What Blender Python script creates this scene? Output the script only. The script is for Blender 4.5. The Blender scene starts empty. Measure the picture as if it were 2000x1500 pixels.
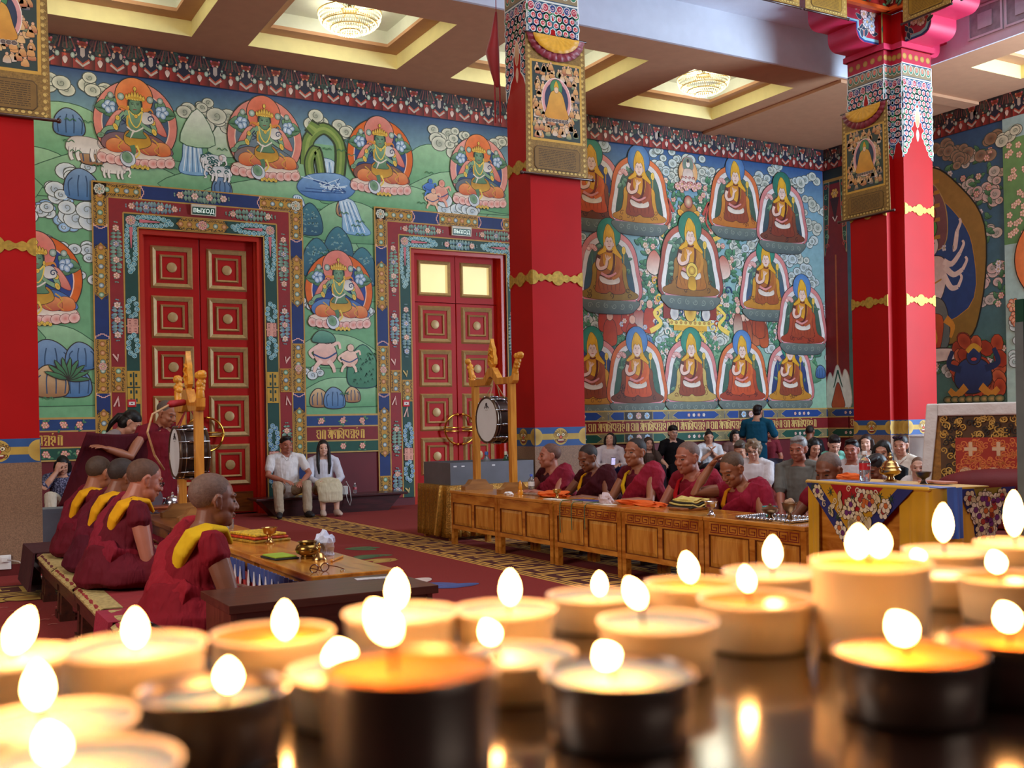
import bpy, bmesh, math, random
from mathutils import Vector, Matrix, noise
R_ = random.Random(7)
SC = bpy.context.scene
COL = SC.collection
pi = math.pi
# ------------------------------------------------------------------ camera, light, exposure
cam_d = bpy.data.cameras.new('camera'); cam = bpy.data.objects.new('camera', cam_d); COL.objects.link(cam)
yaw = math.radians(29.6)
fwd = Vector((math.sin(yaw), math.cos(yaw), 0)); rt = Vector((math.cos(yaw), -math.sin(yaw), 0)); up = Vector((0, 0, 1))
ro = 0.0185
rt2 = rt*math.cos(ro) - up*math.sin(ro); up2 = up*math.cos(ro) + rt*math.sin(ro)
cam.matrix_world = Matrix(((rt2.x, up2.x, -fwd.x, 0), (rt2.y, up2.y, -fwd.y, 0), (rt2.z, up2.z, -fwd.z, 1.3), (0, 0, 0, 1)))
cam_d.sensor_width = 36; cam_d.lens = 2084/2000*36; cam_d.shift_y = 76/2000
cam_d.clip_start = 0.02; cam_d.clip_end = 200
cam_d.dof.use_dof = True; cam_d.dof.focus_distance = 10.5; cam_d.dof.aperture_fstop = 10.5
SC.camera = cam
w = bpy.data.worlds.new('world'); SC.world = w; w.use_nodes = True
w.node_tree.nodes['Background'].inputs[0].default_value = (0.75, 0.87, 1, 1)
w.node_tree.nodes['Background'].inputs[1].default_value = 0.6
SC.view_settings.view_transform = 'Standard'; SC.view_settings.look = 'None'
SC.view_settings.exposure = 0.0; SC.view_settings.gamma = 1; SC.view_settings.use_curve_mapping = False
SC.cycles.use_denoising = True; SC.cycles.max_bounces = 6; SC.cycles.diffuse_bounces = 3; SC.cycles.glossy_bounces = 3
SC.cycles.transmission_bounces = 6; SC.cycles.sample_clamp_indirect = 6; SC.cycles.caustics_reflective = False; SC.cycles.caustics_refractive = False

def area(name, loc, target, sx, sy, watts, rgb, spread=180):
    l = bpy.data.lights.new(name, 'AREA'); l.shape = 'RECTANGLE'; l.size = sx; l.size_y = sy; l.energy = watts; l.color = rgb
    l.spread = math.radians(spread)
    o = bpy.data.objects.new(name, l); COL.objects.link(o); o.location = loc
    o.rotation_euler = (Vector(target)-Vector(loc)).to_track_quat('-Z', 'Y').to_euler(); return o
def point(name, loc, watts, rgb, r=.1):
    l = bpy.data.lights.new(name, 'POINT'); l.energy = watts; l.color = rgb; l.shadow_soft_size = r
    o = bpy.data.objects.new(name, l); COL.objects.link(o); o.location = loc; return o
area('skylight_daylight', (6.5, 2.2, 11.8), (6.5, 2.2, 0), 9, 9, 900, (.86, .93, 1))
area('side_window_daylight', (16.2, 6.2, 3.9), (10.5, 11.6, 4.0), 2.6, 5.4, 1650, (.64, .81, 1))
area('gallery_window_daylight', (-4.6, 4.5, 4.0), (6, 12, 4.0), 5, 3, 600, (1, .92, .82))
area('front_fill_light', (5, -6.6, 3.4), (5, 8, 2.2), 7, 3.4, 100, (1, .92, .82))  # added fill from behind the camera, no known window there

# ------------------------------------------------------------------ colours and materials
def L(c):
    if isinstance(c, str):
        c = c.lstrip('#'); c = tuple(int(c[i:i+2], 16) for i in (0, 2, 4))
    if max(c) > 1.001 or isinstance(c[0], int): c = tuple(x/255 for x in c)
    return tuple(((x/12.92) if x <= .04045 else ((x+.055)/1.055)**2.4) for x in c[:3])
_M = {}
def nd(nt, t, **k):
    n = nt.nodes.new(t)
    for a, b in k.items(): setattr(n, a, b)
    return n
def mat(name, c, rough=.6, metal=0, var=.12, scale=6, bump=0, bscale=40, stretch=None, emit=0, ecol=None, spec=.5, sss=0, trans=0, alpha=1, sheen=0, coat=0, sssr=(.012, .006, .003)):
    if name in _M: return _M[name]
    m = bpy.data.materials.new(name); m.use_nodes = True; nt = m.node_tree; b = nt.nodes['Principled BSDF']; _M[name] = m
    lc = L(c)
    tc = nd(nt, 'ShaderNodeTexCoord'); mp = nd(nt, 'ShaderNodeMapping'); nt.links.new(tc.outputs['Object'], mp.inputs[0])
    if stretch: mp.inputs['Scale'].default_value = stretch
    nz = nd(nt, 'ShaderNodeTexNoise'); nz.inputs['Scale'].default_value = scale; nz.inputs['Detail'].default_value = 4
    nt.links.new(mp.outputs[0], nz.inputs['Vector'])
    rp = nd(nt, 'ShaderNodeValToRGB'); rp.color_ramp.elements[0].position = .3; rp.color_ramp.elements[1].position = .7
    rp.color_ramp.elements[0].color = tuple(max(0, x*(1-var)) for x in lc)+(1,); rp.color_ramp.elements[1].color = tuple(min(1, x*(1+var)) for x in lc)+(1,)
    nt.links.new(nz.outputs[0], rp.inputs[0]); nt.links.new(rp.outputs[0], b.inputs['Base Color'])
    b.inputs['Roughness'].default_value = rough; b.inputs['Metallic'].default_value = metal; b.inputs['Specular IOR Level'].default_value = spec
    if bump:
        n2 = nd(nt, 'ShaderNodeTexNoise'); n2.inputs['Scale'].default_value = bscale; n2.inputs['Detail'].default_value = 3
        nt.links.new(mp.outputs[0], n2.inputs['Vector'])
        bp = nd(nt, 'ShaderNodeBump'); bp.inputs['Strength'].default_value = bump; bp.inputs['Distance'].default_value = .02
        nt.links.new(n2.outputs[0], bp.inputs['Height']); nt.links.new(bp.outputs[0], b.inputs['Normal'])
    if emit: b.inputs['Emission Color'].default_value = L(ecol or c)+(1,); b.inputs['Emission Strength'].default_value = emit
    if sss: b.inputs['Subsurface Weight'].default_value = sss; b.inputs['Subsurface Radius'].default_value = sssr; b.inputs['Subsurface Scale'].default_value = 1
    if trans: b.inputs['Transmission Weight'].default_value = trans
    if sheen: b.inputs['Sheen Weight'].default_value = sheen
    if coat: b.inputs['Coat Weight'].default_value = coat; b.inputs['Coat Roughness'].default_value = .1
    return m
def wood(name, c1, c2, rough=.3, scale=3, stretch=(1, 12, 12), coat=.25):
    if name in _M: return _M[name]
    m = bpy.data.materials.new(name); m.use_nodes = True; nt = m.node_tree; b = nt.nodes['Principled BSDF']; _M[name] = m
    tc = nd(nt, 'ShaderNodeTexCoord'); mp = nd(nt, 'ShaderNodeMapping'); mp.inputs['Scale'].default_value = stretch
    nt.links.new(tc.outputs['Object'], mp.inputs[0])
    nz = nd(nt, 'ShaderNodeTexNoise'); nz.inputs['Scale'].default_value = scale; nz.inputs['Detail'].default_value = 6; nz.inputs['Distortion'].default_value = .6
    nt.links.new(mp.outputs[0], nz.inputs['Vector'])
    rp = nd(nt, 'ShaderNodeValToRGB'); rp.color_ramp.elements[0].position = .32; rp.color_ramp.elements[1].position = .68
    rp.color_ramp.elements[0].color = L(c1)+(1,); rp.color_ramp.elements[1].color = L(c2)+(1,)
    nt.links.new(nz.outputs[0], rp.inputs[0]); nt.links.new(rp.outputs[0], b.inputs['Base Color'])
    b.inputs['Roughness'].default_value = rough; b.inputs['Coat Weight'].default_value = coat; b.inputs['Coat Roughness'].default_value = .15
    return m
def paintmat(name='paint', rough=.55, var=.10):
    if name in _M: return _M[name]
    m = bpy.data.materials.new(name); m.use_nodes = True; nt = m.node_tree; b = nt.nodes['Principled BSDF']; _M[name] = m
    at = nd(nt, 'ShaderNodeVertexColor', layer_name='Col')
    tc = nd(nt, 'ShaderNodeTexCoord'); nz = nd(nt, 'ShaderNodeTexNoise'); nz.inputs['Scale'].default_value = 9; nz.inputs['Detail'].default_value = 5
    nt.links.new(tc.outputs['Object'], nz.inputs['Vector'])
    mr = nd(nt, 'ShaderNodeMapRange'); mr.inputs[1].default_value = .3; mr.inputs[2].default_value = .7; mr.inputs[3].default_value = 1-var; mr.inputs[4].default_value = 1+var
    nt.links.new(nz.outputs[0], mr.inputs[0])
    mx = nd(nt, 'ShaderNodeVectorMath', operation='SCALE'); nt.links.new(at.outputs[0], mx.inputs[0]); nt.links.new(mr.outputs[0], mx.inputs['Scale'])
    nt.links.new(mx.outputs[0], b.inputs['Base Color']); b.inputs['Roughness'].default_value = rough
    return m
# ------------------------------------------------------------------ objects
def link(name, me, m=None, parent=None, loc=(0, 0, 0), rot=(0, 0, 0)):
    o = bpy.data.objects.new(name, me); COL.objects.link(o)
    if m is not None and me is not None:
        for x in (m if isinstance(m, (list, tuple)) else [m]): me.materials.append(x)
    o.location = loc; o.rotation_euler = rot
    if parent is not None: o.parent = parent
    return o
def tag(o, label=None, cat=None, group=None, kind=None):
    if label: o['label'] = label
    if cat: o['category'] = cat
    if group: o['group'] = group
    if kind: o['kind'] = kind
    return o
def thing(name, label, cat, loc=(0, 0, 0), rz=0, group=None):
    o = bpy.data.objects.new(name, None); COL.objects.link(o); o.empty_display_size = .1
    o.location = loc; o.rotation_euler = (0, 0, rz); return tag(o, label, cat, group)
def dup(root, loc=None, rz=None, label=None, group=None):
    def cp(o, par):
        c = o.copy(); COL.objects.link(c)
        if par: c.parent = par
        for ch in o.children: cp(ch, c)
        return c
    r = cp(root, None)
    if loc is not None: r.location = loc
    if rz is not None: r.rotation_euler = (0, 0, rz)
    if label: r['label'] = label
    if group: r['group'] = group
    return r
class MB:
    def __init__(s): s.v = []; s.f = []; s.c = []; s.mi = []; s.cm = 0
    def add(s, vs, fs, col=None):
        n = len(s.v); s.v += [tuple(q) for q in vs]
        for f in fs: s.f.append(tuple(i+n for i in f)); s.c.append(col); s.mi.append(s.cm)
        return s
    def box(s, x0, x1, y0, y1, z0, z1, col=None):
        return s.add([(x0, y0, z0), (x1, y0, z0), (x1, y1, z0), (x0, y1, z0), (x0, y0, z1), (x1, y0, z1), (x1, y1, z1), (x0, y1, z1)],
                     [(3, 2, 1, 0), (4, 5, 6, 7), (0, 1, 5, 4), (1, 2, 6, 5), (2, 3, 7, 6), (3, 0, 4, 7)], col)
    def frustum(s, x0, x1, y0, y1, z0, z1, ins, ax=2, col=None):
        # box whose far face (z1) is inset
        return s.add([(x0, y0, z0), (x1, y0, z0), (x1, y1, z0), (x0, y1, z0), (x0+ins, y0+ins, z1), (x1-ins, y0+ins, z1), (x1-ins, y1-ins, z1), (x0+ins, y1-ins, z1)],
                     [(3, 2, 1, 0), (4, 5, 6, 7), (0, 1, 5, 4), (1, 2, 6, 5), (2, 3, 7, 6), (3, 0, 4, 7)], col)
    def lathe(s, prof, c=(0, 0, 0), seg=20, cap=True, col=None, axis='z', sy=1):
        n = len(prof); vs = []
        for r, z in prof:
            for k in range(seg):
                a = 2*pi*k/seg; x, y = r*math.cos(a), r*math.sin(a)*sy
                vs.append((c[0]+x, c[1]+y, c[2]+z) if axis == 'z' else ((c[0]+z, c[1]+x, c[2]+y) if axis == 'x' else (c[0]+x, c[1]+z, c[2]+y)))
        fs = []
        for i in range(n-1):
            for k in range(seg):
                q = (i*seg+k, i*seg+(k+1) % seg, (i+1)*seg+(k+1) % seg, (i+1)*seg+k)
                fs.append(q if axis != 'y' else q[::-1])
        if cap: fs.append(tuple(range(seg))[::-1]); fs.append(tuple(range((n-1)*seg, n*seg)))
        return s.add(vs, fs, col)
    def tube(s, pts, r, seg=10, col=None, flat=None, caps=True):
        pts = [Vector(p) for p in pts]; n = len(pts)
        if not isinstance(r, (list, tuple)): r = [r]*n
        rings = []
        u = None
        for i, p in enumerate(pts):
            d = (pts[min(i+1, n-1)]-pts[max(i-1, 0)])
            d = d.normalized() if d.length > 1e-9 else Vector((0, 0, 1))
            if u is None:
                u = d.cross(Vector((0, 0, 1)));
                if u.length < 1e-3: u = d.cross(Vector((0, 1, 0)))
                u.normalize()
            else:
                u = (u-d*u.dot(d)); u.normalize()
            v = d.cross(u); rr = r[i]; ru, rv = (rr if isinstance(rr, (tuple, list)) else (rr, rr))
            rings.append((p, d, u, v, ru, rv))
        out = []
        def ring(p, u, v, ru, rv): out.append([p+u*ru*math.cos(2*pi*k/seg)+v*rv*math.sin(2*pi*k/seg) for k in range(seg)])
        p, d, u, v, ru, rv = rings[0]
        if caps: ring(p-d*min(ru, rv)*.85, u, v, ru*.5, rv*.5)
        for q in rings: ring(q[0], q[2], q[3], q[4], q[5])
        p, d, u, v, ru, rv = rings[-1]
        if caps: ring(p+d*min(ru, rv)*.85, u, v, ru*.5, rv*.5)
        vs = [x for a in out for x in a]; fs = []
        for i in range(len(out)-1):
            for k in range(seg): fs.append((i*seg+k, (i+1)*seg+k, (i+1)*seg+(k+1) % seg, i*seg+(k+1) % seg)[::-1])
        fs.append(tuple(range(seg))[::-1]); fs.append(tuple(range((len(out)-1)*seg, len(out)*seg)))
        return s.add(vs, fs, col)
    def loft(s, rings, col=None, seg=20):
        # rings: (center, rx, ry[, rotz]) horizontal ellipses
        vs = []
        for q in rings:
            c, rx, ry = q[:3]; a0 = q[3] if len(q) > 3 else 0
            for k in range(seg):
                a = 2*pi*k/seg; x, y = rx*math.cos(a), ry*math.sin(a)
                vs.append((c[0]+x*math.cos(a0)-y*math.sin(a0), c[1]+x*math.sin(a0)+y*math.cos(a0), c[2]))
        fs = []
        for i in range(len(rings)-1):
            for k in range(seg): fs.append((i*seg+k, i*seg+(k+1) % seg, (i+1)*seg+(k+1) % seg, (i+1)*seg+k))
        fs.append(tuple(range(seg))[::-1]); fs.append(tuple(range((len(rings)-1)*seg, len(rings)*seg)))
        return s.add(vs, fs, col)
    def ball(s, c, rx, ry=None, rz=None, seg=14, rot=None, col=None):
        ry = ry or rx; rz = rz or rx; vs = [(0, 0, -1)]; nr = max(5, seg*2//3)
        for i in range(1, nr):
            t = pi*i/nr
            for k in range(seg): a = 2*pi*k/seg; vs.append((math.sin(t)*math.cos(a), math.sin(t)*math.sin(a), -math.cos(t)))
        vs.append((0, 0, 1)); out = []
        for q in vs:
            q = Vector((q[0]*rx, q[1]*ry, q[2]*rz))
            if rot is not None: q = rot @ q
            out.append(q+Vector(c))
        fs = [(0, 1+(k+1) % seg, 1+k) for k in range(seg)]
        for i in range(nr-2):
            for k in range(seg): a = 1+i*seg; fs.append((a+k, a+(k+1) % seg, a+seg+(k+1) % seg, a+seg+k))
        a = 1+(nr-2)*seg; e = len(vs)-1
        fs += [(a+k, a+(k+1) % seg, e) for k in range(seg)]
        return s.add(out, fs, col)
    def prism(s, pts, y0, y1, ax='y', col=None):
        # polygon in (a,b) extruded along axis
        def P(a, b, t): return (a, t, b) if ax == 'y' else ((t, a, b) if ax == 'x' else (a, b, t))
        n = len(pts); vs = [P(a, b, y0) for a, b in pts]+[P(a, b, y1) for a, b in pts]
        fs = [tuple(range(n)), tuple(range(n, 2*n))[::-1]]+[(i, i+n, (i+1) % n+n, (i+1) % n) for i in range(n)]
        return s.add(vs, fs, col)
    def xf(s, M, start=0):
        for i in range(start, len(s.v)): s.v[i] = tuple(M @ Vector(s.v[i]))
        return s
    def mesh(s, name, smooth=None, fixn=True):
        me = bpy.data.meshes.new(name); me.from_pydata(s.v, [], s.f)
        if any(c is not None for c in s.c):
            at = me.color_attributes.new('Col', 'FLOAT_COLOR', 'CORNER'); buf = []
            for f, c in zip(s.f, s.c):
                lc = c if c is not None else (1, 1, 1)
                for _ in f: buf += [lc[0], lc[1], lc[2], 1]
            at.data.foreach_set('color', buf)
        if any(s.mi): me.polygons.foreach_set('material_index', s.mi)
        if fixn:
            bm = bmesh.new(); bm.from_mesh(me); bmesh.ops.recalc_face_normals(bm, faces=bm.faces); bm.to_mesh(me); bm.free()
        if smooth:
            me.polygons.foreach_set('use_smooth', [True]*len(me.polygons))
            try: me.set_sharp_from_angle(angle=math.radians(smooth))
            except Exception: pass
        me.update(); return me
    def obj(s, name, m, parent=None, smooth=None, loc=(0, 0, 0), rot=(0, 0, 0), bevel=0, fixn=True):
        o = link(name, s.mesh(name, smooth, fixn), m, parent, loc, rot)
        if bevel:
            b = o.modifiers.new('bevel', 'BEVEL'); b.width = bevel; b.segments = 2; b.limit_method = 'ANGLE'
        return o
def struct(o): o['kind'] = 'structure'; return o
# ------------------------------------------------------------------ flat painting: thin layers of paint polygons on a plane
def cr(pts, n=5, closed=True):
    out = []; N = len(pts); rng = range(N) if closed else range(N-1)
    for i in rng:
        g = (lambda k: pts[k % N]) if closed else (lambda k: pts[max(0, min(N-1, k))])
        p0, p1, p2, p3 = g(i-1), g(i), g(i+1), g(i+2)
        for j in range(n):
            t = j/n
            out.append(tuple(.5*((2*p1[a])+(-p0[a]+p2[a])*t+(2*p0[a]-5*p1[a]+4*p2[a]-p3[a])*t*t+(-p0[a]+3*p1[a]-3*p2[a]+p3[a])*t**3) for a in (0, 1)))
    if not closed: out.append(pts[-1])
    return out
class Paint:
    STEP = .00005
    def __init__(s, o, u, v, clip=None):
        s.o = Vector(o); s.u = Vector(u); s.v = Vector(v); s.n = s.u.cross(s.v); s.V = []; s.F = []; s.C = []; s.l = 1; s.clip = clip; s.wrap = None; s.k = 0
        s.T = [(1, 0, 0, 1, 0, 0)]
    def push(s, x, y, sc=1, sx=1, rot=0):
        c, d = math.cos(rot)*sc, math.sin(rot)*sc
        a = s.T[-1]; b = (c*sx, -d, d*sx, c, x, y)
        s.T.append((a[0]*b[0]+a[1]*b[2], a[0]*b[1]+a[1]*b[3], a[2]*b[0]+a[3]*b[2], a[2]*b[1]+a[3]*b[3], a[0]*b[4]+a[1]*b[5]+a[4], a[2]*b[4]+a[3]*b[5]+a[5]))
    def pop(s): s.T.pop()
    def sc(s):
        # scattered background items share a thin band of layers
        if s.wrap is not None: s.k += 1; s.l = s.wrap+(s.k*7.31) % 90
    def tr(s, p):
        t = s.T[-1]; x = t[0]*p[0]+t[1]*p[1]+t[4]; y = t[2]*p[0]+t[3]*p[1]+t[5]
        if s.clip: x = min(max(x, s.clip[0]), s.clip[1]); y = min(max(y, s.clip[2]), s.clip[3])
        return x, y
    def _face(s, pts, cols):
        n = len(s.V); t = s.T[-1]
        for p in pts:
            x, y = s.tr(p); s.V.append(tuple(s.o+s.u*x+s.v*y+s.n*(s.l*s.STEP)))
        idx = list(range(n, n+len(pts)))
        if t[0]*t[3]-t[1]*t[2] < 0: idx = idx[::-1]
        s.F.append(idx); s.C += cols
        return n
    def poly(s, pts, c, c2=None, ol=0, oc='#2a1a14'):
        if ol: s.line(list(pts)+[pts[0]], ol*2, oc, up=False); s.l += 1
        lc = L(c)
        if c2 is None: cols = [lc]*len(pts)
        else:
            l2 = L(c2); ys = [p[1] for p in pts]; a, b = min(ys), max(ys)
            cols = [tuple(lc[k]+(l2[k]-lc[k])*((p[1]-a)/(b-a+1e-9)) for k in range(3)) for p in pts]
        s._face(pts, cols); s.l += 1
    def ell(s, x, y, rx, ry=None, c='#fff', c2=None, rot=0, ol=0, oc='#2a1a14', n=22, a0=0, a1=None):
        ry = ry or rx; N = n; pts = []
        if ol: s.ell(x, y, rx+ol, ry+ol, oc, None, rot, 0, None, n)
        full = a1 is None; a1 = 2*pi if full else a1
        for k in range(N if full else N+1):
            a = a0+(a1-a0)*k/N; p, q = rx*math.cos(a), ry*math.sin(a)
            pts.append((x+p*math.cos(rot)-q*math.sin(rot), y+p*math.sin(rot)+q*math.cos(rot)))
        if c2 is None: s._face(pts, [L(c)]*len(pts))
        else:
            lc, l2 = L(c), L(c2); M = len(pts)
            for k in range(M if full else M-1): s._face([(x, y), pts[k], pts[(k+1) % M]], [l2, lc, lc])
        s.l += 1
    def line(s, pts, w, c, w2=None, up=True):
        lc = L(c); n = len(pts); w2 = w if w2 is None else w2; Ls = []; Rs = []
        for i, p in enumerate(pts):
            a = pts[max(i-1, 0)]; b = pts[min(i+1, n-1)]; dx, dy = b[0]-a[0], b[1]-a[1]; d = math.hypot(dx, dy) or 1
            h = (w+(w2-w)*i/max(1, n-1))/2; Ls.append((p[0]-dy/d*h, p[1]+dx/d*h)); Rs.append((p[0]+dy/d*h, p[1]-dx/d*h))
        for i in range(n-1): s._face([Ls[i], Rs[i], Rs[i+1], Ls[i+1]], [lc]*4)
        if up: s.l += 1
    def rect(s, x0, y0, x1, y1, c, c2=None): s.poly([(x0, y0), (x1, y0), (x1, y1), (x0, y1)], c, c2)
    def frame(s, x0, y0, x1, y1, w, c):
        l = s.l
        for q in ((x0, y0, x1, y0+w), (x0, y1-w, x1, y1), (x0, y0+w, x0+w, y1-w), (x1-w, y0+w, x1, y1-w)): s.l = l; s.rect(*q, c)
    def blob(s, pts, c, c2=None, ol=0, oc='#2a1a14', n=5): s.poly(cr(pts, n), c, c2, ol, oc)
    def curve(s, pts, w, c, w2=None, n=5): s.line(cr(pts, n, False), w, c, w2)
    def spiral(s, x, y, r, c, w, turns=1.3, a0=0, d=1, r0=.15):
        N = int(12*turns); s.line([(x+r*(1-(1-r0)*k/N)*math.cos(a0+d*2*pi*turns*k/N), y+r*(1-(1-r0)*k/N)*math.sin(a0+d*2*pi*turns*k/N)) for k in range(N+1)], w, c, w*.6)
    def obj(s, name, m, parent=None):
        me = bpy.data.meshes.new(name); me.from_pydata(s.V, [], s.F)
        at = me.color_attributes.new('Col', 'FLOAT_COLOR', 'POINT'); buf = []
        for c in s.C: buf += [c[0], c[1], c[2], 1]
        at.data.foreach_set('color', buf); me.update()
        return link(name, me, m, parent)
PM = paintmat()
# ================================================================== THE HALL
WY = 15.9; WX = 16.5; CZ = 6.79
M_plaster = mat('wall_plaster', '#7b2a22', .8, var=.05)
M_wain = mat('wainscot_red', '#64101a', .55, var=.1, scale=3)
M_carpet = mat('red_carpet', '#86201c', .95, var=.16, scale=60, bump=.3, bscale=300)
M_ceil = mat('ceiling_paint', '#c69672', .85, var=.04)
M_ledtint = mat('coffer_led_tint', '#f3e7a6', .8, var=.04)  # lower coffer faces: yellow of the LED strip light put into the colour
M_white = mat('coffer_white', '#dfe2d4', .8, var=.04)
M_fascia = mat('fascia_white', '#dfe6f2', .8, var=.03)
M_red = mat('column_red', '#a80c0e', .45, spec=.2, var=.06, scale=2)
M_door = mat('door_red', '#ac120a', .45, var=.06, scale=3, spec=.2)
M_doorframe = mat('door_frame_red', '#c22a12', .3, var=.05, coat=.3)
M_gold = mat('gold_paint', '#b0905c', .42, metal=.2, var=.12, scale=20)
M_brass = mat('brass', '#d9a545', .18, metal=1, var=.05)
M_granite = mat('granite', '#8a6a52', .5, var=.35, scale=110)
M_pink = mat('bracket_pink', '#cf2f57', .45, var=.05)
M_base = mat('baseboard', '#5a1414', .5)
# floor and outer shell
struct(MB().box(-5, WX, -7, WY+.4, -.2, 0).obj('floor', M_carpet))
wb = MB()
OX = ((2.93, 4.73), (7.19, 8.95)); OZ = 4.18
xs = [-5, OX[0][0], OX[0][1], OX[1][0], OX[1][1], WX+.3]
for i in (0, 2, 4): wb.box(xs[i], xs[i+1], WY, WY+.4, 0, 7.6)
for a, b in OX: wb.box(a, b, WY, WY+.4, OZ, 7.6)
wall_back = struct(wb.obj('wall_back', M_wain))
wall_right = struct(MB().box(WX, WX+.3, -7, WY, 0, 7.6).obj('wall_right', M_wain))
struct(MB().box(-5.3, -5, -7, WY+.4, 0, 12.4).obj('wall_left', M_plaster))
struct(MB().box(-5.3, WX+.3, -7.3, -7, 0, 12.4).obj('wall_front', M_plaster))
for x0, x1, yb in ((-5, 2.32, 0), (5.36, 6.56, 0), (9.57, WX, 0)):
    struct(MB().box(x0, x1, WY-.05, WY-.001, 0, .13).obj('baseboard_back', M_base))
struct(MB().box(WX-.05, WX-.001, 9, WY-.05, 0, .13).obj('baseboard_right', M_base))
# aisle ceiling with coffers
cx = [(-4.9, -2.65), (-1.95, .42), (1.2, 3.57), (4.36, 6.68), (7.6, 9.95), (10.83, 12.95)]
CY0, CY1 = 13.08, 15.16
cb = MB(); px = -5
for a, b in cx: cb.box(px, a, 12.35, WY, CZ, CZ+.22); cb.box(a, b, 12.35, CY0, CZ, CZ+.22); cb.box(a, b, CY1, WY, CZ, CZ+.22); px = b
cb.box(px, WX, 12.35, WY, CZ, CZ+.22)
rc = [(-2, .2), (.9, 3.1), (3.8, 6.0), (6.7, 8.6), (8.95, 11.05)]
py = -7
for a, b in rc: cb.box(14.1, WX, py, a, CZ, CZ+.22); cb.box(14.1, 14.75, a, b, CZ, CZ+.22); cb.box(16.0, WX, a, b, CZ, CZ+.22); py = b
cb.box(14.1, WX, py, 12.35, CZ, CZ+.22)
cb.box(13.32, 13.6, 12.4, WY, CZ-.05, CZ-.001); cb.box(14.2, WX, 12.2, 12.5, CZ-.05, CZ-.001)
ceiling = struct(cb.obj('ceiling', M_ceil))
def coffer(a, b, y0, y1):
    t = .004; z0, z1, z2 = CZ+.001, CZ+.22, CZ+.46; i = .26
    c = MB(); c.box(a, a+t, y0, y1, z0, z1); c.box(b-t, b, y0, y1, z0, z1); c.box(a, b, y0, y0+t, z0, z1); c.box(a, b, y1-t, y1, z0, z1)
    struct(c.obj('trim_coffer_lower', M_ledtint, ceiling))
    c = MB(); c.box(a-.1, a+i, y0-.1, y1+.1, z1+.001, z1+.05); c.box(b-i, b+.1, y0-.1, y1+.1, z1+.001, z1+.05); c.box(a+i, b-i, y0-.1, y0+i, z1+.001, z1+.05); c.box(a+i, b-i, y1-i, y1+.1, z1+.001, z1+.05)
    struct(c.obj('trim_coffer_ledge', M_ceil, ceiling))
    c = MB(); A, B, Y0, Y1 = a+i, b-i, y0+i, y1-i
    c.box(A-t, A, Y0, Y1, z1+.05, z2); c.box(B, B+t, Y0, Y1, z1+.05, z2); c.box(A, B, Y0-t, Y0, z1+.05, z2); c.box(A, B, Y1, Y1+t, z1+.05, z2); c.box(A-.3, B+.3, Y0-.3, Y1+.3, z2, z2+.05)
    struct(c.obj('trim_coffer_upper', M_white, ceiling))
for a, b in cx: coffer(a, b, CY0, CY1)
for a, b in rc: coffer(14.75, 16.0, a, b)
struct(MB().box(-5, WX, 12.35, WY+.4, CZ+.5, CZ+.7).obj('ceiling_slab_aisle', M_ceil))
struct(MB().box(14.1, WX, -7, 12.35, CZ+.5, CZ+.7).obj('ceiling_slab_side', M_ceil))
# fascia, soffit and gallery round the atrium
struct(MB().box(-5, 14.1, 12.3, 12.35, CZ, 7.42).obj('trim_fascia_back', M_fascia))
struct(MB().box(14.06, 14.099, -7, 12.29, CZ-.005, 7.42).obj('trim_fascia_side', M_fascia))
so = MB(); so.box(-5, 14.1, 10.8, 12.3, 7.42, 7.5); so.box(12.6, 14.1, -7, 10.8, 7.42, 7.5)
struct(so.obj('trim_soffit', M_fascia))
g = MB(); g.box(-5, 12.6, 10.8, 10.95, 7.22, 12.2); g.box(12.6, 12.75, -7, 10.95, 7.22, 12.2)
gal = struct(g.obj('trim_gallery', mat('gallery_red', '#a81e1c', .5)))
g = MB(); g.box(-5, 12.58, 10.74, 10.82, 7.2, 7.25); g.box(12.54, 12.62, -7, 10.82, 7.2, 7.25)
struct(g.obj('trim_gallery_edge', mat('orange_trim', '#d2571b', .5), gal))
at = MB(); at.box(-5, 12.75, 6.8, 10.95, 12.2, 12.4); at.box(-5, 12.75, -7, -2.4, 12.2, 12.4); at.box(-5, 1.9, -2.4, 6.8, 12.2, 12.4); at.box(11.1, 12.75, -2.4, 6.8, 12.2, 12.4)
struct(at.obj('ceiling_atrium', M_white))
# grey vent panels on the side fascia
for k in range(3):
    y1 = 10.55-k*.62
    v = thing('vent_panel', ('grey square vent panel beside right column bracket', 'grey square vent panel at right picture edge', 'grey square vent panel beyond the others')[k], 'vent', (14.055, y1-.29, 6.93), group='vent panels on the white fascia')
    MB().box(-.012, 0, -.29, .29, 0, .47).obj('backing', mat('vent_grey', '#9aa0a8', .7, var=.25, scale=8), v)
    m = MB(); m.box(-.03, -.012, -.12, .12, .12, .35); m.obj('grille', mat('vent_light', '#c3cad4', .6), v)
    m = MB(); m.box(-.028, -.012, -.29, .29, 0, .03); m.box(-.028, -.012, -.29, .29, .44, .47); m.box(-.028, -.012, -.29, -.26, .03, .44); m.box(-.028, -.012, .26, .29, .03, .44); m.obj('frame', M_fascia, v)

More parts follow.
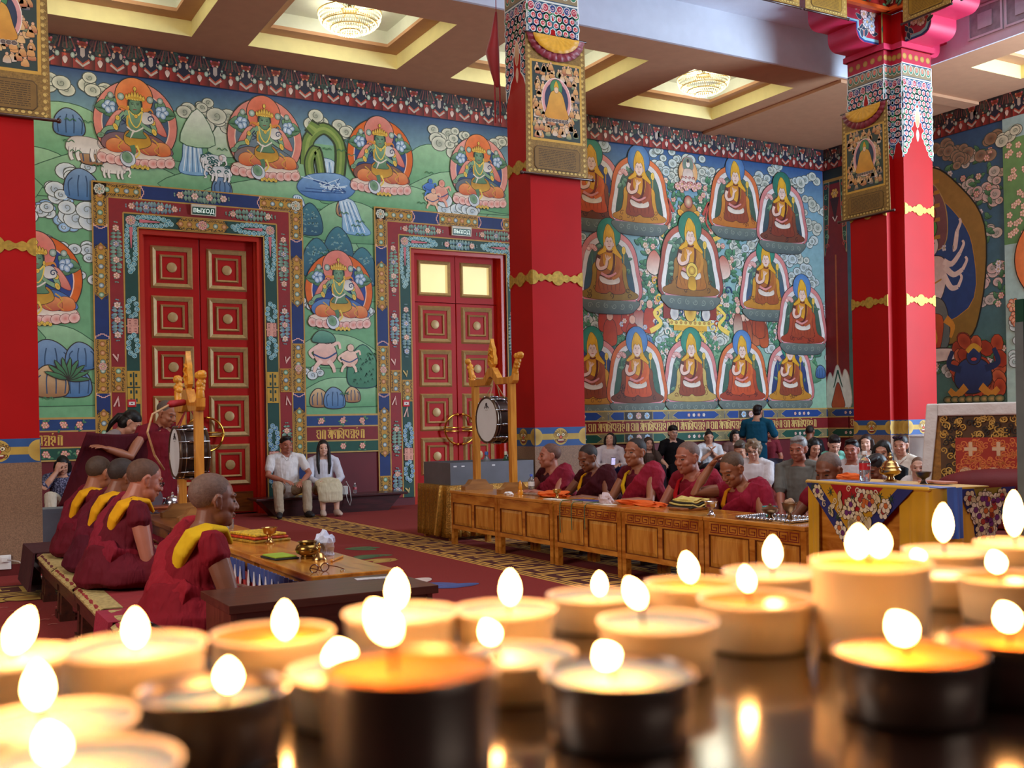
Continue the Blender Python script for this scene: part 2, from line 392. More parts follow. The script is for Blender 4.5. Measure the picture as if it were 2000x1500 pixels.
# ------------------------------------------------------------------ doors
def ringframe(mb, x0, x1, z0, z1, w, d0, d1, y):
    # mitred moulding ring; outer edge stands d0 and inner edge d1 proud of y (towards -Y)
    o = [(x0, z0), (x1, z0), (x1, z1), (x0, z1)]; m_ = [(x0+w*.35, z0+w*.35), (x1-w*.35, z0+w*.35), (x1-w*.35, z1-w*.35), (x0+w*.35, z1-w*.35)]
    i_ = [(x0+w, z0+w), (x1-w, z0+w), (x1-w, z1-w), (x0+w, z1-w)]
    vs = [(a, y, b) for a, b in o]+[(a, y-d0, b) for a, b in m_]+[(a, y-d1, b) for a, b in i_]+[(a, y, b) for a, b in i_]
    fs = []
    for r in range(3):
        for k in range(4): fs.append((r*4+k, r*4+(k+1) % 4, (r+1)*4+(k+1) % 4, (r+1)*4+k))
    for k in range(4): fs.append((12+k, 12+(k+1) % 4, (k+1) % 4, k))
    mb.add(vs, fs)
def door_panel(parent, w, h, cxp, zp, y, cache={}):
    k = (round(w, 3), round(h, 3))
    if k not in cache:
        a = MB(); ringframe(a, -w/2, w/2, 0, h, .075, .035, .012, 0); cache[k] = [a.mesh('panel_moulding')]
        a = MB(); q = .125; ringframe(a, -w/2+q, w/2-q, q, h-q, .035, .03, .016, 0); cache[k].append(a.mesh('inner_moulding'))
        a = MB(); a.lathe([(.075, 0), (.072, -.012), (.04, -.02)], (0, 0, h/2), 20, axis='y'); cache[k].append(a.mesh('rosette', 40))
        for me in cache[k]: me.materials.append(M_gold)
    p = link('door_panel', None, None, parent, (cxp, y, zp)) if False else None
    for me, n in zip(cache[k], ('panel_moulding', 'inner_moulding', 'rosette')):
        link(n, me, None, parent, (cxp, y-.0005, zp))
def door(idx, x0, x1, transom):
    root = struct(thing('door_%d' % idx, None, None, (0, 0, 0)))
    yf = WY+.15
    m = MB(); m.box(x0, x0+.07, WY+.02, WY+.4, 0, OZ); m.box(x1-.07, x1, WY+.02, WY+.4, 0, OZ); m.box(x0+.07, x1-.07, WY+.02, WY+.4, OZ-.07, OZ)
    m.box(x0+.07, x0+.1, WY+.1, WY+.4, 0, OZ-.07); m.box(x1-.1, x1-.07, WY+.1, WY+.4, 0, OZ-.07)
    struct(m.obj('door_frame', M_doorframe, root))
    struct(MB().box(x0+.1, x1-.1, WY+.24, WY+.4, 0, OZ-.07).obj('door_backing', M_base, root))
    c = (x0+x1)/2; top = 3.32 if transom else OZ-.07
    for s in (-1, 1):
        a, b = (x0+.1, c-.006) if s < 0 else (c+.006, x1-.1)
        lf = struct(MB().box(a, b, yf, yf+.06, .02, top).obj('door_leaf', M_door, root, bevel=.006))
        for k in range(5):
            if transom: z = 2.65-.73*k
            else: z = 3.36-.73*k
            if z < 0: continue
            door_panel(lf, .6, .62, (a+b)/2, z, yf)
        # kick plate of brown lacquered wood
        MB().box(a+.06, b-.06, yf-.012, yf, .04, .34 if not transom else .2).obj('kick_plate', wood('kick_wood', '#5c2a0c', '#8a4a16', .3), lf)
        # half ring handle of brass
        hx = c+s*.03; pts = [(hx+s*.005+s*.25*math.cos(t), yf-.09, 1.21+.25*math.sin(t)) for t in [(-88+k*176/20)*pi/180 for k in range(21)]]
        h = MB(); h.tube(pts, .016, 8)
        for dz in (-.03, .03): h.tube([(hx, yf-.09, 1.21+dz), (hx+s*.27, yf-.09, 1.21+dz)], .011, 8)
        for dz in (-.25, .25): h.tube([(hx+s*.02, yf, 1.21+dz), (hx+s*.02, yf-.09, 1.21+dz)], .014, 8); h.ball((hx+s*.02, yf-.09, 1.21+dz), .024)
        for dz in (0,): h.tube([(hx+s*.24, yf, 1.21), (hx+s*.24, yf-.09, 1.21)], .014, 8)
        h.obj('door_handle', M_brass, lf, 40)
        if transom:
            tr = struct(MB().obj('transom', M_door, root)) if False else None
            m = MB(); wa, wb_ = a+.1, b-.1; z0, z1 = 3.45, 4.0
            m.box(a, wa, yf, yf+.06, 3.33, OZ-.07); m.box(wb_, b, yf, yf+.06, 3.33, OZ-.07); m.box(wa, wb_, yf, yf+.06, 3.33, z0); m.box(wa, wb_, yf, yf+.06, z1, OZ-.07)
            tl = struct(m.obj('transom', M_door, root))
            f = MB(); ringframe(f, wa-.02, wb_+.02, z0-.02, z1+.02, .06, .03, .004, yf); f.obj('window_moulding', M_gold, tl)
            MB().box(wa, wb_, yf+.03, yf+.036, z0, z1).obj('window_pane', mat('frosted_pane', '#f0dd9a', .35, emit=.62, ecol='#f3de95', var=.15, scale=2), tl)
    return root
door(1, *OX[0], False); door(2, *OX[1], True)

# ------------------------------------------------------------------ exit signs and call points
def text_mesh(s, size, ext=.001, font=None, bold=0):
    cu = bpy.data.curves.new('t', 'FONT'); cu.body = s; cu.size = size; cu.extrude = ext; cu.align_x = 'CENTER'; cu.align_y = 'CENTER'; cu.offset = bold; cu.resolution_u = 3
    o = bpy.data.objects.new('t', cu); COL.objects.link(o); bpy.context.view_layer.update()
    me = bpy.data.meshes.new_from_object(o.evaluated_get(bpy.context.evaluated_depsgraph_get())); bpy.data.objects.remove(o); return me
tm = text_mesh('ВЫХОД', .082, .001, bold=.002)
for x, dsc in ((3.855, 'lit green exit sign in a white case above the left double door'), (8.1, 'lit green exit sign in a white case above the right double door')):
    t = thing('exit_sign', dsc, 'sign', (x, WY-.012, 4.43), group='exit signs over the doors')
    m = MB(); m.add([(-.18, 0, 0), (.18, 0, 0), (.18, 0, .17), (-.18, 0, .17), (-.18, -.05, 0), (.18, -.05, 0), (.18, -.07, .15), (-.18, -.07, .15)],
                    [(0, 1, 2, 3), (4, 5, 6, 7), (0, 1, 5, 4), (2, 3, 7, 6), (1, 2, 6, 5), (0, 3, 7, 4)]); m.obj('case', mat('sign_white', '#d8d0bb', .5), t)
    m = MB(); m.add([(-.165, -.053, .012), (.165, -.053, .012), (.165, -.067, .115), (-.165, -.067, .115)], [(0, 1, 2, 3)]); m.obj('sign_face', mat('sign_green', '#0d4a3c', .4, emit=.05), t)
    link('lettering', tm, mat('sign_letters', '#dfeee2', .5, emit=.35), t, (0, -.0615, .062), (math.radians(98), 0, 0))
for x, z, dsc in ((2.8, 1.68, 'small red call point on the painted band left of the left door'), (7.05, 1.65, 'small red call point on the painted band left of the right door')):
    t = thing('call_point', dsc, 'alarm', (x, WY-.006, z), group='red alarm call points')
    MB().box(-.06, .06, -.035, 0, -.055, .055).obj('case', mat('alarm_red', '#c01620', .35), t, bevel=.006)
    MB().box(-.04, .04, -.038, -.035, -.025, .02).obj('push_plate', mat('alarm_white', '#ded6d0', .4), t)
    MB().box(-.012, .012, -.04, -.038, -.008, .006).obj('arrow_mark', mat('alarm_black', '#3a1a1a', .4), t)

# ------------------------------------------------------------------ columns
def bracket(mb, x0, y0, y1, z0, sgn=-1):
    # stepped rounded corbel in XZ, extruded between y0 and y1
    P = [(x0, z0)]
    def arc(cx_, cz_, r, a0, a1):
        for k in range(7): a = math.radians(a0+(a1-a0)*k/6); P.append((cx_+sgn*r*math.cos(a), cz_+r*math.sin(a)))
    arc(x0+sgn*.32, z0+.16, .16, -90, 0); P.append((x0+sgn*.48, z0+.26)); arc(x0+sgn*.72, z0+.42, .16, -90, 0); P.append((x0+sgn*.88, z0+.75)); P.append((x0, z0+.75))
    mb.prism(P, y0, y1)
    return P
M_strap = mat('gold_strap', '#b8963f', .4, metal=.4, var=.25, scale=30)
def strap(parent, u0, u1, z, plane, sgn):
    # ornamental gold strap, slightly proud relief, on a face ('y' front faces / 'x' side faces)
    n = max(1, round((u1-u0)/.35)); P = []
    m = MB(); w = u1-u0
    top = []; 
    K = 60
    for i in range(K+1):
        q = i/K; r = abs(((q*2) % 1)-.5)*2
        h = .035+.012*math.cos(q*2*pi*6)
        for cpos in (0, .5, 1):
            d = abs(q-cpos)*w
            if d < .085: h = max(h, math.sqrt(max(0, .085**2-d*d))*1.0+.0)
        top.append((u0+w*q, h))
    pts = [(a, z+h) for a, h in top]+[(a, z-h) for a, h in reversed(top)]
    vs = []
    m.prism(pts, plane-sgn*.001, plane+sgn*.012, 'y' if True else 'x') if sgn in (-1, 1) else None
    return m
def face_strap(parent, kind, c0, c1, z, plane, n):
    m = strap(parent, c0, c1, z, 0, 1)
    if kind == 'front': M = Matrix(((1, 0, 0, 0), (0, -1, 0, plane), (0, 0, 1, 0), (0, 0, 0, 1)))
    else: M = Matrix(((0, -1, 0, plane), (1, 0, 0, 0), (0, 0, 1, 0), (0, 0, 0, 1)))
    m.xf(M); return m.obj('gold_strap', M_strap, parent)
def boxes_col(name, bx, z0, z1, m, parent, grow=0):
    a = MB()
    for x0, x1, y0, y1 in bx: a.box(x0-grow, x1+grow, y0-grow, y1+grow, z0, z1)
    return struct(a.obj(name, m, parent))
COLS = []
def column(n, bx, faces, label):
    root = struct(thing('trim_column_%d' % n, None, None))
    boxes_col('shaft', bx, 1.24, 6.9, M_red, root); boxes_col('plinth', bx, .1, 1.02, M_granite, root, .012)
    boxes_col('plinth_foot', bx, 0, .1, M_base, root, .03); boxes_col('plinth_band', bx, 1.02, 1.24, mat('band_blue', '#274f86', .5), root, .006)
    boxes_col('neck', bx, 6.46, 6.68, mat('neck_red', '#c02040', .5), root, -.03) if False else None
    boxes_col('capital', bx, 6.68, 7.2, M_red, root, .02); boxes_col('capital_ledge', bx, 6.68, 6.76, M_pink, root, .045)
    for (kind, c0, c1, pl) in faces:
        for z in (3.0, 4.33): 
            if (c1-c0) > .3: face_strap(root, kind, c0, c1, z, pl, 1)
    return root
c1 = column(1, [(.38, 1.07, 10.7, 11.39)], [('front', .38, 1.07, 10.7)], '')
c2 = column(2, [(6.385, 7.085, 10.7, 11.22)], [('front', 6.385, 7.085, 10.7), ('side', 10.7, 11.22, 6.385)], '')
c3 = column(3, [(12.57, 13.42, 10.88, 11.57), (12.74, 13.37, 10.7, 11.4)], [('front', 12.74, 13.37, 10.7), ('side', 10.88, 11.57, 12.57)], '')
for root, x0, xr, y0, y1 in ((c3, 12.57, 13.42, 10.95, 11.5), (c2, 6.385, 7.085, 10.75, 11.2)):
    b = MB(); bracket(b, x0, y0, y1, 6.76); bracket(b, xr, y0, y1, 6.76, 1); struct(b.obj('bracket', M_pink, root, 40))
b = MB(); bracket(b, 0, 12.8, 13.34, 6.76); bb = MB()
for v in b.v: pass
b.v = [(y, 10.7+x, z) for (x, y, z) in b.v]; struct(b.obj('bracket', M_pink, c3, 40))
# chandeliers in the coffers
M_crys = mat('crystal', '#fbf6da', .08, var=.02, emit=.9, ecol='#fff3c4', spec=1)
M_chand = mat('chandelier_gold', '#d8b878', .25, metal=1)
crm = MB(); 
def crystal(mb, x, y, z, s):
    mb.add([(x, y, z+s), (x+s*.6, y, z), (x, y+s*.6, z), (x-s*.6, y, z), (x, y-s*.6, z), (x, y, z-s*1.3)], [(0, 1, 2), (0, 2, 3), (0, 3, 4), (0, 4, 1), (5, 2, 1), (5, 3, 2), (5, 4, 3), (5, 1, 4)])
for i, (r, z) in enumerate([(.44, .02), (.43, -.03), (.41, -.075), (.37, -.115), (.32, -.15), (.26, -.18), (.2, -.205), (.13, -.225), (.06, -.24)]):
    n = int(2*pi*r/.035)
    for k in range(n): a = 2*pi*k/n+i*.1; crystal(crm, r*math.cos(a), r*math.sin(a), z, .017)
crme = crm.mesh('crystals', fixn=False); crme.materials.append(M_crys)
frm = MB()
for r, z in ((.445, .05), (.38, -.1), (.27, -.165), (.14, -.21)):
    frm.tube([(r*math.cos(2*pi*k/32), r*math.sin(2*pi*k/32), z) for k in range(33)], .008, 6, caps=False)
for k in range(8): a = 2*pi*k/8; frm.tube([(.44*math.cos(a), .44*math.sin(a), .05), (.1*math.cos(a), .1*math.sin(a), .1)], .007, 6)
frm.lathe([(.12, .08), (.12, .1), (.05, .12), (.02, .16), (.02, .3)], seg=16)
frme = frm.mesh('chandelier_frame', 40); frme.materials.append(M_chand)
for k, (a, b) in enumerate(cx[2:]):
    lb = ('round crystal chandelier in the coffer cut by the top left edge', 'large round crystal chandelier in the coffer above the painted doors', 'round crystal chandelier hidden behind the centre column', 'round crystal chandelier in the coffer above the wall of seated monks')[k]
    t = thing('chandelier', lb, 'chandelier', ((a+b)/2, 14.12, 7.05), group='coffer chandeliers')
    link('frame', frme, None, t); o = link('crystals', crme, None, t); o['kind'] = 'stuff'
for a, b in cx: point('coffer_lamp', ((a+b)/2, 14.12, 6.93), 34, (1, .95, .74), .25)
for a, b in rc[2:]: point('coffer_lamp', (15.37, (a+b)/2, 6.93), 14, (1, .95, .74), .2)
# ================================================================== PAINTED WALLS
INK = '#2b2018'; GOLD = '#d2a02e'; LGOLD = '#efcf5a'
def cloud(p, x, y, s, c='#dcdcc6', c2='#98a08c', n=5, r=None):
    r = r or R_; p.sc()
    for k in range(n):
        a = x+s*(r.random()-.5)*1.7; b = y+s*(r.random()-.5)*.9; q = s*(.34+.22*r.random())
        p.ell(a, b, q*1.05, q*.85, c, c2, 0, .012, '#4c5348', 14); p.spiral(a, b, q*.5, '#6d7466', .012, 1.1, r.random()*6)
def hill(p, pts, c='#5f9a5f', c2='#a9c99a', oc='#2f5a3c'):
    p.sc()
    p.blob(pts, c, c2, .012, oc, 4)
def flower(p, x, y, r, c, c2, n=6, oc='#3c2018'):
    for k in range(n):
        a = 2*pi*k/n; p.ell(x+r*.55*math.cos(a), y+r*.55*math.sin(a), r*.45, r*.4, c, c2, a, r*.06, oc, 8)
    p.ell(x, y, r*.28, None, '#e9d79a', '#c0522e', 0, r*.05, oc, 8)
def leaf(p, x, y, l, a, c='#2f6a45', c2='#5e9a6a', oc='#173a26', w=.3):
    q = [(0, 0), (l*.3, l*w*.8), (l*.7, l*w*.6), (l, 0), (l*.7, -l*w*.6), (l*.3, -l*w*.8)]
    ca, sa = math.cos(a), math.sin(a)
    p.blob([(x+u*ca-v*sa, y+u*sa+v*ca) for u, v in q], c, c2, l*.04, oc, 2)
def bush(p, x, y, s, n=10, cs=('#2f6a45', '#3f7d52', '#28584a'), fl=('#e0a090', '#d98a72', '#b7c9dc')):
    p.sc()
    for k in range(n): leaf(p, x+s*(R_.random()-.5), y+s*(R_.random()-.5), s*.42, R_.random()*6.28, R_.choice(cs))
    for k in range(max(1, n//4)): flower(p, x+s*.8*(R_.random()-.5), y+s*.8*(R_.random()-.5), s*.17, R_.choice(fl), '#f3ded0')
def water(p, x, y, w, h, sl=.0):
    p.sc()
    p.blob([(x-w*.3, y+h), (x+w*.3, y+h), (x+w*.45+sl, y+h*.4), (x+w*.6+sl*2, y), (x-w*.5+sl*2, y), (x-w*.4+sl, y+h*.5)], '#7fb0d4', '#c4dcea', .01, '#2c5a86')
    for k in range(7): t = (k-3)/4; p.curve([(x+t*w*.3, y+h*.97), (x+t*w*.4+sl, y+h*.5), (x+t*w*.5+sl*2, y+.02)], .012, ('#e8f2f6', '#3c74a8')[k % 2])
def rock(p, x, y, s, cs=('#3f6fa0', '#7d9cbc')):
    p.sc()
    p.blob([(x-s*.5, y-s*.5), (x-s*.55, y+s*.1), (x-s*.2, y+s*.5), (x+s*.2, y+s*.42), (x+s*.5, y+s*.05), (x+s*.45, y-s*.5)], cs[0], cs[1], .014, INK)
    for k in range(4): t = (k-1.5)*.22*s; p.curve([(x+t, y+s*.35-abs(t)*.5), (x+t*1.4, y), (x+t*1.3, y-s*.45)], .016, '#28486a')
def tree(p, x, y, s, c='#1f4f6a', c2='#3d7a86', m='#8ab4b0'):
    p.sc()
    p.blob([(x-s*.42, y), (x-s*.4, y+s*.7), (x, y+s*1.15), (x+s*.4, y+s*.7), (x+s*.42, y)], c, c2, .014, '#12323f')
    for k in range(34):
        u = (R_.random()-.5)*.62*s; v = R_.random()*s*.9+.05*s
        for d in (-.5, 0, .5): p.line([(x+u, y+v), (x+u+d*.09*s, y+v-.075*s)], .012, m, .004, up=False)
    p.l += 1
def tara(p, x, y, s, halo=('#e8894a', '#e0632a'), aur=('#d8665a', '#e59484'), inner=('#3d5572', '#5c6d86'), skirt=('#8a5a58', '#7a5f6a'), flip=1):
    p.push(x, y, s, flip); G1, G2 = '#557f5c', '#82a884'; o = .008
    p.ell(0, 0, .57, .6, aur[1], aur[0], 0, .012, INK, 40); p.ell(0, -.02, .47, .5, '#f0c9b0', None, 0, 0, None, 36); p.ell(0, -.02, .455, .485, inner[0], inner[1], 0, 0, None, 36)
    p.ell(-.02, .37, .255, .275, halo[0], halo[1], 0, .012, INK, 36)
    for sx in (-1, 1):           # lotus stalks and leaves beside the shoulders
        for k in range(8): leaf(p, sx*(.27+.05*(k % 3)), .02+.05*k, .2, (1.57-sx*1.57)+sx*(.9-.28*k), '#3f6f4a', '#7ba37a')
        for k in range(5): a = .5*k; p.ell(sx*(.36+.05*math.cos(a*2.5)), .2+.05*math.sin(a*2.5), .05, .04, '#7fa3c8', '#e6eef2', a, .006, '#2c4a6a', 10)
        p.ell(sx*.2, .36, .045, .05, '#7c9a86', '#cfd8cf', 0, .006, INK, 10); p.ell(sx*.34, .36, .04, .045, '#7c9a86', '#cfd8cf', 0, .006, INK, 10)
        p.blob([(sx*.1, .12), (sx*.24, .16), (sx*.36, .02), (sx*.42, -.14), (sx*.3, -.1), (sx*.22, .02)], '#d26b5c', '#e8a08c', o, '#7a2a22')
    # lotus seat
    for k in range(9): t = (k-4)/4; p.ell(t*.44, -.5+.03*abs(t)-.03, .085, .075, '#f2d9cc', '#e08c80', t*.5, .007, '#8a3a34', 12)
    p.blob([(-.5, -.44), (-.3, -.5), (.3, -.5), (.5, -.44), (.3, -.39), (-.3, -.39)], '#f0e4d4', '#d8b8a0', o, '#8a3a34')
    for k in range(9): t = (k-4)/4; p.ell(t*.46, -.58+.05*abs(t), .075, .065, '#f0ccc0', '#dd8478', t*.6, .007, '#8a3a34', 12)
    # legs in skirts, scarves
    p.blob([(-.06, -.18), (-.3, -.16), (-.46, -.26), (-.44, -.38), (-.24, -.42), (-.02, -.34)], skirt[0], skirt[1], o, INK)
    p.blob([(.04, -.18), (.24, -.16), (.44, -.28), (.5, -.4), (.26, -.43), (.04, -.36)], skirt[1], skirt[0], o, INK)
    for q, c in ((-.3, '#cf5a28'), (.33, '#d2602a'), (-.12, '#c24a36'), (.16, '#b8503a')):
        p.blob([(q-.1, -.3), (q, -.24), (q+.12, -.28), (q+.14, -.4), (q+.02, -.44), (q-.1, -.4)], c, '#e89a5a', .006, '#6a1c10')
    for q in (-.22, -.05, .12, .28): p.curve([(q-.06, -.2), (q+.03, -.28), (q-.03, -.36), (q+.05, -.43)], .02, '#d7a63a', .008)
    p.blob([(-.12, -.12), (.12, -.12), (.2, -.28), (.02, -.36), (-.16, -.28)], '#d2a234', '#b07a20', o, INK)
    # body
    p.blob([(-.15, .16), (0, .2), (.15, .16), (.13, .02), (.09, -.12), (.13, -.2), (-.13, -.2), (-.09, -.12), (-.13, .02)], G1, G2, o, '#1f3d28')
    for sx, pts in ((-1, [(-.15, .13), (-.24, .02), (-.28, -.08), (-.4, -.12), (-.46, -.2)]), (1, [(.15, .13), (.23, .0), (.25, -.1), (.12, -.04), (.06, .02)])):
        p.curve(pts, .085, '#1f3d28', .06); p.curve(pts, .068, G2, .045)
        p.ell(pts[2][0], pts[2][1], .03, .05, LGOLD, GOLD, .4, .006, INK, 10); p.ell(pts[1][0]+sx*.01, pts[1][1]+.03, .028, .035, LGOLD, GOLD, 0, .006, INK, 10)
    p.ell(-.48, -.22, .045, .035, G2, G1, .4, .006, INK, 10)
    p.blob([(.1, .16), (.2, .16), (.24, .04), (.14, 0), (.08, .04)], '#e6e2da', '#c9c2bc', .007, INK); p.spiral(.2, .08, .05, '#26365c', .018, 1.2)
    p.curve([(-.16, .1), (-.2, .04), (-.14, 0), (-.2, -.04)], .022, '#26365c', .008)
    p.curve([(-.1, .17), (-.07, .02), (0, -.06), (.06, .02), (.09, .17)], .016, LGOLD); p.curve([(-.09, .19), (-.03, .12), (.03, .12), (.09, .19)], .022, LGOLD)
    p.ell(0, .1, .025, .03, LGOLD, GOLD, 0, .005, INK, 8); p.curve([(-.11, .1), (-.12, -.02), (-.08, -.1)], .026, GOLD)
    p.curve([(-.13, -.06), (-.02, -.12), (.1, -.05)], .02, '#e6ddd0'); p.curve([(-.03, -.1), (-.08, -.22)], .035, '#e0d9cc', .01)
    # face, hair, crown
    p.ell(-.01, .27, .105, .14, '#22342c', None, 0, 0, None, 18); p.ell(-.01, .25, .082, .12, G1, G2, 0, .006, '#1b3022', 20)
    for sx in (-1, 1):
        p.line([(-.01+sx*.02, .265), (-.01+sx*.055, .272)], .012, '#1c2c22'); p.line([(-.01+sx*.016, .285), (-.01+sx*.062, .294)], .007, '#1c2c22'); p.ell(-.01+sx*.095, .21, .016, .03, LGOLD, GOLD, 0, .004, INK, 8)
        p.curve([(sx*.1, .19), (sx*.2, .22), (sx*.24, .17)], .05, '#d98a34', .01)
    p.line([(-.01, .27), (-.014, .235), (.0, .23)], .006, '#24402c'); p.line([(-.035, .195), (.015, .195)], .012, '#8a3a34')
    for k in range(-3, 4): p.blob([(k*.036-.03, .34), (k*.04-.01, .47-abs(k)*.022), (k*.036+.018, .34)], LGOLD, GOLD, .005, '#5a3a10', 3)
    p.curve([(-.13, .33), (-.06, .36), (.04, .36), (.11, .33)], .03, GOLD); p.ell(-.01, .49, .02, .03, LGOLD, GOLD, 0, .005, INK, 8)
    p.curve([(0, -.32), (.04, -.42), (-.02, -.5)], .03, LGOLD, .02)
    # pendent foot
    p.curve([(-.06, -.32), (-.04, -.42), (-.12, -.5)], .07, G1, .055); p.ell(-.12, -.52, .1, .11, '#dfe6ea', '#7a93a8', .5, .008, '#3c5468', 16); p.ell(-.13, -.5, .065, .08, G2, G1, .5, .006, INK, 14)
    for k in range(7): p.ell(-.06+.035*k, -.63+.018*(k % 2), .024, None, LGOLD, GOLD, 0, .004, INK, 7)
    p.pop()
def lama(p, x, y, s, halo, arch, robe, cush, inn='#2f4a3a', fl=True, hat='#e0a51e'):
    p.push(x, y, s); o = .008; l0 = p.l
    p.blob([(-.6, -.62), (-.62, .0), (-.5, .38), (-.2, .58), (.2, .58), (.5, .38), (.62, .0), (.6, -.62)], arch[1], arch[0], .012, INK)
    p.blob([(-.54, -.62), (-.55, -.05), (-.43, .32), (-.18, .48), (.18, .48), (.43, .32), (.55, -.05), (.54, -.62)], '#f0ece6', '#d9d3d0', .006, '#8a6a5a')
    p.blob([(-.46, -.62), (-.47, -.08), (-.36, .24), (-.14, .4), (.14, .4), (.36, .24), (.47, -.08), (.46, -.62)], inn, '#4d6a5a' if inn != '#20305e' else '#33477e', .006, INK)
    for k in range(10): leaf(p, -.4+.24*R_.random(), -.4+.7*R_.random(), .13, R_.random()*6, '#47725a', '#86a98c')
    for k in range(5): leaf(p, .22+.2*R_.random(), -.4+.6*R_.random(), .1, R_.random()*6, '#3d6450', '#6f9478')
    p.curve([(.3, -.5), (.31, .2)], .016, GOLD); p.ell(.31, .27, .04, .07, LGOLD, GOLD, 0, .006, INK, 10)
    p.ell(0, .55, .245, .27, halo[0], halo[1], 0, .01, INK, 34)
    if fl:
        for k in range(7): a = .45*k+.2; p.ell(-.36+.07*math.cos(a), .25+.05*math.sin(a), .045, .035, '#e8aaa2', '#f2dcd4', a, .006, '#8a3f3c', 9)
        p.curve([(-.36, .2), (-.34, -.3)], .014, '#5c8a64')
    # throne
    p.blob([(-.56, -.6), (.56, -.6), (.52, -.78), (.3, -.84), (-.3, -.84), (-.52, -.78)], '#4c5a5c', '#6f7a70', .01, INK)
    for k in range(6): p.spiral(-.42+.17*k, -.71, .055, '#8b978a', .012, 1.2, k)
    p.line([(-.55, -.595), (.55, -.595)], .035, '#d98a94')
    # cushion / cape spread on the seat
    p.blob([(-.32, .02), (-.36, -.2), (-.42, -.4), (-.6, -.5), (-.5, -.58), (0, -.61), (.5, -.58), (.6, -.5), (.42, -.4), (.36, -.2), (.32, .02), (0, .1)], cush[0], cush[1], o, '#5a2a10')
    for k in range(16):
        a = (R_.random()-.5)*.9; b = -.55+R_.random()*.35*(1-abs(a)); p.spiral(a, b, .05, cush[2], .016, 1.1, R_.random()*6)
    # robed body
    p.blob([(-.1, .3), (-.22, .22), (-.25, .0), (-.28, -.3), (-.3, -.46), (-.1, -.5), (.0, -.46), (.1, -.5), (.32, -.46), (.28, -.25), (.26, 0), (.22, .22), (.1, .3)], robe[0], robe[1], o, '#3a120c')
    p.blob([(-.08, .28), (.12, .28), (.14, .05), (.06, -.1), (-.1, -.02), (-.14, .12)], '#e0a82a', '#c87818', .006, '#6a3a10')
    p.curve([(.09, .28), (.1, .05), (.02, -.16), (-.2, -.2)], .05, robe[2], .05)
    for k in range(6): p.curve([(-.2+.075*k, -.18), (-.24+.09*k, -.32), (-.2+.08*k, -.44)], .014, robe[2], .005)
    p.blob([(-.2, -.2), (0, -.26), (.18, -.2), (.2, -.3), (0, -.34), (-.18, -.3)], '#eae0d0', '#cdbcae', .006, '#6a3a2a'); 
    p.curve([(-.18, -.15), (-.02, -.2), (.14, -.13)], .05, '#d98f8c', .03)
    # arm and hand
    p.curve([(-.22, .16), (-.26, .0), (-.2, -.08), (-.08, -.04), (-.04, .08)], .09, '#5a2c20', .06); p.curve([(-.22, .1), (-.25, .0), (-.2, -.07), (-.08, -.03), (-.05, .08)], .07, '#e8c4b4', .05)
    for k in range(4): p.curve([(-.05, .07), (-.07+.03*k, .13), (-.08+.035*k, .18-.01*k)], .02, '#ecccbc', .012)
    p.curve([(.2, .18), (.25, .0), (.2, -.16), (.06, -.24)], .06, robe[1], .05)
    # head and pointed hat
    p.blob([(-.02, .71), (-.09, .6), (-.12, .45), (-.12, .3), (-.24, .2), (-.2, .17), (0, .24), (.2, .15), (.24, .12), (.26, .16), (.15, .3), (.12, .45), (.09, .6)], hat, '#e8b52c', o, '#6a4a10')
    p.ell(0, .38, .083, .125, '#ecd2c2', '#e6c0ae', 0, .006, '#6a4030', 20); p.blob([(-.085, .45), (-.05, .5), (0, .475), (.05, .5), (.085, .45), (.06, .62), (0, .7), (-.06, .62)], '#dd9f1c', '#e9b733', .004, '#8a5a10', 4)
    for sx in (-1, 1): p.line([(sx*.018, .405), (sx*.052, .41)], .009, '#40241a'); p.line([(sx*.015, .425), (sx*.056, .434)], .006, '#6a4030'); p.ell(sx*.09, .36, .014, .035, '#e6c0ae', None, 0, .004, '#6a4030', 8)
    p.line([(0, .4), (-.008, .36), (.008, .355)], .006, '#a0705c'); p.line([(-.025, .32), (.025, .32)], .011, '#b0443a')
    p.blob([(-.06, .265), (0, .24), (.07, .265), (.05, .22), (-.05, .22)], '#6a2418', None, 0)
    p.pop()
# ------------------------------------------------------------------ ornamental bands of the door surrounds (drawn along s, across t)
def jewel(p, s, t, r): 
    c = R_.choice((('#e8e2c6', '#5c8a7a'), ('#e0b080', '#b0641e'), ('#dfe6e2', '#52707c'), ('#cfe0c6', '#4f8a62')))
    p.ell(s, t, r, None, c[1], c[0], 0, r*.18, '#6a4a10', 12)
def goldsec(p, s0, s1, w, pt0=False, pt1=False, gc='#b8882a'):
    if pt0 or pt1:
        a = .1; q = [(s0, 0)] if not pt0 else []
        pts = ([(s0, w*.5), (s0+a*.4, w*.3), (s0+a*.6, w*.08), (s0+a, .0)] if pt0 else [(s0, 0)])+([(s1-a, 0), (s1-a*.6, w*.08), (s1-a*.4, w*.3), (s1, w*.5), (s1-a*.4, w*.7), (s1-a*.6, w*.92), (s1-a, w)] if pt1 else [(s1, 0), (s1, w)])+([(s0+a, w), (s0+a*.6, w*.92), (s0+a*.4, w*.7)] if pt0 else [(s0, w)])
        p.poly(pts, gc, None, .006, '#7a5212')
    else: p.rect(s0, 0, s1, w, gc)
    n = int((s1-s0)/.03)
    for k in range(n):
        s = s0+.03+(s1-s0-.06)*k/max(1, n-1)
        for t in (w*.14, w*.86): p.spiral(s, t, .018, '#2a1c0a', .011, .9, R_.random()*6); p.l -= 1
    p.l += 1; n = max(1, int((s1-s0)/.115))
    for k in range(n): jewel(p, s0+(s1-s0)*(k+.5)/n, w*.5, w*.2)
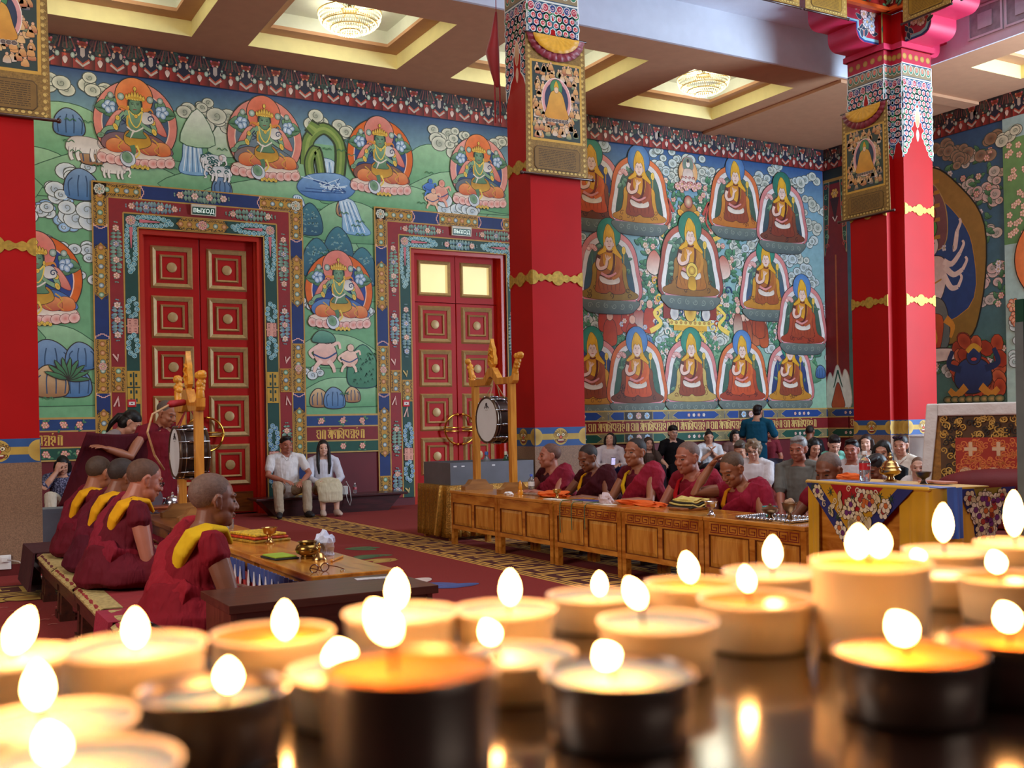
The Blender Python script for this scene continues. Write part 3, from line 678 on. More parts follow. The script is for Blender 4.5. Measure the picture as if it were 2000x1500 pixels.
def steps(p, s, w, d, c='#e9b0a4'):
    pts = [(s-d*.1, 0), (s+d*.02, w*.0), (s+d*.02, w*.18), (s+d*.07, w*.18), (s+d*.07, w*.34), (s+d*.12, w*.34), (s+d*.12, w*.66), (s+d*.07, w*.66), (s+d*.07, w*.82), (s+d*.02, w*.82), (s+d*.02, w), (s-d*.1, w)]
    p.line(pts, .014, c)
def fcluster(p, s0, s1, w, leafc=('#3f5f52', '#5c7f6c'), fl=('#e08a72', '#4a6a9a', '#e8b098')):
    n = int((s1-s0)/.05)
    for k in range(n):
        s = s0+(s1-s0)*(k+.5)/n; e = 1-abs(2*(k+.5)/n-1)**3
        for d in (-1, 1): leaf(p, s, w*.5, w*.5*max(.35, e), d*(1.2+.5*R_.random()), R_.choice(leafc), '#93b09a', '#1c2c28', .38)
    m = max(1, int((s1-s0)/.2))
    for k in range(m): flower(p, s0+(s1-s0)*(k+.5)/m, w*.5, w*.27, fl[k % len(fl)], '#f4ddcc', 6)
def scroll(p, s0, s1, w, c='#3f8f9a', c2='#bfe0da', n=None):
    n = n or int((s1-s0)/.035)
    for k in range(n):
        f = (k+.5)/n; s = s0+(s1-s0)*f; e = max(.25, 1-abs(2*f-1)**2); t = w*.5+(w*.36*e)*(-1)**k; r = w*.17
        p.ell(s, t, r*1.05, None, c, '#1d5a78', 0, .006, c2, 9); p.spiral(s, t, r*.7, c2, .009, 1.1, k)
def lattice(p, s0, s1, w, c='#e0a08c', bg='#6a1418'):
    p.rect(s0, w*.05, s1, w*.95, bg); g = (s1-s0)/4
    for i in range(2):
        for j in range(2):
            a, b = s0+g*(.2+2*i), w*(.1+.45*j); p.frame(a, b, a+g*1.6, b+w*.36, .016, c); p.frame(a+g*.45, b+w*.11, a+g*1.15, b+w*.25, .01, c)
    p.line([(s0, w*.5), (s1, w*.5)], .016, c); p.line([((s0+s1)/2, 0), ((s0+s1)/2, w)], .016, c)
def goldlat(p, s0, s1, w):
    p.rect(s0, 0, s1, w, '#c2962e')
    for i in range(4):
        for j in range(2): p.rect(s0+(s1-s0)*(i+.35)/4, w*(.2+.42*j), s0+(s1-s0)*(i+.75)/4, w*(.36+.42*j), '#12382e')
    p.line([(s0+.02, w*.5), (s1-.02, w*.5)], .02, '#12382e'); p.line([((s0+s1)/2, 0), ((s0+s1)/2, w)], .018, '#12382e')
def vpat(p, s0, s1, w, c='#e2b3a6'):
    for d in (0, .03): p.line([(s0, w*.1), ((s0+s1)/2-d, w*.46), (s0, w*.5)], .02, c)
def surround(p, x0, x1, xi0, xi1, top, topi, kind):
    # three nested painted bands: blue/gold, red, green, split by gold fillets
    W = .205; fil = .011
    for i, (bg, o) in enumerate((('#0d2a66', 0), ('#8c1418', W), ('#0f4238', 2*W))):
        p.rect(x0+o, .13, x0+o+W, top-o, bg); p.rect(x1-o-W, .13, x1-o, top-o, bg); p.rect(x0+o+W, top-o-W, x1-o-W, top-o, bg)
    L0 = p.l
    for side in (0, 1):
        for i in range(3):
            p.l = L0
            # vertical band: s runs downward from the top
            xx = x0+i*W if side == 0 else x1-i*W
            p.push(xx, top-i*W, 1, 1, -pi/2)
            if side: p.push(0, 0, 1, 1, 0)
            else: p.push(0, 0, 1, 1, 0)
            def T(f, *a, **k): f(p, *a, **k)
            p.T[-1] = p.T[-1] if side == 1 else p.T[-1]
            w = W-.03
            # s = down, t = across; for the left side t must run to +x, for the right to -x
            t = p.T[-1]
            p.T[-1] = (t[0], -t[1], t[2], -t[3], t[4], t[5]) if side == 1 else t
            t = p.T[-1]; p.T[-1] = (t[0], t[1], t[2], t[3], t[4]+(.015 if side == 0 else -.015), t[5])
            if i == 0:
                goldsec(p, 0, .62, w); steps(p, .62, w, .3); goldsec(p, .86, 1.66, w, True, True); steps(p, 2.18, w, -.3); goldsec(p, 2.22, 2.98, w); flower(p, 2.6, w*.5, w*.33, '#e9c8b8', '#c0522e', 8); steps(p, 3.0, w, .3); goldsec(p, 3.2, 4.0, w, True, True); goldsec(p, 4.3, 4.66, w)
            if i == 1:
                fcluster(p, .32, 1.22, w) ; fcluster(p, 1.42, 2.05, w, ('#3d5578', '#5a74a0'), ('#e6b4a4', '#d98a80')); vpat(p, 2.22, 2.42, w); goldsec(p, 2.4, 2.76, w, False, False, '#b98428'); vpat(p, 2.96, 2.74, w); fcluster(p, 3.2, 3.8, w); fcluster(p, 3.95, 4.45, w, ('#3d5578', '#5a74a0'))
            if i == 2:
                scroll(p, .05, .85, w, '#3f8f9a' if kind == 0 else '#5a8a8a'); flower(p, .1, w*.5, w*.34, '#e3c0b4', '#b05a4a', 8); p.line([(.2, w*.5), (.5, w*.5)], .05, '#cc6a72', .01)
                if kind == 0: scroll(p, 1.2, 1.5, w); lattice(p, 1.5, 1.72, w); scroll(p, 1.72, 2.05, w)
                else: fcluster(p, 1.1, 2.0, w, ('#3a6284', '#4f7f9a'), ('#d9a08c', '#7aa0c8'))
                if kind == 0: goldlat(p, 2.25, 2.72, w)
                else: vpat(p, 2.2, 2.4, w, '#c9b06a'); goldsec(p, 2.35, 2.7, w); vpat(p, 2.95, 2.68, w)
                scroll(p, 3.05, 3.45, w, '#2c62a0'); lattice(p, 3.45, 3.66, w); scroll(p, 3.66, 4.0, w, '#2c62a0'); vpat(p, 4.1, 4.25, w, '#c9b06a')
            p.pop(); p.pop()
    # horizontal bands
    for i in range(3):
        p.l = L0; p.push(x0+i*W, top-(i+1)*W+.015); w = W-.03; ln = x1-x0-2*i*W; c = ln/2
        if i == 0:
            for a, b in ((0, .66), (ln-.66, ln)): goldsec(p, a, b, w)
            flower(p, .1, w*.5, w*.45, '#e8e0d0', '#3f7a5a', 8); flower(p, ln-.1, w*.5, w*.45, '#e8e0d0', '#3f7a5a', 8); steps(p, .66, w, .3); steps(p, ln-.66, w, -.3)
            if kind == 0: fcluster(p, c-.42, c+.42, w*1.1, fl=('#e8a08c', '#eebcae'))
            else: goldsec(p, c-.36, c+.36, w); steps(p, c-.38, w, -.3); steps(p, c+.38, w, .3)
        if i == 1:
            fcluster(p, .22, 1.02, w, ('#4a5f8a', '#62789c') if kind == 0 else ('#3f5f5c', '#567a70')); fcluster(p, ln-1.0, ln-.2, w)
        if i == 2:
            scroll(p, .05, .68, w); scroll(p, ln-.68, ln-.05, w); flower(p, .1, w*.5, w*.4, '#e3c0b4', '#b05a4a', 8); flower(p, ln-.1, w*.5, w*.4, '#e3c0b4', '#b05a4a', 8)
            p.line([(.22, w*.5), (.5, w*.5)], .05, '#cc6a72', .01); p.line([(ln-.22, w*.5), (ln-.5, w*.5)], .05, '#cc6a72', .01)
            if kind == 0: goldsec(p, c-.38, c+.38, w, True, True); flower(p, c, w*.5, w*.4, '#f0c0b0', '#c04a3a', 8)
            else: fcluster(p, c-.35, c+.35, w, ('#3a6284', '#5a8a9a'), ('#e08a80', '#7fb0d8', '#e8a890'))
        p.pop()
    p.l = L0+30
    for o in (0, W, 2*W, 3*W-.006):
        f = .02
        p.rect(x0+o-f/2, .13, x0+o+f/2, top-o, '#b98d3c'); p.rect(x1-o-f/2, .13, x1-o+f/2, top-o, '#b98d3c'); p.rect(x0+o, top-o-f/2, x1-o, top-o+f/2, '#b98d3c')
GL = {  # strokes of a broad-nibbed ornamental script, one unit high
 0: [([(0, .95), (.75, .95)], .1), ([(.3, .95), (.05, .75), (.32, .6), (.05, .4), (.3, .15), (.5, .05)], .13), ([(.72, .95), (.72, .05)], .16)],
 1: [([(0, .95), (.85, .95)], .1), ([(.1, .75), (.35, .8), (.3, .5), (.08, .4), (.3, .1)], .13), ([(.8, .95), (.78, .02)], .2), ([(.35, 1.1), (.5, 1.2)], .1), ([(.55, .9), (.5, .2)], .12)],
 2: [([(0, .95), (.9, .95)], .1), ([(.15, .95), (.1, .55), (.4, .45), (.35, .1)], .14), ([(.55, .85), (.35, .5)], .1), ([(.85, .95), (.83, .02)], .2)],
 3: [([(-.05, 1.05), (.3, 1.15), (.8, 1.0)], .09), ([(.1, .95), (.1, .05)], .12), ([(.3, .9), (.6, .6), (.3, .35), (.55, .08)], .14), ([(.85, .98), (.83, .02)], .18)],
 4: [([(0, .95), (.85, .95)], .1), ([(.1, .8), (.35, .85), (.15, .5), (.75, .1)], .16), ([(.8, .95), (.8, .05)], .14)],
 5: [([(0, .95), (.8, .95)], .1), ([(.1, .75), (.4, .8), (.1, .5), (.45, .45), (.2, .05), (.5, .1)], .14), ([(.78, .95), (.76, .02)], .18)],
 6: [([(0, .9), (.6, .9)], .1), ([(.3, .9), (.05, .65), (.4, .5), (.1, .25), (.4, .02)], .15), ([(.2, 1.12), (.42, 1.2)], .11), ([(.6, .9), (.6, .3)], .14)],
 7: [([(0, .95), (.6, .95)], .12), ([(.12, .95), (.1, .05)], .16), ([(.55, .95), (.53, .02)], .2)]}
def script(p, x, y, h, seq, c='#d9ad4c', ga=.88):
    for g in seq:
        for pts, w in GL[g]: p.line([(x+a*h*ga, y+b*h) for a, b in pts], w*h, c); p.l -= 1
        x += h*ga*1.02
    p.l += 1; return x
def lower_bands(p, a, b, kind):
    z = .885; L0 = p.l
    p.rect(a, .885, b, 1.49, '#b99650'); p.rect(a, .905, b, 1.062, '#0f4a3a'); p.rect(a, 1.082, b, 1.29, '#7a1218'); p.rect(a, 1.31, b, 1.462, '#143a72')
    l = p.l
    if kind == 0:
        for zz in (.985, 1.386):
            p.l = l; m = (a+b)/2 if b < 8 else (a+b)/2
            for x in ((m-.35, m, m+.32) if b > 3 else (1.66, 1.9, 2.1)):
                bush(p, x, zz, .13, 5, ('#2c5a48', '#3f6f58'), ('#d9705c', '#e6a08c')); flower(p, x, zz, .05, '#dc7a66', '#f2d0c0')
        p.l = l
        if b > 3: script(p, 5.53, 1.1, .145, (0, 7, 1, 2, 3, 4, 5, 6, 7), ga=.62)
        else: script(p, 1.36, 1.1, .145, (2, 3, 4, 5, 6, 7), ga=.62)
    else:
        x = a+.05; k = 0
        while x < b-.3:
            p.l = l
            for zz, hh, c in ((.983, .157, '#0f4a3a'), (1.386, .152, '#173f86')):
                p.l = l; ln = 1.35
                p.rect(x, zz-hh/2, x+ln, zz+hh/2, '#7f7350'); 
                for q in range(12): p.spiral(x+ln*q/12, zz+.04*(-1)**q, .03, '#b9a468', .01, 1)
                if k % 2 == 0:
                    p.poly([(x+.1, zz), (x+.22, zz+hh*.46), (x+1.1, zz+hh*.46), (x+1.22, zz), (x+1.1, zz-hh*.46), (x+.22, zz-hh*.46)], c, None, .006, '#c9b070')
                    for q in range(4): flower(p, x+.48+.12*q, zz, .035, ('#d98a80', '#e8e0d8')[q % 2], '#f0e0d8', 5)
                else:
                    p.poly([(x+.04, zz), (x+.12, zz+hh*.46), (x+.34, zz+hh*.46), (x+.34, zz-hh*.46), (x+.12, zz-hh*.46)], c, None, .005, '#c9b070'); p.poly([(x+1.3, zz), (x+1.22, zz+hh*.46), (x+1.0, zz+hh*.46), (x+1.0, zz-hh*.46), (x+1.22, zz-hh*.46)], c, None, .005, '#c9b070')
                    p.rect(x+.36, zz-hh*.46, x+.98, zz+hh*.46, '#3c3430')
                    for q, cc in enumerate(('#7fb0d8', '#d98a7a', '#7fb0d8')): flower(p, x+.48+.19*q, zz, .065, cc, '#e8eef0', 8)
            x += 1.36; k += 1
        p.l = l; x = a+.03
        while x < b-.9: x = script(p, x, 1.105, .15, (0, 7, 1, 2, 3, 4, 5, 6, 7), '#d8b96a', .68)
def frieze(p, a, b):  # pale and red paints darkened to carry the shade under the ceiling
    p.rect(a, 6.35, b, 6.79, '#3a1216'); L1 = p.l; x = a; 
    while x < b-.01:
        l = p.l; p.l = L1; e = min(b, x+.145); lc = (L('#3c0c10'), L('#a02e28')); p._face([(x, 6.36), (e, 6.36), (e, 6.58), (x, 6.58)], [lc[1], lc[0], lc[0], lc[1]]); x += .145
    p.l = L1+1; p.rect(a, 6.55, b, 6.79, '#1c1c26'); L2 = p.l; x = a+.1; k = 0
    while x < b-.1:
        p.l = L2
        for q in range(9): p.ell(x+(R_.random()-.5)*.4, 6.6+.15*R_.random(), .045, .05, R_.choice(('#3f5a4c', '#33463e', '#4a4a44', '#5a2a34')), '#2a3430', 0, .006, '#12161a', 10)
        for q in range(6): p.line([(x+(q-2.5)*.03, 6.78), (x+(q-2.5)*.055, 6.62)], .012, ('#5c4038', '#8a4a42')[q % 2], .02)
        for q in range(8): p.ell(x+.2*math.cos(2.6+q*.7), 6.68+.1*math.sin(2.6+q*.7), .017, None, R_.choice(('#d98a60', '#e0c0a0', '#d0707a', '#9ab0a0')), None, 0, .004, '#1a1210', 8)
        p.ell(x-.1, 6.53, .03, .04, '#8fa898', '#cfd8c8', 0, .005, INK, 8); p.ell(x+.1, 6.53, .03, .04, '#8fa898', '#cfd8c8', 0, .005, INK, 8)
        p.ell(x, 6.53, .02, None, '#c85038', None, 0, 0, None, 8); p.blob([(x, 6.51), (x-.035, 6.47), (x, 6.4), (x+.035, 6.47)], '#e8d8cc', '#c9a8a0', .004, INK, 3)
        X = x+.23; p.l = L2+4
        p.poly([(X-.13, 6.66), (X+.13, 6.66), (X+.12, 6.5), (X, 6.4), (X-.12, 6.5)], '#191c34', None, .006, '#0c0c14'); 
        if k % 2: p.poly([(X-.03, 6.65), (X+.03, 6.65), (X+.03, 6.54), (X, 6.51), (X-.03, 6.54)], '#b5a69c')
        else:
            for sx in (-1, 1): p.ell(X+sx*.05, 6.6, .022, .045, '#b8aa9c', None, 0, .004, INK, 8)
        for d, c in ((0, '#191c34'), (.03, '#b2482e'), (.055, '#c0b0a4')): p.line([(X-.09, 6.52-d), (X, 6.45-d), (X+.09, 6.52-d)], .03, c)
        for sx in (-1, 1): p.ell(X+sx*.1, 6.55, .03, None, '#b8a898', None, 0, .004, INK, 8); p.ell(X+sx*.1, 6.56, .018, None, '#191c34', None, 0, 0, None, 8)
        p.ell(X, 6.7, .07, .04, '#a5402c', '#6a2018', 0, .006, '#20100c', 10)
        x += .46; k += 1
    p.l = L2+30
# ------------------------------------------------------------------ left mural with green goddesses
P1 = Paint((0, WY-.001, 0), (1, 0, 0), (0, 0, 1), clip=(-5, 10.35, .1, 6.785))
P1.rect(-5, 4.3, 10.35, 6.36, '#74ab7c', '#7fae86')
for a_, b_ in ((-5, 2.6), (5.1, 6.8), (9.3, 10.35)): P1.rect(a_, 1.48, b_, 4.3, '#6fa878')
P1.l = 3; P1.rect(-5, 5.7, 10.35, 6.36, '#7fa7ae', '#1d3f72')
P1.wrap = 4
hs = ('#5f9f6c', '#74ad78', '#6aa878', '#5b9668')
for (x, y, sx, sy) in ((2.0, 5.5, .9, .6), (1.6, 4.9, .8, .5), (3.6, 5.6, .8, .55), (2.6, 4.95, 1.2, .45), (4.4, 5.0, 1.1, .35), (5.2, 5.2, .9, .4), (5.2, 4.9, 1.3, .3), (7.7, 5.55, .8, .6), (8.2, 5.2, 1.2, .5), (6.9, 5.0, 1.2, .35), (9.4, 5.3, 1, .6), (6.2, 4.55, .8, .5), (5.9, 4.1, .5, .6), (6.3, 3.7, .5, .6), (5.9, 2.5, .8, .4), (6.0, 1.85, .8, .35), (1.8, 2.5, .7, .45), (1.7, 1.9, .9, .35), (9.6, 4.9, 1, .4), (0, 5, 1.6, .8), (0, 3, 1.6, 1), (-2.5, 4, 2, 1.5)):
    hill(P1, [(x-sx, y-sy*.6), (x-sx*.6, y+sy*.3), (x-sx*.1, y+sy*.6), (x+sx*.5, y+sy*.35), (x+sx, y-sy*.6)], R_.choice(hs), '#9cc79a')
P1.wrap = 100
for (x, y, s) in ((1.95, 6.12, .22), (2.35, 6.15, .24), (2.6, 6.05, .16), (3.75, 5.95, .22), (4.1, 5.85, .25), (3.95, 6.05, .16), (5.55, 6.05, .22), (6.0, 6.0, .22), (7.7, 6.05, .25), (7.95, 5.9, .22), (8.15, 6.1, .18), (8.9, 6.05, .2), (9.4, 6.0, .3)): cloud(P1, x, y, s)
for (x, y) in ((3.8, 5.75), (4.2, 5.65)): hill(P1, [(x-.25, y-.25), (x, y+.25), (x+.25, y-.25)], '#a8c8a0', '#e6e8d8')
for (x, y, s) in ((2.1, 4.9, .25), (1.95, 4.6, .22), (2.1, 4.3, .28), (1.75, 3.9, .25), (2.1, 3.8, .2), (1.6, 4.3, .2), (2.2, 3.4, .16), (8.0, 4.9, .26), (8.25, 4.85, .2), (5.5, 2.15, .14), (5.45, 3.2, .13), (6.45, 3.1, .12)):
    cloud(P1, x, y, s, '#dfe6e2', '#a9bccb')
for (x, y, s) in ((1.75, 4.35, .16), (2.0, 4.15, .17), (2.1, 4.45, .12)): cloud(P1, x, y, s, '#86b4dc', '#cfe2ee', 4)
for (x, y, s) in ((2.2, 4.75, .4), (2.05, 5.6, .35), (4.15, 4.9, .25), (1.75, 2.3, .5), (2.05, 2.0, .4), (2.15, 2.35, .35), (5.85, 1.75, .3)): rock(P1, x, y, s)
for (x, y, s) in ((2.35, 5.2, .3), (1.75, 2.0, .4), (6.1, 4.75, .28), (5.6, 1.75, .26), (6.15, 1.8, .22)): rock(P1, x, y, s, ('#9a6a40', '#d9b98a'))
water(P1, 3.72, 5.05, .35, .45); water(P1, 5.75, 4.95, .5, .5); P1.l = 190; P1.blob([(5.3, 5.0), (5.5, 5.2), (6.0, 5.25), (6.25, 5.05), (6.0, 4.85), (5.5, 4.85)], '#3a6fae', '#86aed4', .01, '#234a7c')
for k in range(22): P1.curve([(5.35+.8*R_.random(), 4.9+.3*R_.random()) for _ in range(1)]*1+[(5.6+.5*R_.random(), 4.95+.2*R_.random()), (5.9, 5.0+.1*R_.random())], .012, ('#cfe2ee', '#1f4a86')[k % 2])
water(P1, 6.1, 4.35, .38, .5, .08); water(P1, 5.3, 4.55, .2, .3, .05)
for pts, w in (([(5.45, 5.35), (5.5, 5.75), (5.75, 5.95), (6.0, 5.75), (6.0, 5.3), (5.92, 5.05)], .17), ([(5.55, 5.05), (5.5, 5.4), (5.62, 5.6), (5.7, 5.2)], .14), ([(5.62, 5.9), (5.5, 5.98)], .2)):
    P1.curve(pts, w+.03, '#2c3a1c'); P1.curve(pts, w, '#6d8a3c', w*.7); P1.curve(pts, w*.35, '#8fa552', w*.2)
for x, y, s in ((5.95, 3.85, .5), (5.6, 3.65, .5), (6.35, 3.55, .5), (5.5, 4.3, .4)): tree(P1, x, y, s)
tree(P1, 6.33, 1.95, .55, '#3c7a5c', '#5c9a74', '#2c5a44')
P1.wrap = None; P1.l = 230
# white elephants and lions, small figures
def beast(x, y, s, c='#ece6dc', c2='#cfc4b8', oc='#6a6058', flip=1):
    P1.push(x, y, s, flip); P1.blob([(-.5, .1), (-.3, .3), (.2, .3), (.45, .15), (.4, -.1), (-.4, -.12)], c, c2, .02, oc)
    for q in (-.38, -.2, .18, .34): P1.curve([(q, 0), (q-.02, -.2), (q+.03, -.36)], .13, oc, .11); P1.curve([(q, 0), (q-.02, -.2), (q+.03, -.35)], .1, c, .08)
    P1.ell(.5, .2, .18, .17, c, c2, 0, .02, oc, 14); P1.curve([(.6, .15), (.68, -.05), (.6, -.2), (.7, -.24)], .08, c, .04); P1.ell(.42, .2, .08, .12, '#e0b8ac', c, .3, .012, oc, 10); P1.ell(.56, .25, .02, None, '#2a2018', None, 0, 0, None, 6)
    P1.pop()
beast(2.25, 5.25, .5, flip=1); beast(2.62, 4.98, .33); beast(4.0, 5.25, .32, '#efece8', '#d0d8dc', '#1d4a4a'); beast(4.12, 5.08, .34, '#efece8', '#cfd8dc', '#1d4a4a', -1)
for k in range(14): P1.spiral(3.85+.4*R_.random(), 5.02+.34*R_.random(), .035, '#1f5a58', .02, 1)
def pinkfig(x, y, s, c, c2):
    P1.push(x, y, s); P1.blob([(-.3, .1), (-.1, .3), (.2, .25), (.3, -.05), (.1, -.25), (-.2, -.2)], c, c2, .02, INK); P1.ell(.05, .4, .12, .13, c2, c, 0, .015, INK, 12)
    for q in (-.25, .2): P1.curve([(q*.4, -.15), (q, -.3), (q*1.2, -.45)], .12, c2, .07)
    P1.curve([(-.2, .2), (-.4, .05), (-.3, -.1)], .09, c2, .06); P1.curve([(.15, .2), (.35, .3), (.4, .15)], .09, c2, .06); P1.curve([(-.3, 0), (0, -.1), (.3, .05)], .04, '#2c4a7c'); P1.pop()
pinkfig(5.7, 2.42, .62, '#e0a898', '#eec8b8'); pinkfig(6.1, 2.35, .45, '#e6b49c', '#f0cdb8'); P1.blob([(5.5, 2.62), (5.6, 2.78), (5.8, 2.75), (5.85, 2.62)], '#3f7a6a', '#6fa88c', .012, INK)
pinkfig(7.75, 5.1, .45, '#d97a6a', '#e8a890'); pinkfig(7.55, 5.18, .3, '#2f5fae', '#4f7fc8'); pinkfig(7.6, 5.0, .35, '#e0a080', '#ecc0a0')
for k in range(9): a = k*.35; leaf(P1, 1.95, 2.02, .3, a, '#2f5f3f', '#4f8a5c', INK, .12)
for k in range(150):
    P1.l = 330+(k % 20); x = -.5+10.5*R_.random(); y = 1.6+4.2*R_.random()
    if y < 4.9 and (2.2 < x < 5.45 or 6.45 < x < 9.7): continue
    P1.curve([(x, y), (x+.03, y+.03), (x+.07, y), (x+.11, y+.03), (x+.15, y)], .012, '#3d7a50')
T0 = P1.l
TA = dict(a=(('#e8894a', '#e0632a'), ('#d8665a', '#e08a78'), ('#3d5572', '#66788a')), b=(('#e3785a', '#d85c34'), ('#cf5f52', '#dd8878'), ('#5a7080', '#7f929a')), c=(('#dd8c7c', '#cf6a58'), ('#e58428', '#d96414'), ('#20407c', '#3d5c8c')), d=(('#e87f3c', '#d8551c'), ('#d8685c', '#e39a8c'), ('#20407c', '#4a6a94')), e=(('#e58876', '#d8685a'), ('#e87f1e', '#d86010'), ('#20408a', '#20408a')))
SK2 = ('#3d66a4', '#5c82b8')
for (x, y, s, k, sk, f) in ((2.93, 5.68, 1, 'a', ('#8a5a58', '#7a5f6a'), 1), (4.81, 5.68, 1, 'b', ('#5f7a86', '#8a6a60'), 1), (6.69, 5.62, .98, 'c', ('#7a5a4c', '#8a4a34'), 1), (8.48, 5.55, .96, 'd', ('#4f6f78', '#6a6a70'), 1), (1.6, 3.4, 1, 'e', SK2, 1), (5.95, 3.43, .97, 'e', SK2, 1), (-.6, 5.6, 1, 'c', SK2, 1), (-.6, 3.4, 1, 'b', SK2, 1)):
    P1.l = T0; tara(P1, x, y, s, *TA[k], skirt=sk)
P1.l = T0+90
frieze(P1, -5, 10.35)
lower_bands(P1, -5, 2.31, 0); lower_bands(P1, 5.37, 6.56, 0)
l = P1.l; surround(P1, 2.32, 5.365, 2.93, 4.73, 4.8, 4.18, 0); P1.l = l; surround(P1, 6.565, 9.575, 7.19, 8.95, 4.79, 4.18, 1)
struct(P1.obj('mural_goddesses', PM, wall_back))
# ------------------------------------------------------------------ right mural of the pointed-hat teachers
P2 = Paint((0, WY-.001, 0), (1, 0, 0), (0, 0, 1), clip=(9.58, 16.49, .1, 6.785))
P2.rect(9.58, 1.48, 16.5, 5.4, '#8fb89a', '#7fa8b8'); P2.rect(9.58, 5.4, 16.5, 6.36, '#7fa8b8', '#28508a')
P2.wrap = 4
for k in range(16): x = 9.6+6.9*R_.random(); y = 1.6+1.6*R_.random(); hill(P2, [(x-.4, y-.3), (x-.2, y+.15), (x+.1, y+.25), (x+.4, y-.3)], R_.choice(('#4f8a5c', '#5f9a68', '#3f7a58')), '#9cc49a')
P2.wrap = 60
for k in range(300): cloud(P2, 9.7+6.8*R_.random(), 2.4+3.9*R_.random(), .2, R_.choice(('#d9dccf', '#d3ddda', '#c9d8dc')), '#8f9e98', 3)
for k in range(16): cloud(P2, 14.6+1.8*R_.random(), 3.6+2.6*R_.random(), .2, '#cfd2c4', '#8a9488', 4)
for k in range(20): rock(P2, 9.8+6.6*R_.random(), 1.6+1.9*R_.random(), .24, R_.choice((('#28508a', '#5f86b0'), ('#3f7a5c', '#7aa884'))))
P2.wrap = 110
for k in range(90): bush(P2, 9.9+6.2*R_.random(), 2.5+1.2*R_.random(), .3, 8, ('#3a7a5a', '#4f8a68', '#2f6a5c'), ('#e8b0a0', '#e0d0c8', '#8fb4dc'))
for k in range(80): bush(P2, 11.7+2.6*R_.random(), 3.2+2.5*R_.random(), .34, 11, ('#24584a', '#2f6a4c', '#1f4c44'), ('#e8c0a0', '#e6d0c0', '#d9786a'))
# guardian lions, offering figures and golden dragons round the centre
P2.wrap = None; P2.l = 210
for (x, y) in ((11.0, 3.2), (11.25, 3.15), (11.5, 3.2), (11.75, 3.15), (12.0, 3.2), (11.1, 2.95), (11.6, 2.9)): 
    P2.blob([(x-.13, y-.25), (x-.12, y+.1), (x, y+.2), (x+.12, y+.1), (x+.13, y-.25)], R_.choice(('#b8381c', '#c24a24', '#3f62a0', '#d9d2c6')), '#a83018', .01, INK); P2.ell(x, y+.25, .07, .08, '#e2b49c', '#d8a088', 0, .008, INK, 10)
for k in range(14): x = 14.1+.9*R_.random(); y = 3.0+.35*R_.random(); P2.blob([(x-.1, y-.28), (x-.09, y+.05), (x, y+.15), (x+.09, y+.05), (x+.1, y-.28)], R_.choice(('#b04a24', '#c25a2a', '#d9c9b4', '#c06a40')), '#8a3018', .01, INK); P2.ell(x, y+.2, .06, .07, '#e6bca4', None, 0, .008, INK, 9)
for k in range(60):
    P2.l = min(P2.l, 330); x = 12.05+1.85*R_.random(); y = 2.95+.95*R_.random(); P2.spiral(x, y, .06+.06*R_.random(), R_.choice((LGOLD, '#e8c24a', '#d9a52c', '#24406c', '#a83a24', '#e6dccc')), .035, 1.2, R_.random()*6)
for sx in (-1, 1):
    P2.curve([(12.95+sx*.95, 2.95), (12.95+sx*.7, 3.1), (12.95+sx*.85, 3.3), (12.95+sx*.6, 3.5), (12.95+sx*.75, 3.65)], .1, LGOLD, .03)
    P2.curve([(12.95+sx*.6, 4.75), (12.95+sx*.8, 4.85), (12.95+sx*.7, 5.0), (12.95+sx*1.0, 5.1), (12.95+sx*1.1, 4.95)], .09, '#e9c052', .03); pinkf = None
    P2.blob([(12.95+sx*.65, 4.2), (12.95+sx*.8, 4.45), (12.95+sx*.95, 4.35), (12.95+sx*1.0, 4.1), (12.95+sx*.8, 4.0)], '#e6d4c4', '#c0604a', .01, INK)
P2.rect(12.55, 2.98, 13.35, 3.08, '#d9a52c'); P2.rect(12.45, 3.08, 13.45, 3.17, '#e9d06a')
for k in range(9): P2.ell(12.5+.112*k, 3.13, .028, None, '#c0903a', None, 0, .005, INK, 8)
for sx in (-1, 1): P2.rect(12.95+sx*.5-.14, 3.2, 12.95+sx*.5+.14, 3.5, '#8a2c1c'); P2.ell(12.95+sx*.38, 3.3, .1, .13, '#d9d4cc', '#a8a8a8', 0, .01, INK, 12); P2.ell(12.95+sx*.4, 3.5, .1, .05, '#5c7a4a', '#9aa86a', 0, .01, INK, 12)
P2.ell(12.95, 3.35, .14, .2, '#e9c052', '#b07a20', 0, .01, INK, 14); P2.ell(12.95, 3.55, .07, .08, '#e9c052', None, 0, .01, INK, 10)
for sx in (-1, 1): P2.curve([(12.95+sx*.2, 2.95), (12.95+sx*.35, 2.8), (12.95+sx*.2, 2.7), (12.95+sx*.1, 2.8)], .06, LGOLD, .03); P2.curve([(12.95+sx*.35, 5.2), (12.95+sx*.5, 5.45), (12.95+sx*.42, 5.1), (12.95+sx*.55, 4.9)], .06, '#b8483a', .03)
P2.ell(12.95, 5.25, .2, .17, '#c08a2c', '#7a3a1c', 0, .012, INK, 14); P2.ell(12.95, 5.42, .1, .12, '#a83a2c', '#d9c9a8', 0, .01, INK, 12)
for sx in (-1, 1): P2.ell(12.95+sx*.18, 5.2, .09, .06, '#e9b23a', '#d98a24', sx*.5, .008, INK, 10)
T0 = P2.l
B1, G_, HO = ('#3f6ea8', '#7aa0c4'), ('#24806a', '#4c9a84'), ('#4a7ab4', '#6f9ace')
OR, PK = ('#d9743c', '#c85a2c'), ('#d98a86', '#c06a6c')
BR, ORB, MIX = ('#8a3a1c', '#a8522c', '#5a1c10'), ('#c2481c', '#d9682c', '#7a2410'), ('#9a4a1e', '#b8702c', '#5a2410')
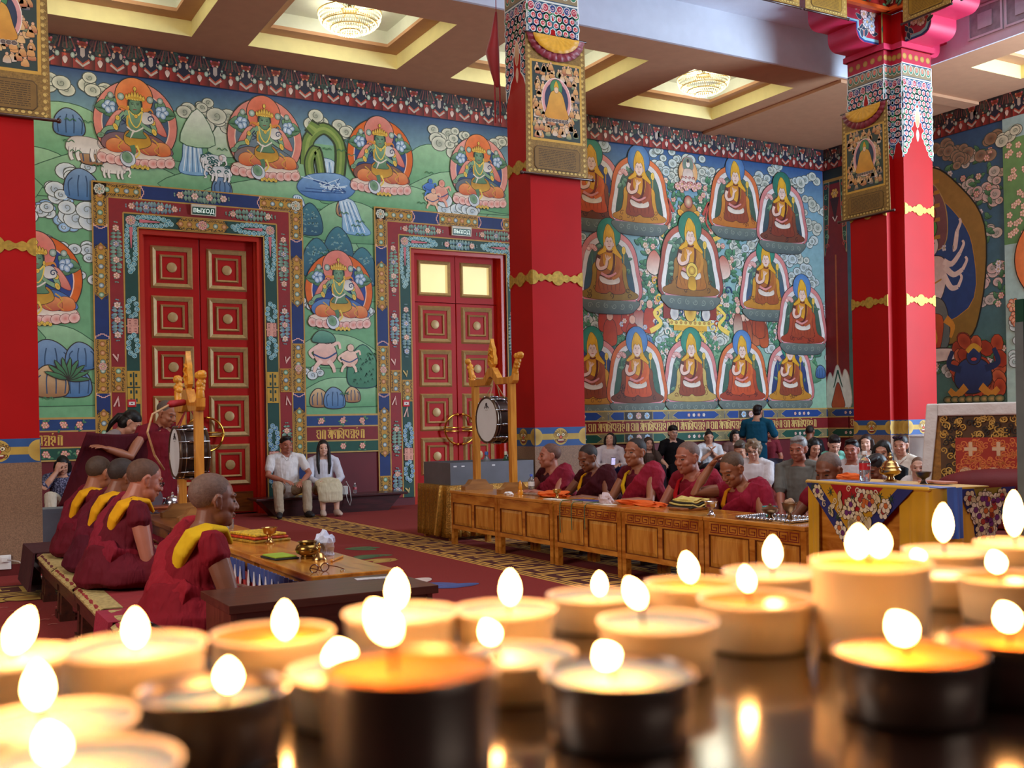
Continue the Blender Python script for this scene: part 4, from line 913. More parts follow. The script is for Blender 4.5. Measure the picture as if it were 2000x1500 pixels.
YC, BC, RC = ('#b87a1c', '#d9a02c', '#7a4a10'), ('#6a3420', '#8a4a2c', '#3a1810'), ('#9a3418', '#b8502c', '#5a1a0c')
for (x, y, s, ha, ar, rb, cu, inn) in ((10.75, 5.55, 1, G_, PK, ORB, BC, '#20305e'), (11.8, 5.55, 1.0, B1, OR, BR, YC, '#2f4a3a'), (14.12, 5.62, .98, B1, OR, BR, ('#b86a1c', '#cf8a2c', '#7a3a10'), '#2f4a3a'), (15.33, 5.42, .98, ('#1f6a58', '#3f8a74'), PK, ('#7a2e1a', '#a04a24', '#4a140c'), BC, '#1f2c4c'),
    (11.1, 4.12, 1.04, G_, PK, MIX, ('#8a6a24', '#b08a34', '#4a3410'), '#2c4a6a'), (14.87, 4.05, .98, G_, PK, MIX, YC, '#33477e'), (15.83, 3.4, .98, HO, PK, ('#9a3a1c', '#b8582c', '#5a1a0c'), RC, '#2f4a3a'),
    (10.7, 2.2, .98, G_, PK, BR, YC, '#20305e'), (11.68, 2.22, .98, HO, OR, ORB, BC, '#2f5a4a'), (12.95, 2.24, .98, G_, PK, BR, ('#b8984c', '#d0b86a', '#7a4a1c'), '#2f4a5e'), (14.21, 2.24, .96, HO, OR, ORB, RC, '#2f5a4a'), (15.47, 2.22, .94, G_, PK, BR, YC, '#20305e')):
    P2.l = T0+(130 if round(x, 2) in (11.8, 11.1, 15.33, 11.68, 14.21, 15.83) else 0); lama(P2, x, y, s, ha, ar, rb, cu, inn)
P2.l = T0+140
# small white goddess at the top and the large central teacher
P2.push(12.95, 5.92, .5); P2.ell(0, .1, .45, .5, '#e0a060', '#ecd9b0', 0, .015, INK, 30); P2.ell(0, .4, .26, .3, '#7a8a7c', '#5a7a6a', 0, .02, '#c07a80', 26)
P2.blob([(-.2, .2), (0, .26), (.2, .2), (.28, -.1), (.4, -.35), (-.4, -.35), (-.28, -.1)], '#e8ddd4', '#cdb4a8', .012, INK); P2.ell(0, .42, .09, .12, '#efe6de', '#e0ccc0', 0, .01, INK, 14); P2.ell(0, .56, .06, .08, '#2c3a4a', None, 0, .008, GOLD, 10)
for k in range(6): flower(P2, -.5+.2*k, -.45+.1*(k % 2), .15, '#e0948c', '#f2d8d0', 7)
for k in range(8): P2.spiral(-.3+.09*k, -.1-.2*(k % 2), .07, '#a03a34', .03, 1); 
P2.pop(); P2.l = T0+200
lama(P2, 12.97, 4.32, 1.12, ('#2c7a62', '#3c8a70'), ('#b8604a', '#8a3a34'), ('#a8641c', '#c88a34', '#6a3210'), ('#8a5a1c', '#a8782c', '#4a2c10'), '#24483c', False)
P2.push(12.97, 4.3, 1.12); P2.ell(.02, -.16, .12, .13, LGOLD, '#b8862a', 0, .01, INK, 18); P2.ell(.02, -.16, .07, None, '#b8862a', LGOLD, 0, .006, INK, 14); P2.blob([(-.04, -.28), (.08, -.28), (.1, -.48), (-.06, -.46)], '#d9a52c', '#b8861c', .006, INK); P2.pop()
P2.l = T0+380; frieze(P2, 9.58, 16.5); lower_bands(P2, 9.6, 16.5, 1)
struct(P2.obj('mural_teachers', PM, wall_back))
# ------------------------------------------------------------------ right wall: pilaster, many-armed white deity, blue guardian
P3 = Paint((WX-.001, WY, 0), (0, -1, 0), (0, 0, 1), clip=(0, 9, .1, 6.785))
P3.rect(0, 1.48, 4.15, 6.36, '#4f7a6a', '#345a86'); 
P3.rect(0, 1.48, .62, 6.36, '#7e1216'); l = P3.l
P3.rect(.0, 6.05, .62, 6.36, '#1c2c2c'); P3.rect(0, 6.1, .62, 6.16, '#a8843a')
for sx, x0 in ((1, .02), (-1, .6)):
    P3.l = l+2; P3.poly([(x0, 6.1), (x0+sx*.14, 6.1), (x0+sx*.12, 5.6), (x0+sx*.08, 4.9), (x0, 4.6)], '#2a4a3c', None, .01, '#d8c8a0')
    for k in range(7): P3.spiral(x0+sx*.06, 6.0-.2*k, .06, ('#c04a3c', '#7aa884')[k % 2], .02, 1.2, k)
P3.l = l+2; flower(P3, .31, 5.85, .1, '#d99a3c', '#e9c05a', 6); P3.poly([(.2, 5.75), (.42, 5.75), (.31, 5.3)], '#3a0e18', None, .01, '#120808'); P3.line([(.25, 5.38), (.31, 5.28), (.37, 5.38)], .025, '#ece0d4')
P3.rect(.29, 2.2, .33, 4.6, '#b8602c')
P3.blob([(.0, 1.5), (.02, 2.0), (.1, 2.2), (.18, 2.1), (.3, 2.35), (.42, 2.1), (.5, 2.25), (.6, 2.05), (.62, 1.5)], '#dfe8e4', '#e8ece4', .02, '#c9c2b0'); P3.blob([(.15, 1.5), (.2, 1.75), (.31, 2.0), (.42, 1.75), (.47, 1.5)], '#c0562c', '#a83a1c', .012, INK)
for sx in (-1, 1): P3.curve([(.31, 2.25), (.31+sx*.08, 2.0), (.31+sx*.12, 1.9)], .04, '#1f5a4a', .02)
P3.wrap = 20
for k in range(60): cloud(P3, .8+3.3*R_.random(), 1.9+4.3*R_.random(), .2, R_.choice(('#d9ccc0', '#cfd4cc', '#e0c0b8')), '#9a9a90', 4)
for k in range(60): bush(P3, .7+3.4*R_.random(), 1.7+4.2*R_.random(), .36, 8, ('#2f5f3a', '#3f7048', '#28523f'), ('#e0b8a8', '#d9867a', '#c9d0dc'))
for k in range(12): cloud(P3, .9+3.1*R_.random(), 5.8+.45*R_.random(), .22, '#a88a70', '#6a4a3a', 4)
P3.wrap = None; P3.l = 125
x = 2.7
P3.blob([(x-1.05, 2.9), (x-1.1, 4.4), (x-.7, 5.4), (x-.1, 5.85), (x+.5, 5.45), (x+1.05, 4.6), (x+.95, 3.2), (x+.5, 2.6)], '#8a6a24', '#a8803c', .03, '#1c1c14')
P3.blob([(x-.85, 2.9), (x-.9, 4.2), (x-.55, 5.0), (x-.1, 5.35), (x+.4, 5.0), (x+.8, 4.3), (x+.7, 3.2)], '#1f3f7a', '#2c4f86', .015, '#c08a34')
P3.blob([(x-.35, 4.4), (x-.4, 5.1), (x-.1, 5.6), (x+.25, 5.1), (x+.22, 4.4)], '#7a4a4c', '#8a5a5c', .02, '#c0a060')
for i, (dy, c) in enumerate(((.0, '#e6d0c4'), (.32, '#5c9a4a'), (.58, '#b83a2c'), (.82, '#e0c0b0'), (1.02, '#c0503c'))): P3.ell(x-.08, 4.42+dy, .17-.02*i, .2-.02*i, c, None, 0, .015, INK, 16); P3.line([(x-.3, 4.56+dy), (x+.14, 4.56+dy)], .07, '#c08a34')
P3.blob([(x-.35, 4.15), (x-.08, 4.22), (x+.2, 4.15), (x+.25, 3.8), (x+.1, 3.4), (x-.25, 3.4), (x-.4, 3.8)], '#ecdcd0', '#dcbcae', .015, INK)
for a, b, c, d in ((.2, 4.1, .55, 4.2), (.22, 4.0, .6, 3.9), (.2, 3.85, .5, 3.6), (.4, 4.3, .5, 4.6), (-.35, 4.1, -.65, 3.9), (-.35, 3.9, -.6, 3.5)): P3.curve([(x+a, b), (x+(a+c)/2, (b+d)/2-.12), (x+c, d)], .12, '#ecd6c8', .08); P3.curve([(x+c, d), (x+c*1.15, d+.15), (x+c*1.1, d+.22)], .07, '#ecd6c8', .04)
P3.blob([(x-.3, 3.4), (x+.15, 3.4), (x+.3, 2.9), (x+.2, 2.5), (x-.35, 2.5), (x-.45, 2.9)], '#5a6a68', '#7a7a70', .015, INK); P3.blob([(x-.3, 3.1), (x+.15, 3.1), (x+.1, 2.55), (x-.08, 2.35), (x-.25, 2.55)], '#b0401c', '#c8582c', .01, INK)
for sx in (-1, 1): P3.curve([(x-.08, 3.05), (x-.08+sx*.1, 2.7), (x-.08, 2.5)], .05, '#e0a030', .03); P3.curve([(x-.08+sx*.3, 3.05), (x-.08+sx*.45, 2.9), (x-.08+sx*.4, 2.7)], .16, '#d9932c', .05)
P3.curve([(x-.4, 3.9), (x-.35, 3.75), (x-.1, 3.7), (x+.15, 3.78)], .03, '#c08a34'); P3.line([(x-.16, 4.46), (x-.1, 4.46)], .02, '#40241a'); P3.line([(x-.04, 4.46), (x+.02, 4.46)], .02, '#40241a'); P3.line([(x-.11, 4.32), (x-.05, 4.32)], .02, '#b0443a')
P3.ell(x-.1, 2.4, .75, .12, '#e8d8c8', '#d0b8a8', 0, .02, INK, 24)
for k in range(26): P3.ell(3.1+.95*R_.random(), 1.7+1.0*R_.random(), .12, .16, R_.choice(('#b84a24', '#a83a1c', '#c8643a')), '#8a2c14', R_.random(), .012, '#4a1408', 10)
P3.blob([(3.1, 1.9), (3.2, 2.2), (3.45, 2.3), (3.75, 2.2), (3.85, 1.9), (3.6, 1.7), (3.3, 1.7)], '#1b2c52', '#2c4272', .02, INK); P3.ell(3.5, 2.33, .14, .14, '#24386a', '#1b2c52', 0, .02, INK, 16); P3.ell(3.5, 2.28, .06, .03, '#c84a4a', None, 0, .01, INK, 10); P3.curve([(3.36, 2.42), (3.5, 2.52), (3.64, 2.42)], .09, GOLD, .09)
for sx in (-1, 1): P3.curve([(3.48+sx*.25, 2.1), (3.48+sx*.5, 2.2), (3.48+sx*.42, 2.45)], .13, '#1b2c52', .08); P3.curve([(3.48+sx*.15, 1.8), (3.48+sx*.35, 1.65), (3.48+sx*.5, 1.75)], .15, '#c8862c', .1)
for k in range(8): P3.ell(2.95+.15*k, 1.57, .1, .06, '#2f5a3a', '#c8a05c', 0, .012, INK, 10)
P3.l += 2; frieze(P3, 0, 9); P3.l += 1
# adjoining panel with orchard and aureole, its brighter light put into paler colours
P3.rect(4.15, 1.48, 9, 6.36, '#a9c9b8', '#9fc0c4'); P3.rect(4.15, 4.2, 4.9, 6.0, '#5c8a54', '#6f9a5c')
l8 = P3.l
for k in range(50): P3.l = l8+k*.7; flower(P3, 4.2+.7*R_.random(), 4.25+1.7*R_.random(), .06, '#e8b49c', '#f2dcc8', 5)
l9 = P3.l; P3.wrap = l9; cloud(P3, 4.35, 6.1, .25); P3.wrap = None; P3.l = l9+100; P3.ell(5.2, 3.9, .85, .8, '#e0783c', '#e8a468', 0, .02, INK, 40); P3.ell(5.2, 3.9, .62, .6, '#ede0c4', '#f0e8d4', 0, .012, INK, 36)
P3.wrap = P3.l
for k in range(14): cloud(P3, 4.3+.8*R_.random(), 2+1.2*R_.random(), .2, '#d4e0dc', '#8fb0a8', 4)
P3.l = P3.wrap+100; P3.wrap = None
for k in range(6): flower(P3, 4.3+.3*R_.random(), 2.7+.5*R_.random(), .12, '#d9784c', '#f0c8a8', 6)
lower_bands(P3, .62, 9, 1); lower_bands(P3, 0, .6, 1)
struct(P3.obj('mural_deities', PM, wall_right))
# ------------------------------------------------------------------ painted scrollwork on the columns
def swirls(p, w, zt, zb, wide=True):
    # white-edged scrollwork hanging from the top of a shaft face
    p.rect(0, zt-.02, w, zt, '#d8cfc0'); 
    ed = [(0, zb), (.05, zb+.1), (.1, zb+.22), (.17, zb+.3), (.16, zb+.5), (.25, zb+.62), (.3, zb+.9), (w/2, zt-.32)] if wide else [(0, zb), (.1, zb+.3), (.12, zb+.6), (.2, zb+.8), (w/2, zt-.3)]
    mir = [(w-a, b) for a, b in reversed(ed)]
    p.poly([(0, zt)]+ed+mir[1:]+[(w, zt)], '#1f4a6a', None, .016, '#e9ecea')
    l = p.l; r = .052
    def inside(x, y):
        xx = min(x, w-x); 
        for (a, b), (c, d) in zip(ed, ed[1:]):
            if b <= y <= d: return xx < a+(c-a)*(y-b)/(d-b+1e-6)+.005
        return y >= ed[-1][1]
    y = zt-.3; row = 0
    while y > zb:
        x = r*.6+(row % 2)*r*.9
        while x < w/2+.02:
            if inside(x, y):
                for q in (x, w-x):
                    c = ('#2c7a4a', '#1f3f7a', '#2a6a78')[(row+int(x*20)) % 3]
                    p.l = l+1; p.ell(q, y, r, r*1.1, c, None, 0, .009, '#e6ece8', 12); p.ell(q, y, r*.6, None, '#b82a34', '#cf4a4c', 0, .004, '#f0d8d0', 10); p.spiral(q, y, r*.75, '#e8e2d8', .009, 1.1, row if q == x else -row, 1 if q == x else -1)
            x += r*1.75
        y -= r*1.55; row += 1
    p.l = l+8
    p.rect(0, zt-.3, w, zt-.24, '#13294c')
    for k in range(max(2, int(w/.1))):
        n = max(2, int(w/.1)); x = w*(k+.5)/n; p.ell(x, zt-.27, .04, .045, ('#a8283c', '#1f3f7a')[k % 2], None, 0, .008, '#e8e0d8', 12); p.spiral(x, zt-.27, .03, '#e8b8b8', .01, 1.1, k)
    p.line([(0, zt-.2), (w, zt-.2)], .02, '#d9ded4'); p.rect(0, zt-.18, w, zt-.02, '#8a7a58')
    for k in range(max(2, int(w/.11))):
        n = max(2, int(w/.11)); x = w*(k+.5)/n; p.ell(x, zt-.08, .044, .06, '#2c7a5c', None, 0, .008, '#e6ddcc', 12); p.ell(x, zt-.07, .025, .038, '#cf4a3c', '#e89a7a', 0, .004, '#f0e0d0', 10)
    p.l = l+12
    if wide:
        y = zt-.62; p.blob([(w/2, y), (w/2-.05, y-.15), (w/2, y-.3), (w/2+.05, y-.15)], '#c88a5a', '#e8c8a0', .008, '#f0e0d0', 3); p.blob([(w/2, y-.32), (w/2-.03, y-.4), (w/2, y-.5), (w/2+.03, y-.4)], '#e8c0a0', None, .004, '#f0e0d0', 3)
        for sx in (-1, 1): p.spiral(w/2+sx*.08, y-.1, .045, '#ecdcd0', .018, 1, 1.5, sx)
def bandfig(p, w, z0):
    # gold lotus strap over the blue plinth band
    z = z0+.11; p.rect(0, z-.035, w, z+.035, '#b8963f')
    for c in (0, w/2, w):
        a0, a1 = (-pi/2, pi/2) if c == 0 else ((pi/2, 1.5*pi) if c == w else (0, None))
        p.ell(c, z, .1, .1, '#c2a04a', '#a07a2c', 0, 0, None, 20, a0, a1)
    if w > .4:
        c = w/2
        for sx in (-1, 1):
            p.ell(c+sx*.075, z+.02, .022, .03, '#b8923c', '#8a6420', 0, .004, '#4a3010', 10); p.ell(c+sx*.034, z+.02, .021, .018, '#e8d8b0', None, 0, .005, '#3a1c10', 10); p.ell(c+sx*.032, z+.018, .009, None, '#1c0e08', None, 0, 0, None, 8)
            for q in range(3): p.spiral(c+sx*(.025+.028*q), z+.062-.012*q, .017, '#4a2c10', .007, 1, 2, sx)
            p.spiral(c+sx*.06, z-.045, .02, '#4a2c10', .008, 1, 4, sx)
        p.ell(c, z-.008, .022, .018, '#b8402c', '#d8603c', 0, .004, '#3a1c10', 10); p.blob([(c-.05, z-.035), (c, z-.042), (c+.05, z-.035), (c+.03, z-.068), (c-.03, z-.068)], '#7a1c14', None, .004, '#3a1c10', 3)
        p.line([(c-.04, z-.043), (c+.04, z-.043)], .01, '#f0e6d0')
def dots(p, w, z):
    p.rect(0, z, w, z+.2, '#b8203c')
    n = max(2, int(w/.12))
    for k in range(n): p.ell(w*(k+.5)/n, z+.1, .042, None, '#b0843c', '#c89a4c', 0, .004, '#8a5a20', 14)
for root, faces in ((c1, [('f', .38, 1.07, 10.7)]), (c2, [('f', 6.385, 7.085, 10.7), ('s', 11.22, 10.7, 6.385)]), (c3, [('f', 12.74, 13.37, 10.7), ('s', 11.57, 10.88, 12.57), ('f', 12.57, 12.74, 10.88), ('s', 10.88, 10.7, 12.74)])):
    for k, a, b, pl in faces:
        if k == 'f': p = Paint((a, pl-.0005, 0), (1, 0, 0), (0, 0, 1)); w = b-a
        else: p = Paint((pl-.0005, a, 0), (0, -1, 0), (0, 0, 1)); w = a-b
        swirls(p, w, 6.46, 5.08 if k == 'f' else 5.15, w > .3); p.l = 1; dots(p, w, 6.47)
        p.o = p.o+p.n*.0065; p.l = 1; bandfig(p, w, 1.02); struct(p.obj('painted_scrollwork', PM, root))
# floral panels on the bracket cheeks and gallery
def cheek(o, u, name, par, sgn=1, w=.75):
    p = Paint(o, u, (0, 0, 1)); x = lambda a: a*sgn
    P = [(0, .0), (.32, 0), (.42, .04), (.48, .16), (.48, .26), (.72, .26), (.83, .3), (.88, .42), (.88, .75), (0, .75)]
    p.poly([(x(a), b) for a, b in P], '#223a7a'); p.poly([(x(a*.95), .03+b*.95) for a, b in P], '#8ab8c8'); p.poly([(x(a*.89), .07+b*.9) for a, b in P], '#a8203a')
    for k in range(34): leaf(p, x(.05+.36*R_.random()), .13+.55*R_.random(), .13, R_.random()*6, '#1f2c4c', '#2f4a5c', '#d8c8b8')
    for k in range(7): flower(p, x(.1+.28*R_.random()), .18+.45*R_.random(), .075, R_.choice(('#e0b8b8', '#9ab8dc', '#e0d0c8')), '#f0e4dc', 7)
    struct(p.obj(name, PM, par))
cheek((12.57, 10.9485, 6.765), (1, 0, 0), 'painted_cheek', c3, -1); cheek((12.7985, 10.7, 6.765), (0, -1, 0), 'painted_cheek', c3, 1)
p = Paint((12.5, 10.868, 6.72), (1, 0, 0), (0, 0, 1)); p.rect(.02, 0, .24, .5, '#8a7a3c'); p.poly([(.13, .02), (.24, .25), (.13, .48), (.02, .25)], '#0f6a4c'); struct(p.obj('painted_lozenge', PM, c3))
p = Paint((-5, 10.795, 7.26), (1, 0, 0), (0, 0, 1)); p.rect(0, 0, 17.6, 2, '#a8201c')
for k in range(120): bush(p, 14+3.5*R_.random(), .05+.6*R_.random(), .22, 5, ('#4a5a3c', '#6a6a44', '#3a1c1c'), ('#d9645c', '#e0b088', '#c04a3c'))
struct(p.obj('painted_gallery', PM, gal))
p = Paint((12.595, 10.8, 7.26), (0, -1, 0), (0, 0, 1)); p.rect(0, 0, 12, 2, '#a8201c')
for k in range(100): bush(p, 3*R_.random(), .05+.6*R_.random(), .22, 5, ('#4a5a3c', '#6a6a44', '#3a1c1c'), ('#d9645c', '#e0b088', '#c04a3c'))
struct(p.obj('painted_gallery', PM, gal))
# ------------------------------------------------------------------ carpet patterns
PF = Paint((0, 0, .0006), (1, 0, 0), (0, 1, 0)); PF.STEP = .00002
CG, CD = '#cf9a44', '#4a1410'
def keyband(x0, x1, y0, y1, bg=CD):
    PF.rect(x0, y0, x1, y1, bg); w = x1-x0; l = PF.l
    for a in (0, .05, w-.072, w-.022): PF.l = l; PF.rect(x0+a, y0, x0+a+.03, y1, CG)
    y = y0+.05; h = w-.24
    while y < y1-.3:
        PF.l = l; X = x0+.12
        for q in ([(X, y), (X+h, y), (X+h, y+.22), (X+h*.3, y+.22), (X+h*.3, y+.1), (X+h*.65, y+.1)], [(X, y+.05), (X, y+.32), (X+h, y+.32)]): PF.line(q, .042, CG)
        y += .38
keyband(4.56, 5.2, 4.4, 15.3); keyband(5.5, 6.1, 4.4, 11.2)
PF.l += 3
def fl_petal(x, y, s, c, c2, a): 
    PF.push(x, y, s, 1, a); PF.blob([(-.5, 0), (-.2, .25), (.3, .22), (.55, 0), (.3, -.2), (-.2, -.22)], c, c2, .015, '#6a1c1c'); PF.curve([(-.35, 0), (0, .08), (.4, .0)], .03, c2); PF.pop()
for (x, y, s, c, c2, a) in ((4.05, 9.9, .5, '#3f5a3c', '#5a7048', .2), (3.9, 9.5, .4, '#a8843c', '#c09a4c', .4), (4.2, 10.6, .42, '#44603c', '#60744c', -.3), (3.3, 12.6, .7, '#3a4a7c', '#4f5f90', 0), (3.0, 13.2, .5, '#44603c', '#60744c', .5), (2.75, 12.2, .4, '#c8a898', '#d8c0b0', .3),
    (3.5, 8.5, .62, '#3a447c', '#50609a', -.2), (3.45, 8.05, .66, '#cdb8b0', '#dccac0', .1), (3.7, 7.7, .5, '#3a447c', '#50609a', -.4), (3.25, 8.8, .45, '#d0b4ac', '#dcc8c0', .8), (3.0, 6.2, .5, '#3f6a44', '#5a8458', -.2), (3.1, 5.9, .5, '#c9b8b4', '#d8ccc4', .1), (2.95, 5.55, .6, '#c0b0b8', '#d4c8cc', 0), (3.3, 5.6, .4, '#3f6a44', '#5a8458', .6), (2.9, 10.5, .5, '#3a447c', '#50609a', .3), (3.0, 11.2, .4, '#c8a898', '#d8c0b0', -.3)):
    for k in range(3): fl_petal(x+(R_.random()-.5)*s*.5, y+(R_.random()-.5)*s*.6, s*.75, c, c2, a+(k-1)*.5)
keyl = PF.l
PF.rect(-3, 9.15, 1.7, 9.95, CD); l = PF.l
for k in range(12):
    X = -2.9+k*.38; PF.l = l; PF.line([(X, 9.5), (X+.3, 9.5), (X+.3, 9.85), (X+.12, 9.85), (X+.12, 9.65), (X+.2, 9.65)], .045, '#c2a04a')
for a in (9.2, 9.32, 9.4): PF.rect(-3, a, 1.7, a+.04, '#c2a04a')
for k in range(14): PF.ell(-2.9+k*.34, 9.14, .2, .14, '#b8963f', '#8a5a24', 0, .015, CD, 14)
PF.l = keyl
for k in range(240): 
    x = -2.5+4.2*R_.random(); y = 4.6+4.3*R_.random(); PF.line([(x, y), (x+.03, y+.03), (x+.06, y)], .012, '#c8786c'); PF.l = keyl
struct(PF.obj('floor_carpet_pattern', paintmat('carpet_paint', .95, .14)))
# ================================================================== FURNITURE
W_OR = wood('varnished_pine', '#a85e16', '#dc943a', .22, 3, (6, 1.2, 6), .5)
W_ORp = wood('varnished_pine_panel', '#b46a1c', '#e2a044', .25, 2.5, (8, 8, 1.2), .4)
W_DK = wood('dark_brown_laminate', '#3a1d14', '#5a3122', .35, 3, (1.2, 10, 10), .2)
W_BENCH = wood('dark_bench_wood', '#2c130d', '#4a2216', .4, 3, (8, 1.2, 8), .1)
W_STAND = wood('honey_wood', '#b87020', '#dd9a3c', .35, 3, (8, 8, 1), .2)
M_keyline = mat('red_key_line', '#7a1f10', .5)
M_steel = mat('steel', '#b9bcc2', .25, metal=1, var=.1); M_dkmetal = mat('dark_drum_shell', '#3a2a24', .3, metal=.3, var=.2); M_silver = mat('silver', '#cfd2da', .2, metal=1)
M_black = mat('black_rubber', '#141214', .5)
def cabinet(y0, y1, n, label, key):
    t = thing('low_cabinet', label, 'cabinet', (5.36, (y0+y1)/2, 0), group='carved cabinets of the right table row')
    h = (y1-y0)/2-.006; X0, X1 = -.24, .24
    m = MB(); m.box(X0-.015, X1, -h, h, .553, .583); m.obj('top', W_OR, t, bevel=.006)
    m = MB(); m.box(X0+.012, X1-.02, -h+.03, h-.03, .17, .55); m.obj('body', W_OR, t)
    lm = MB(); lm.box(-.026, .026, -.026, .026, 0, .553); lme = lm.mesh('leg'); lme.materials.append(W_OR)
    for sx in (X0+.026, X1-.046):
        for sy in (-h+.027, h-.027): link('leg', lme, None, t, (sx, sy, 0))
    m = MB(); m.box(X0-.004, X0+.012, -h+.054, h-.054, .17, .215); m.box(X0-.004, X0+.012, -h+.054, h-.054, .455, .55); m.box(X0-.004, X0+.012, -.03, .03, .215, .455)
    m.obj('front_frame', W_OR, t, bevel=.003)
    for s in (-1, 1):
        a, b = (-h+.054, -.03) if s < 0 else (.03, h-.054)
        p = MB(); p.add([(X0+.01, a, .215), (X0+.01, b, .215), (X0+.01, b, .455), (X0+.01, a, .455), (X0-.002, a+.04, .25), (X0-.002, b-.04, .25), (X0-.002, b-.04, .42), (X0-.002, a+.04, .42)],
                       [(0, 4, 5, 1), (1, 5, 6, 2), (2, 6, 7, 3), (3, 7, 4, 0), (4, 7, 6, 5)]); p.obj('door_panel', W_ORp, t)
        p = MB()
        for q in ((a, b, .215, .22), (a, b, .45, .455), (a, a+.006, .22, .45), (b-.006, b, .22, .45)): p.box(X0-.006, X0+.008, *q)
        p.obj('panel_bead', wood('dark_bead', '#5a2a0c', '#7a3c12', .3), t)
    if key:
        p = MB(); k = 0; y = -h+.06
        while y < h-.12:
            for q in ((y, y+.085, .53, .536), (y+.079, y+.085, .49, .53), (y+.02, y+.085, .484, .49), (y+.02, y+.026, .49, .512), (y+.02, y+.06, .506, .512), (y, y+.006, .476, .53), (y, y+.1, .47, .476)): p.box(X0-.0065, X0-.004, *q)
            y += .1
        p.obj('key_fret', M_keyline, t)
    return t
for i, (a, b, k, lb) in enumerate(((9.34, 10.39, 0, 'varnished low cabinet at the far end under the drum'), (8.29, 9.34, 0, 'varnished low cabinet with the orange cloth and first brass cup'), (7.22, 8.27, 1, 'varnished low cabinet with green cords hanging over its front'),
    (6.17, 7.22, 1, 'varnished low cabinet carrying the yellow cloth bundle'), (5.13, 6.17, 1, 'varnished low cabinet nearest the brocade table, silver tray on top'))): cabinet(a, b, i, lb, k)
# drum stands with drums
def drum_stand(loc, span, H, label, small):
    t = thing('drum_stand', label, 'stand', loc, group='wooden drum stands')
    s = span/2
    ps = MB(); ps.box(-.032, .032, -.032, .032, .1, H-.03); pm = ps.mesh('post'); pm.materials.append(W_STAND)
    bs = MB(); bs.prism([(-.17, 0), (.17, 0), (.17, .04), (.12, .06), (.08, .11), (-.08, .11), (-.12, .06), (-.17, .04)], -.05, .05, 'y'); bsm = bs.mesh('foot'); bsm.materials.append(wood('foot_wood', '#8a5a2c', '#a8743c', .5, 3, (1, 8, 8)))
    for q in (-s, s): link('post', pm, None, t, (0, q, 0)); link('foot', bsm, None, t, (0, q, 0))
    c = MB(); c.prism([(-s-.09, H-.02), (-s-.06, H-.05), (-.12, H-.05), (-.05, H+.02), (0, H+.04), (.05, H+.02), (.12, H-.05), (s+.06, H-.05), (s+.09, H-.02), (s+.1, H+.05), (s+.02, H+.02), (.16, H+.02), (.09, H+.09), (.05, H+.13), (-.05, H+.13), (-.09, H+.09), (-.16, H+.02), (-s-.02, H+.02), (-s-.1, H+.05)], -.035, .035, 'x')
    c.obj('crossbar', W_STAND, t, bevel=.004)
    f = MB(); f.prism([(y, H+.11+z) for y, z in ((-.03, 0), (.03, 0), (.025, .03), (.07, .06), (.075, .12), (.05, .17), (.055, .21), (.02, .27), (0, .33), (-.02, .27), (-.055, .21), (-.05, .17), (-.075, .12), (-.07, .06), (-.025, .03))], -.02, .02, 'x')
    for k in range(5): f.tube([(-.024, (-.04, .04)[k % 2], H+.17+.035*k), (-.028, 0, H+.21+.03*k)], .012, 6)
    f.obj('finial', mat('carved_gold_wood', '#d9942c', .4, var=.2, scale=30), t, 40)
    for q in (-1, 1):
        f = MB(); R2 = random.Random(3)
        for k in range(12):
            a = R2.random()*.14; b = R2.random()*.2
            f.ball((R2.uniform(-.015, .015), q*(s+.07+b*.45*(1 if not small else .2)+R2.uniform(-.03, .03)), H+.05+b), .024+.014*R2.random(), .03, .03, 8)
        f.tube([(0, q*(s+.05), H), (0, q*(s+.08), H+.08), (0, q*(s+.13 if not small else s+.08), H+.22)], [.03, .034, .014], 8); f.obj('dragon_head', mat('carved_gold_wood', '#d9942c', .4), t, 50)
    return t
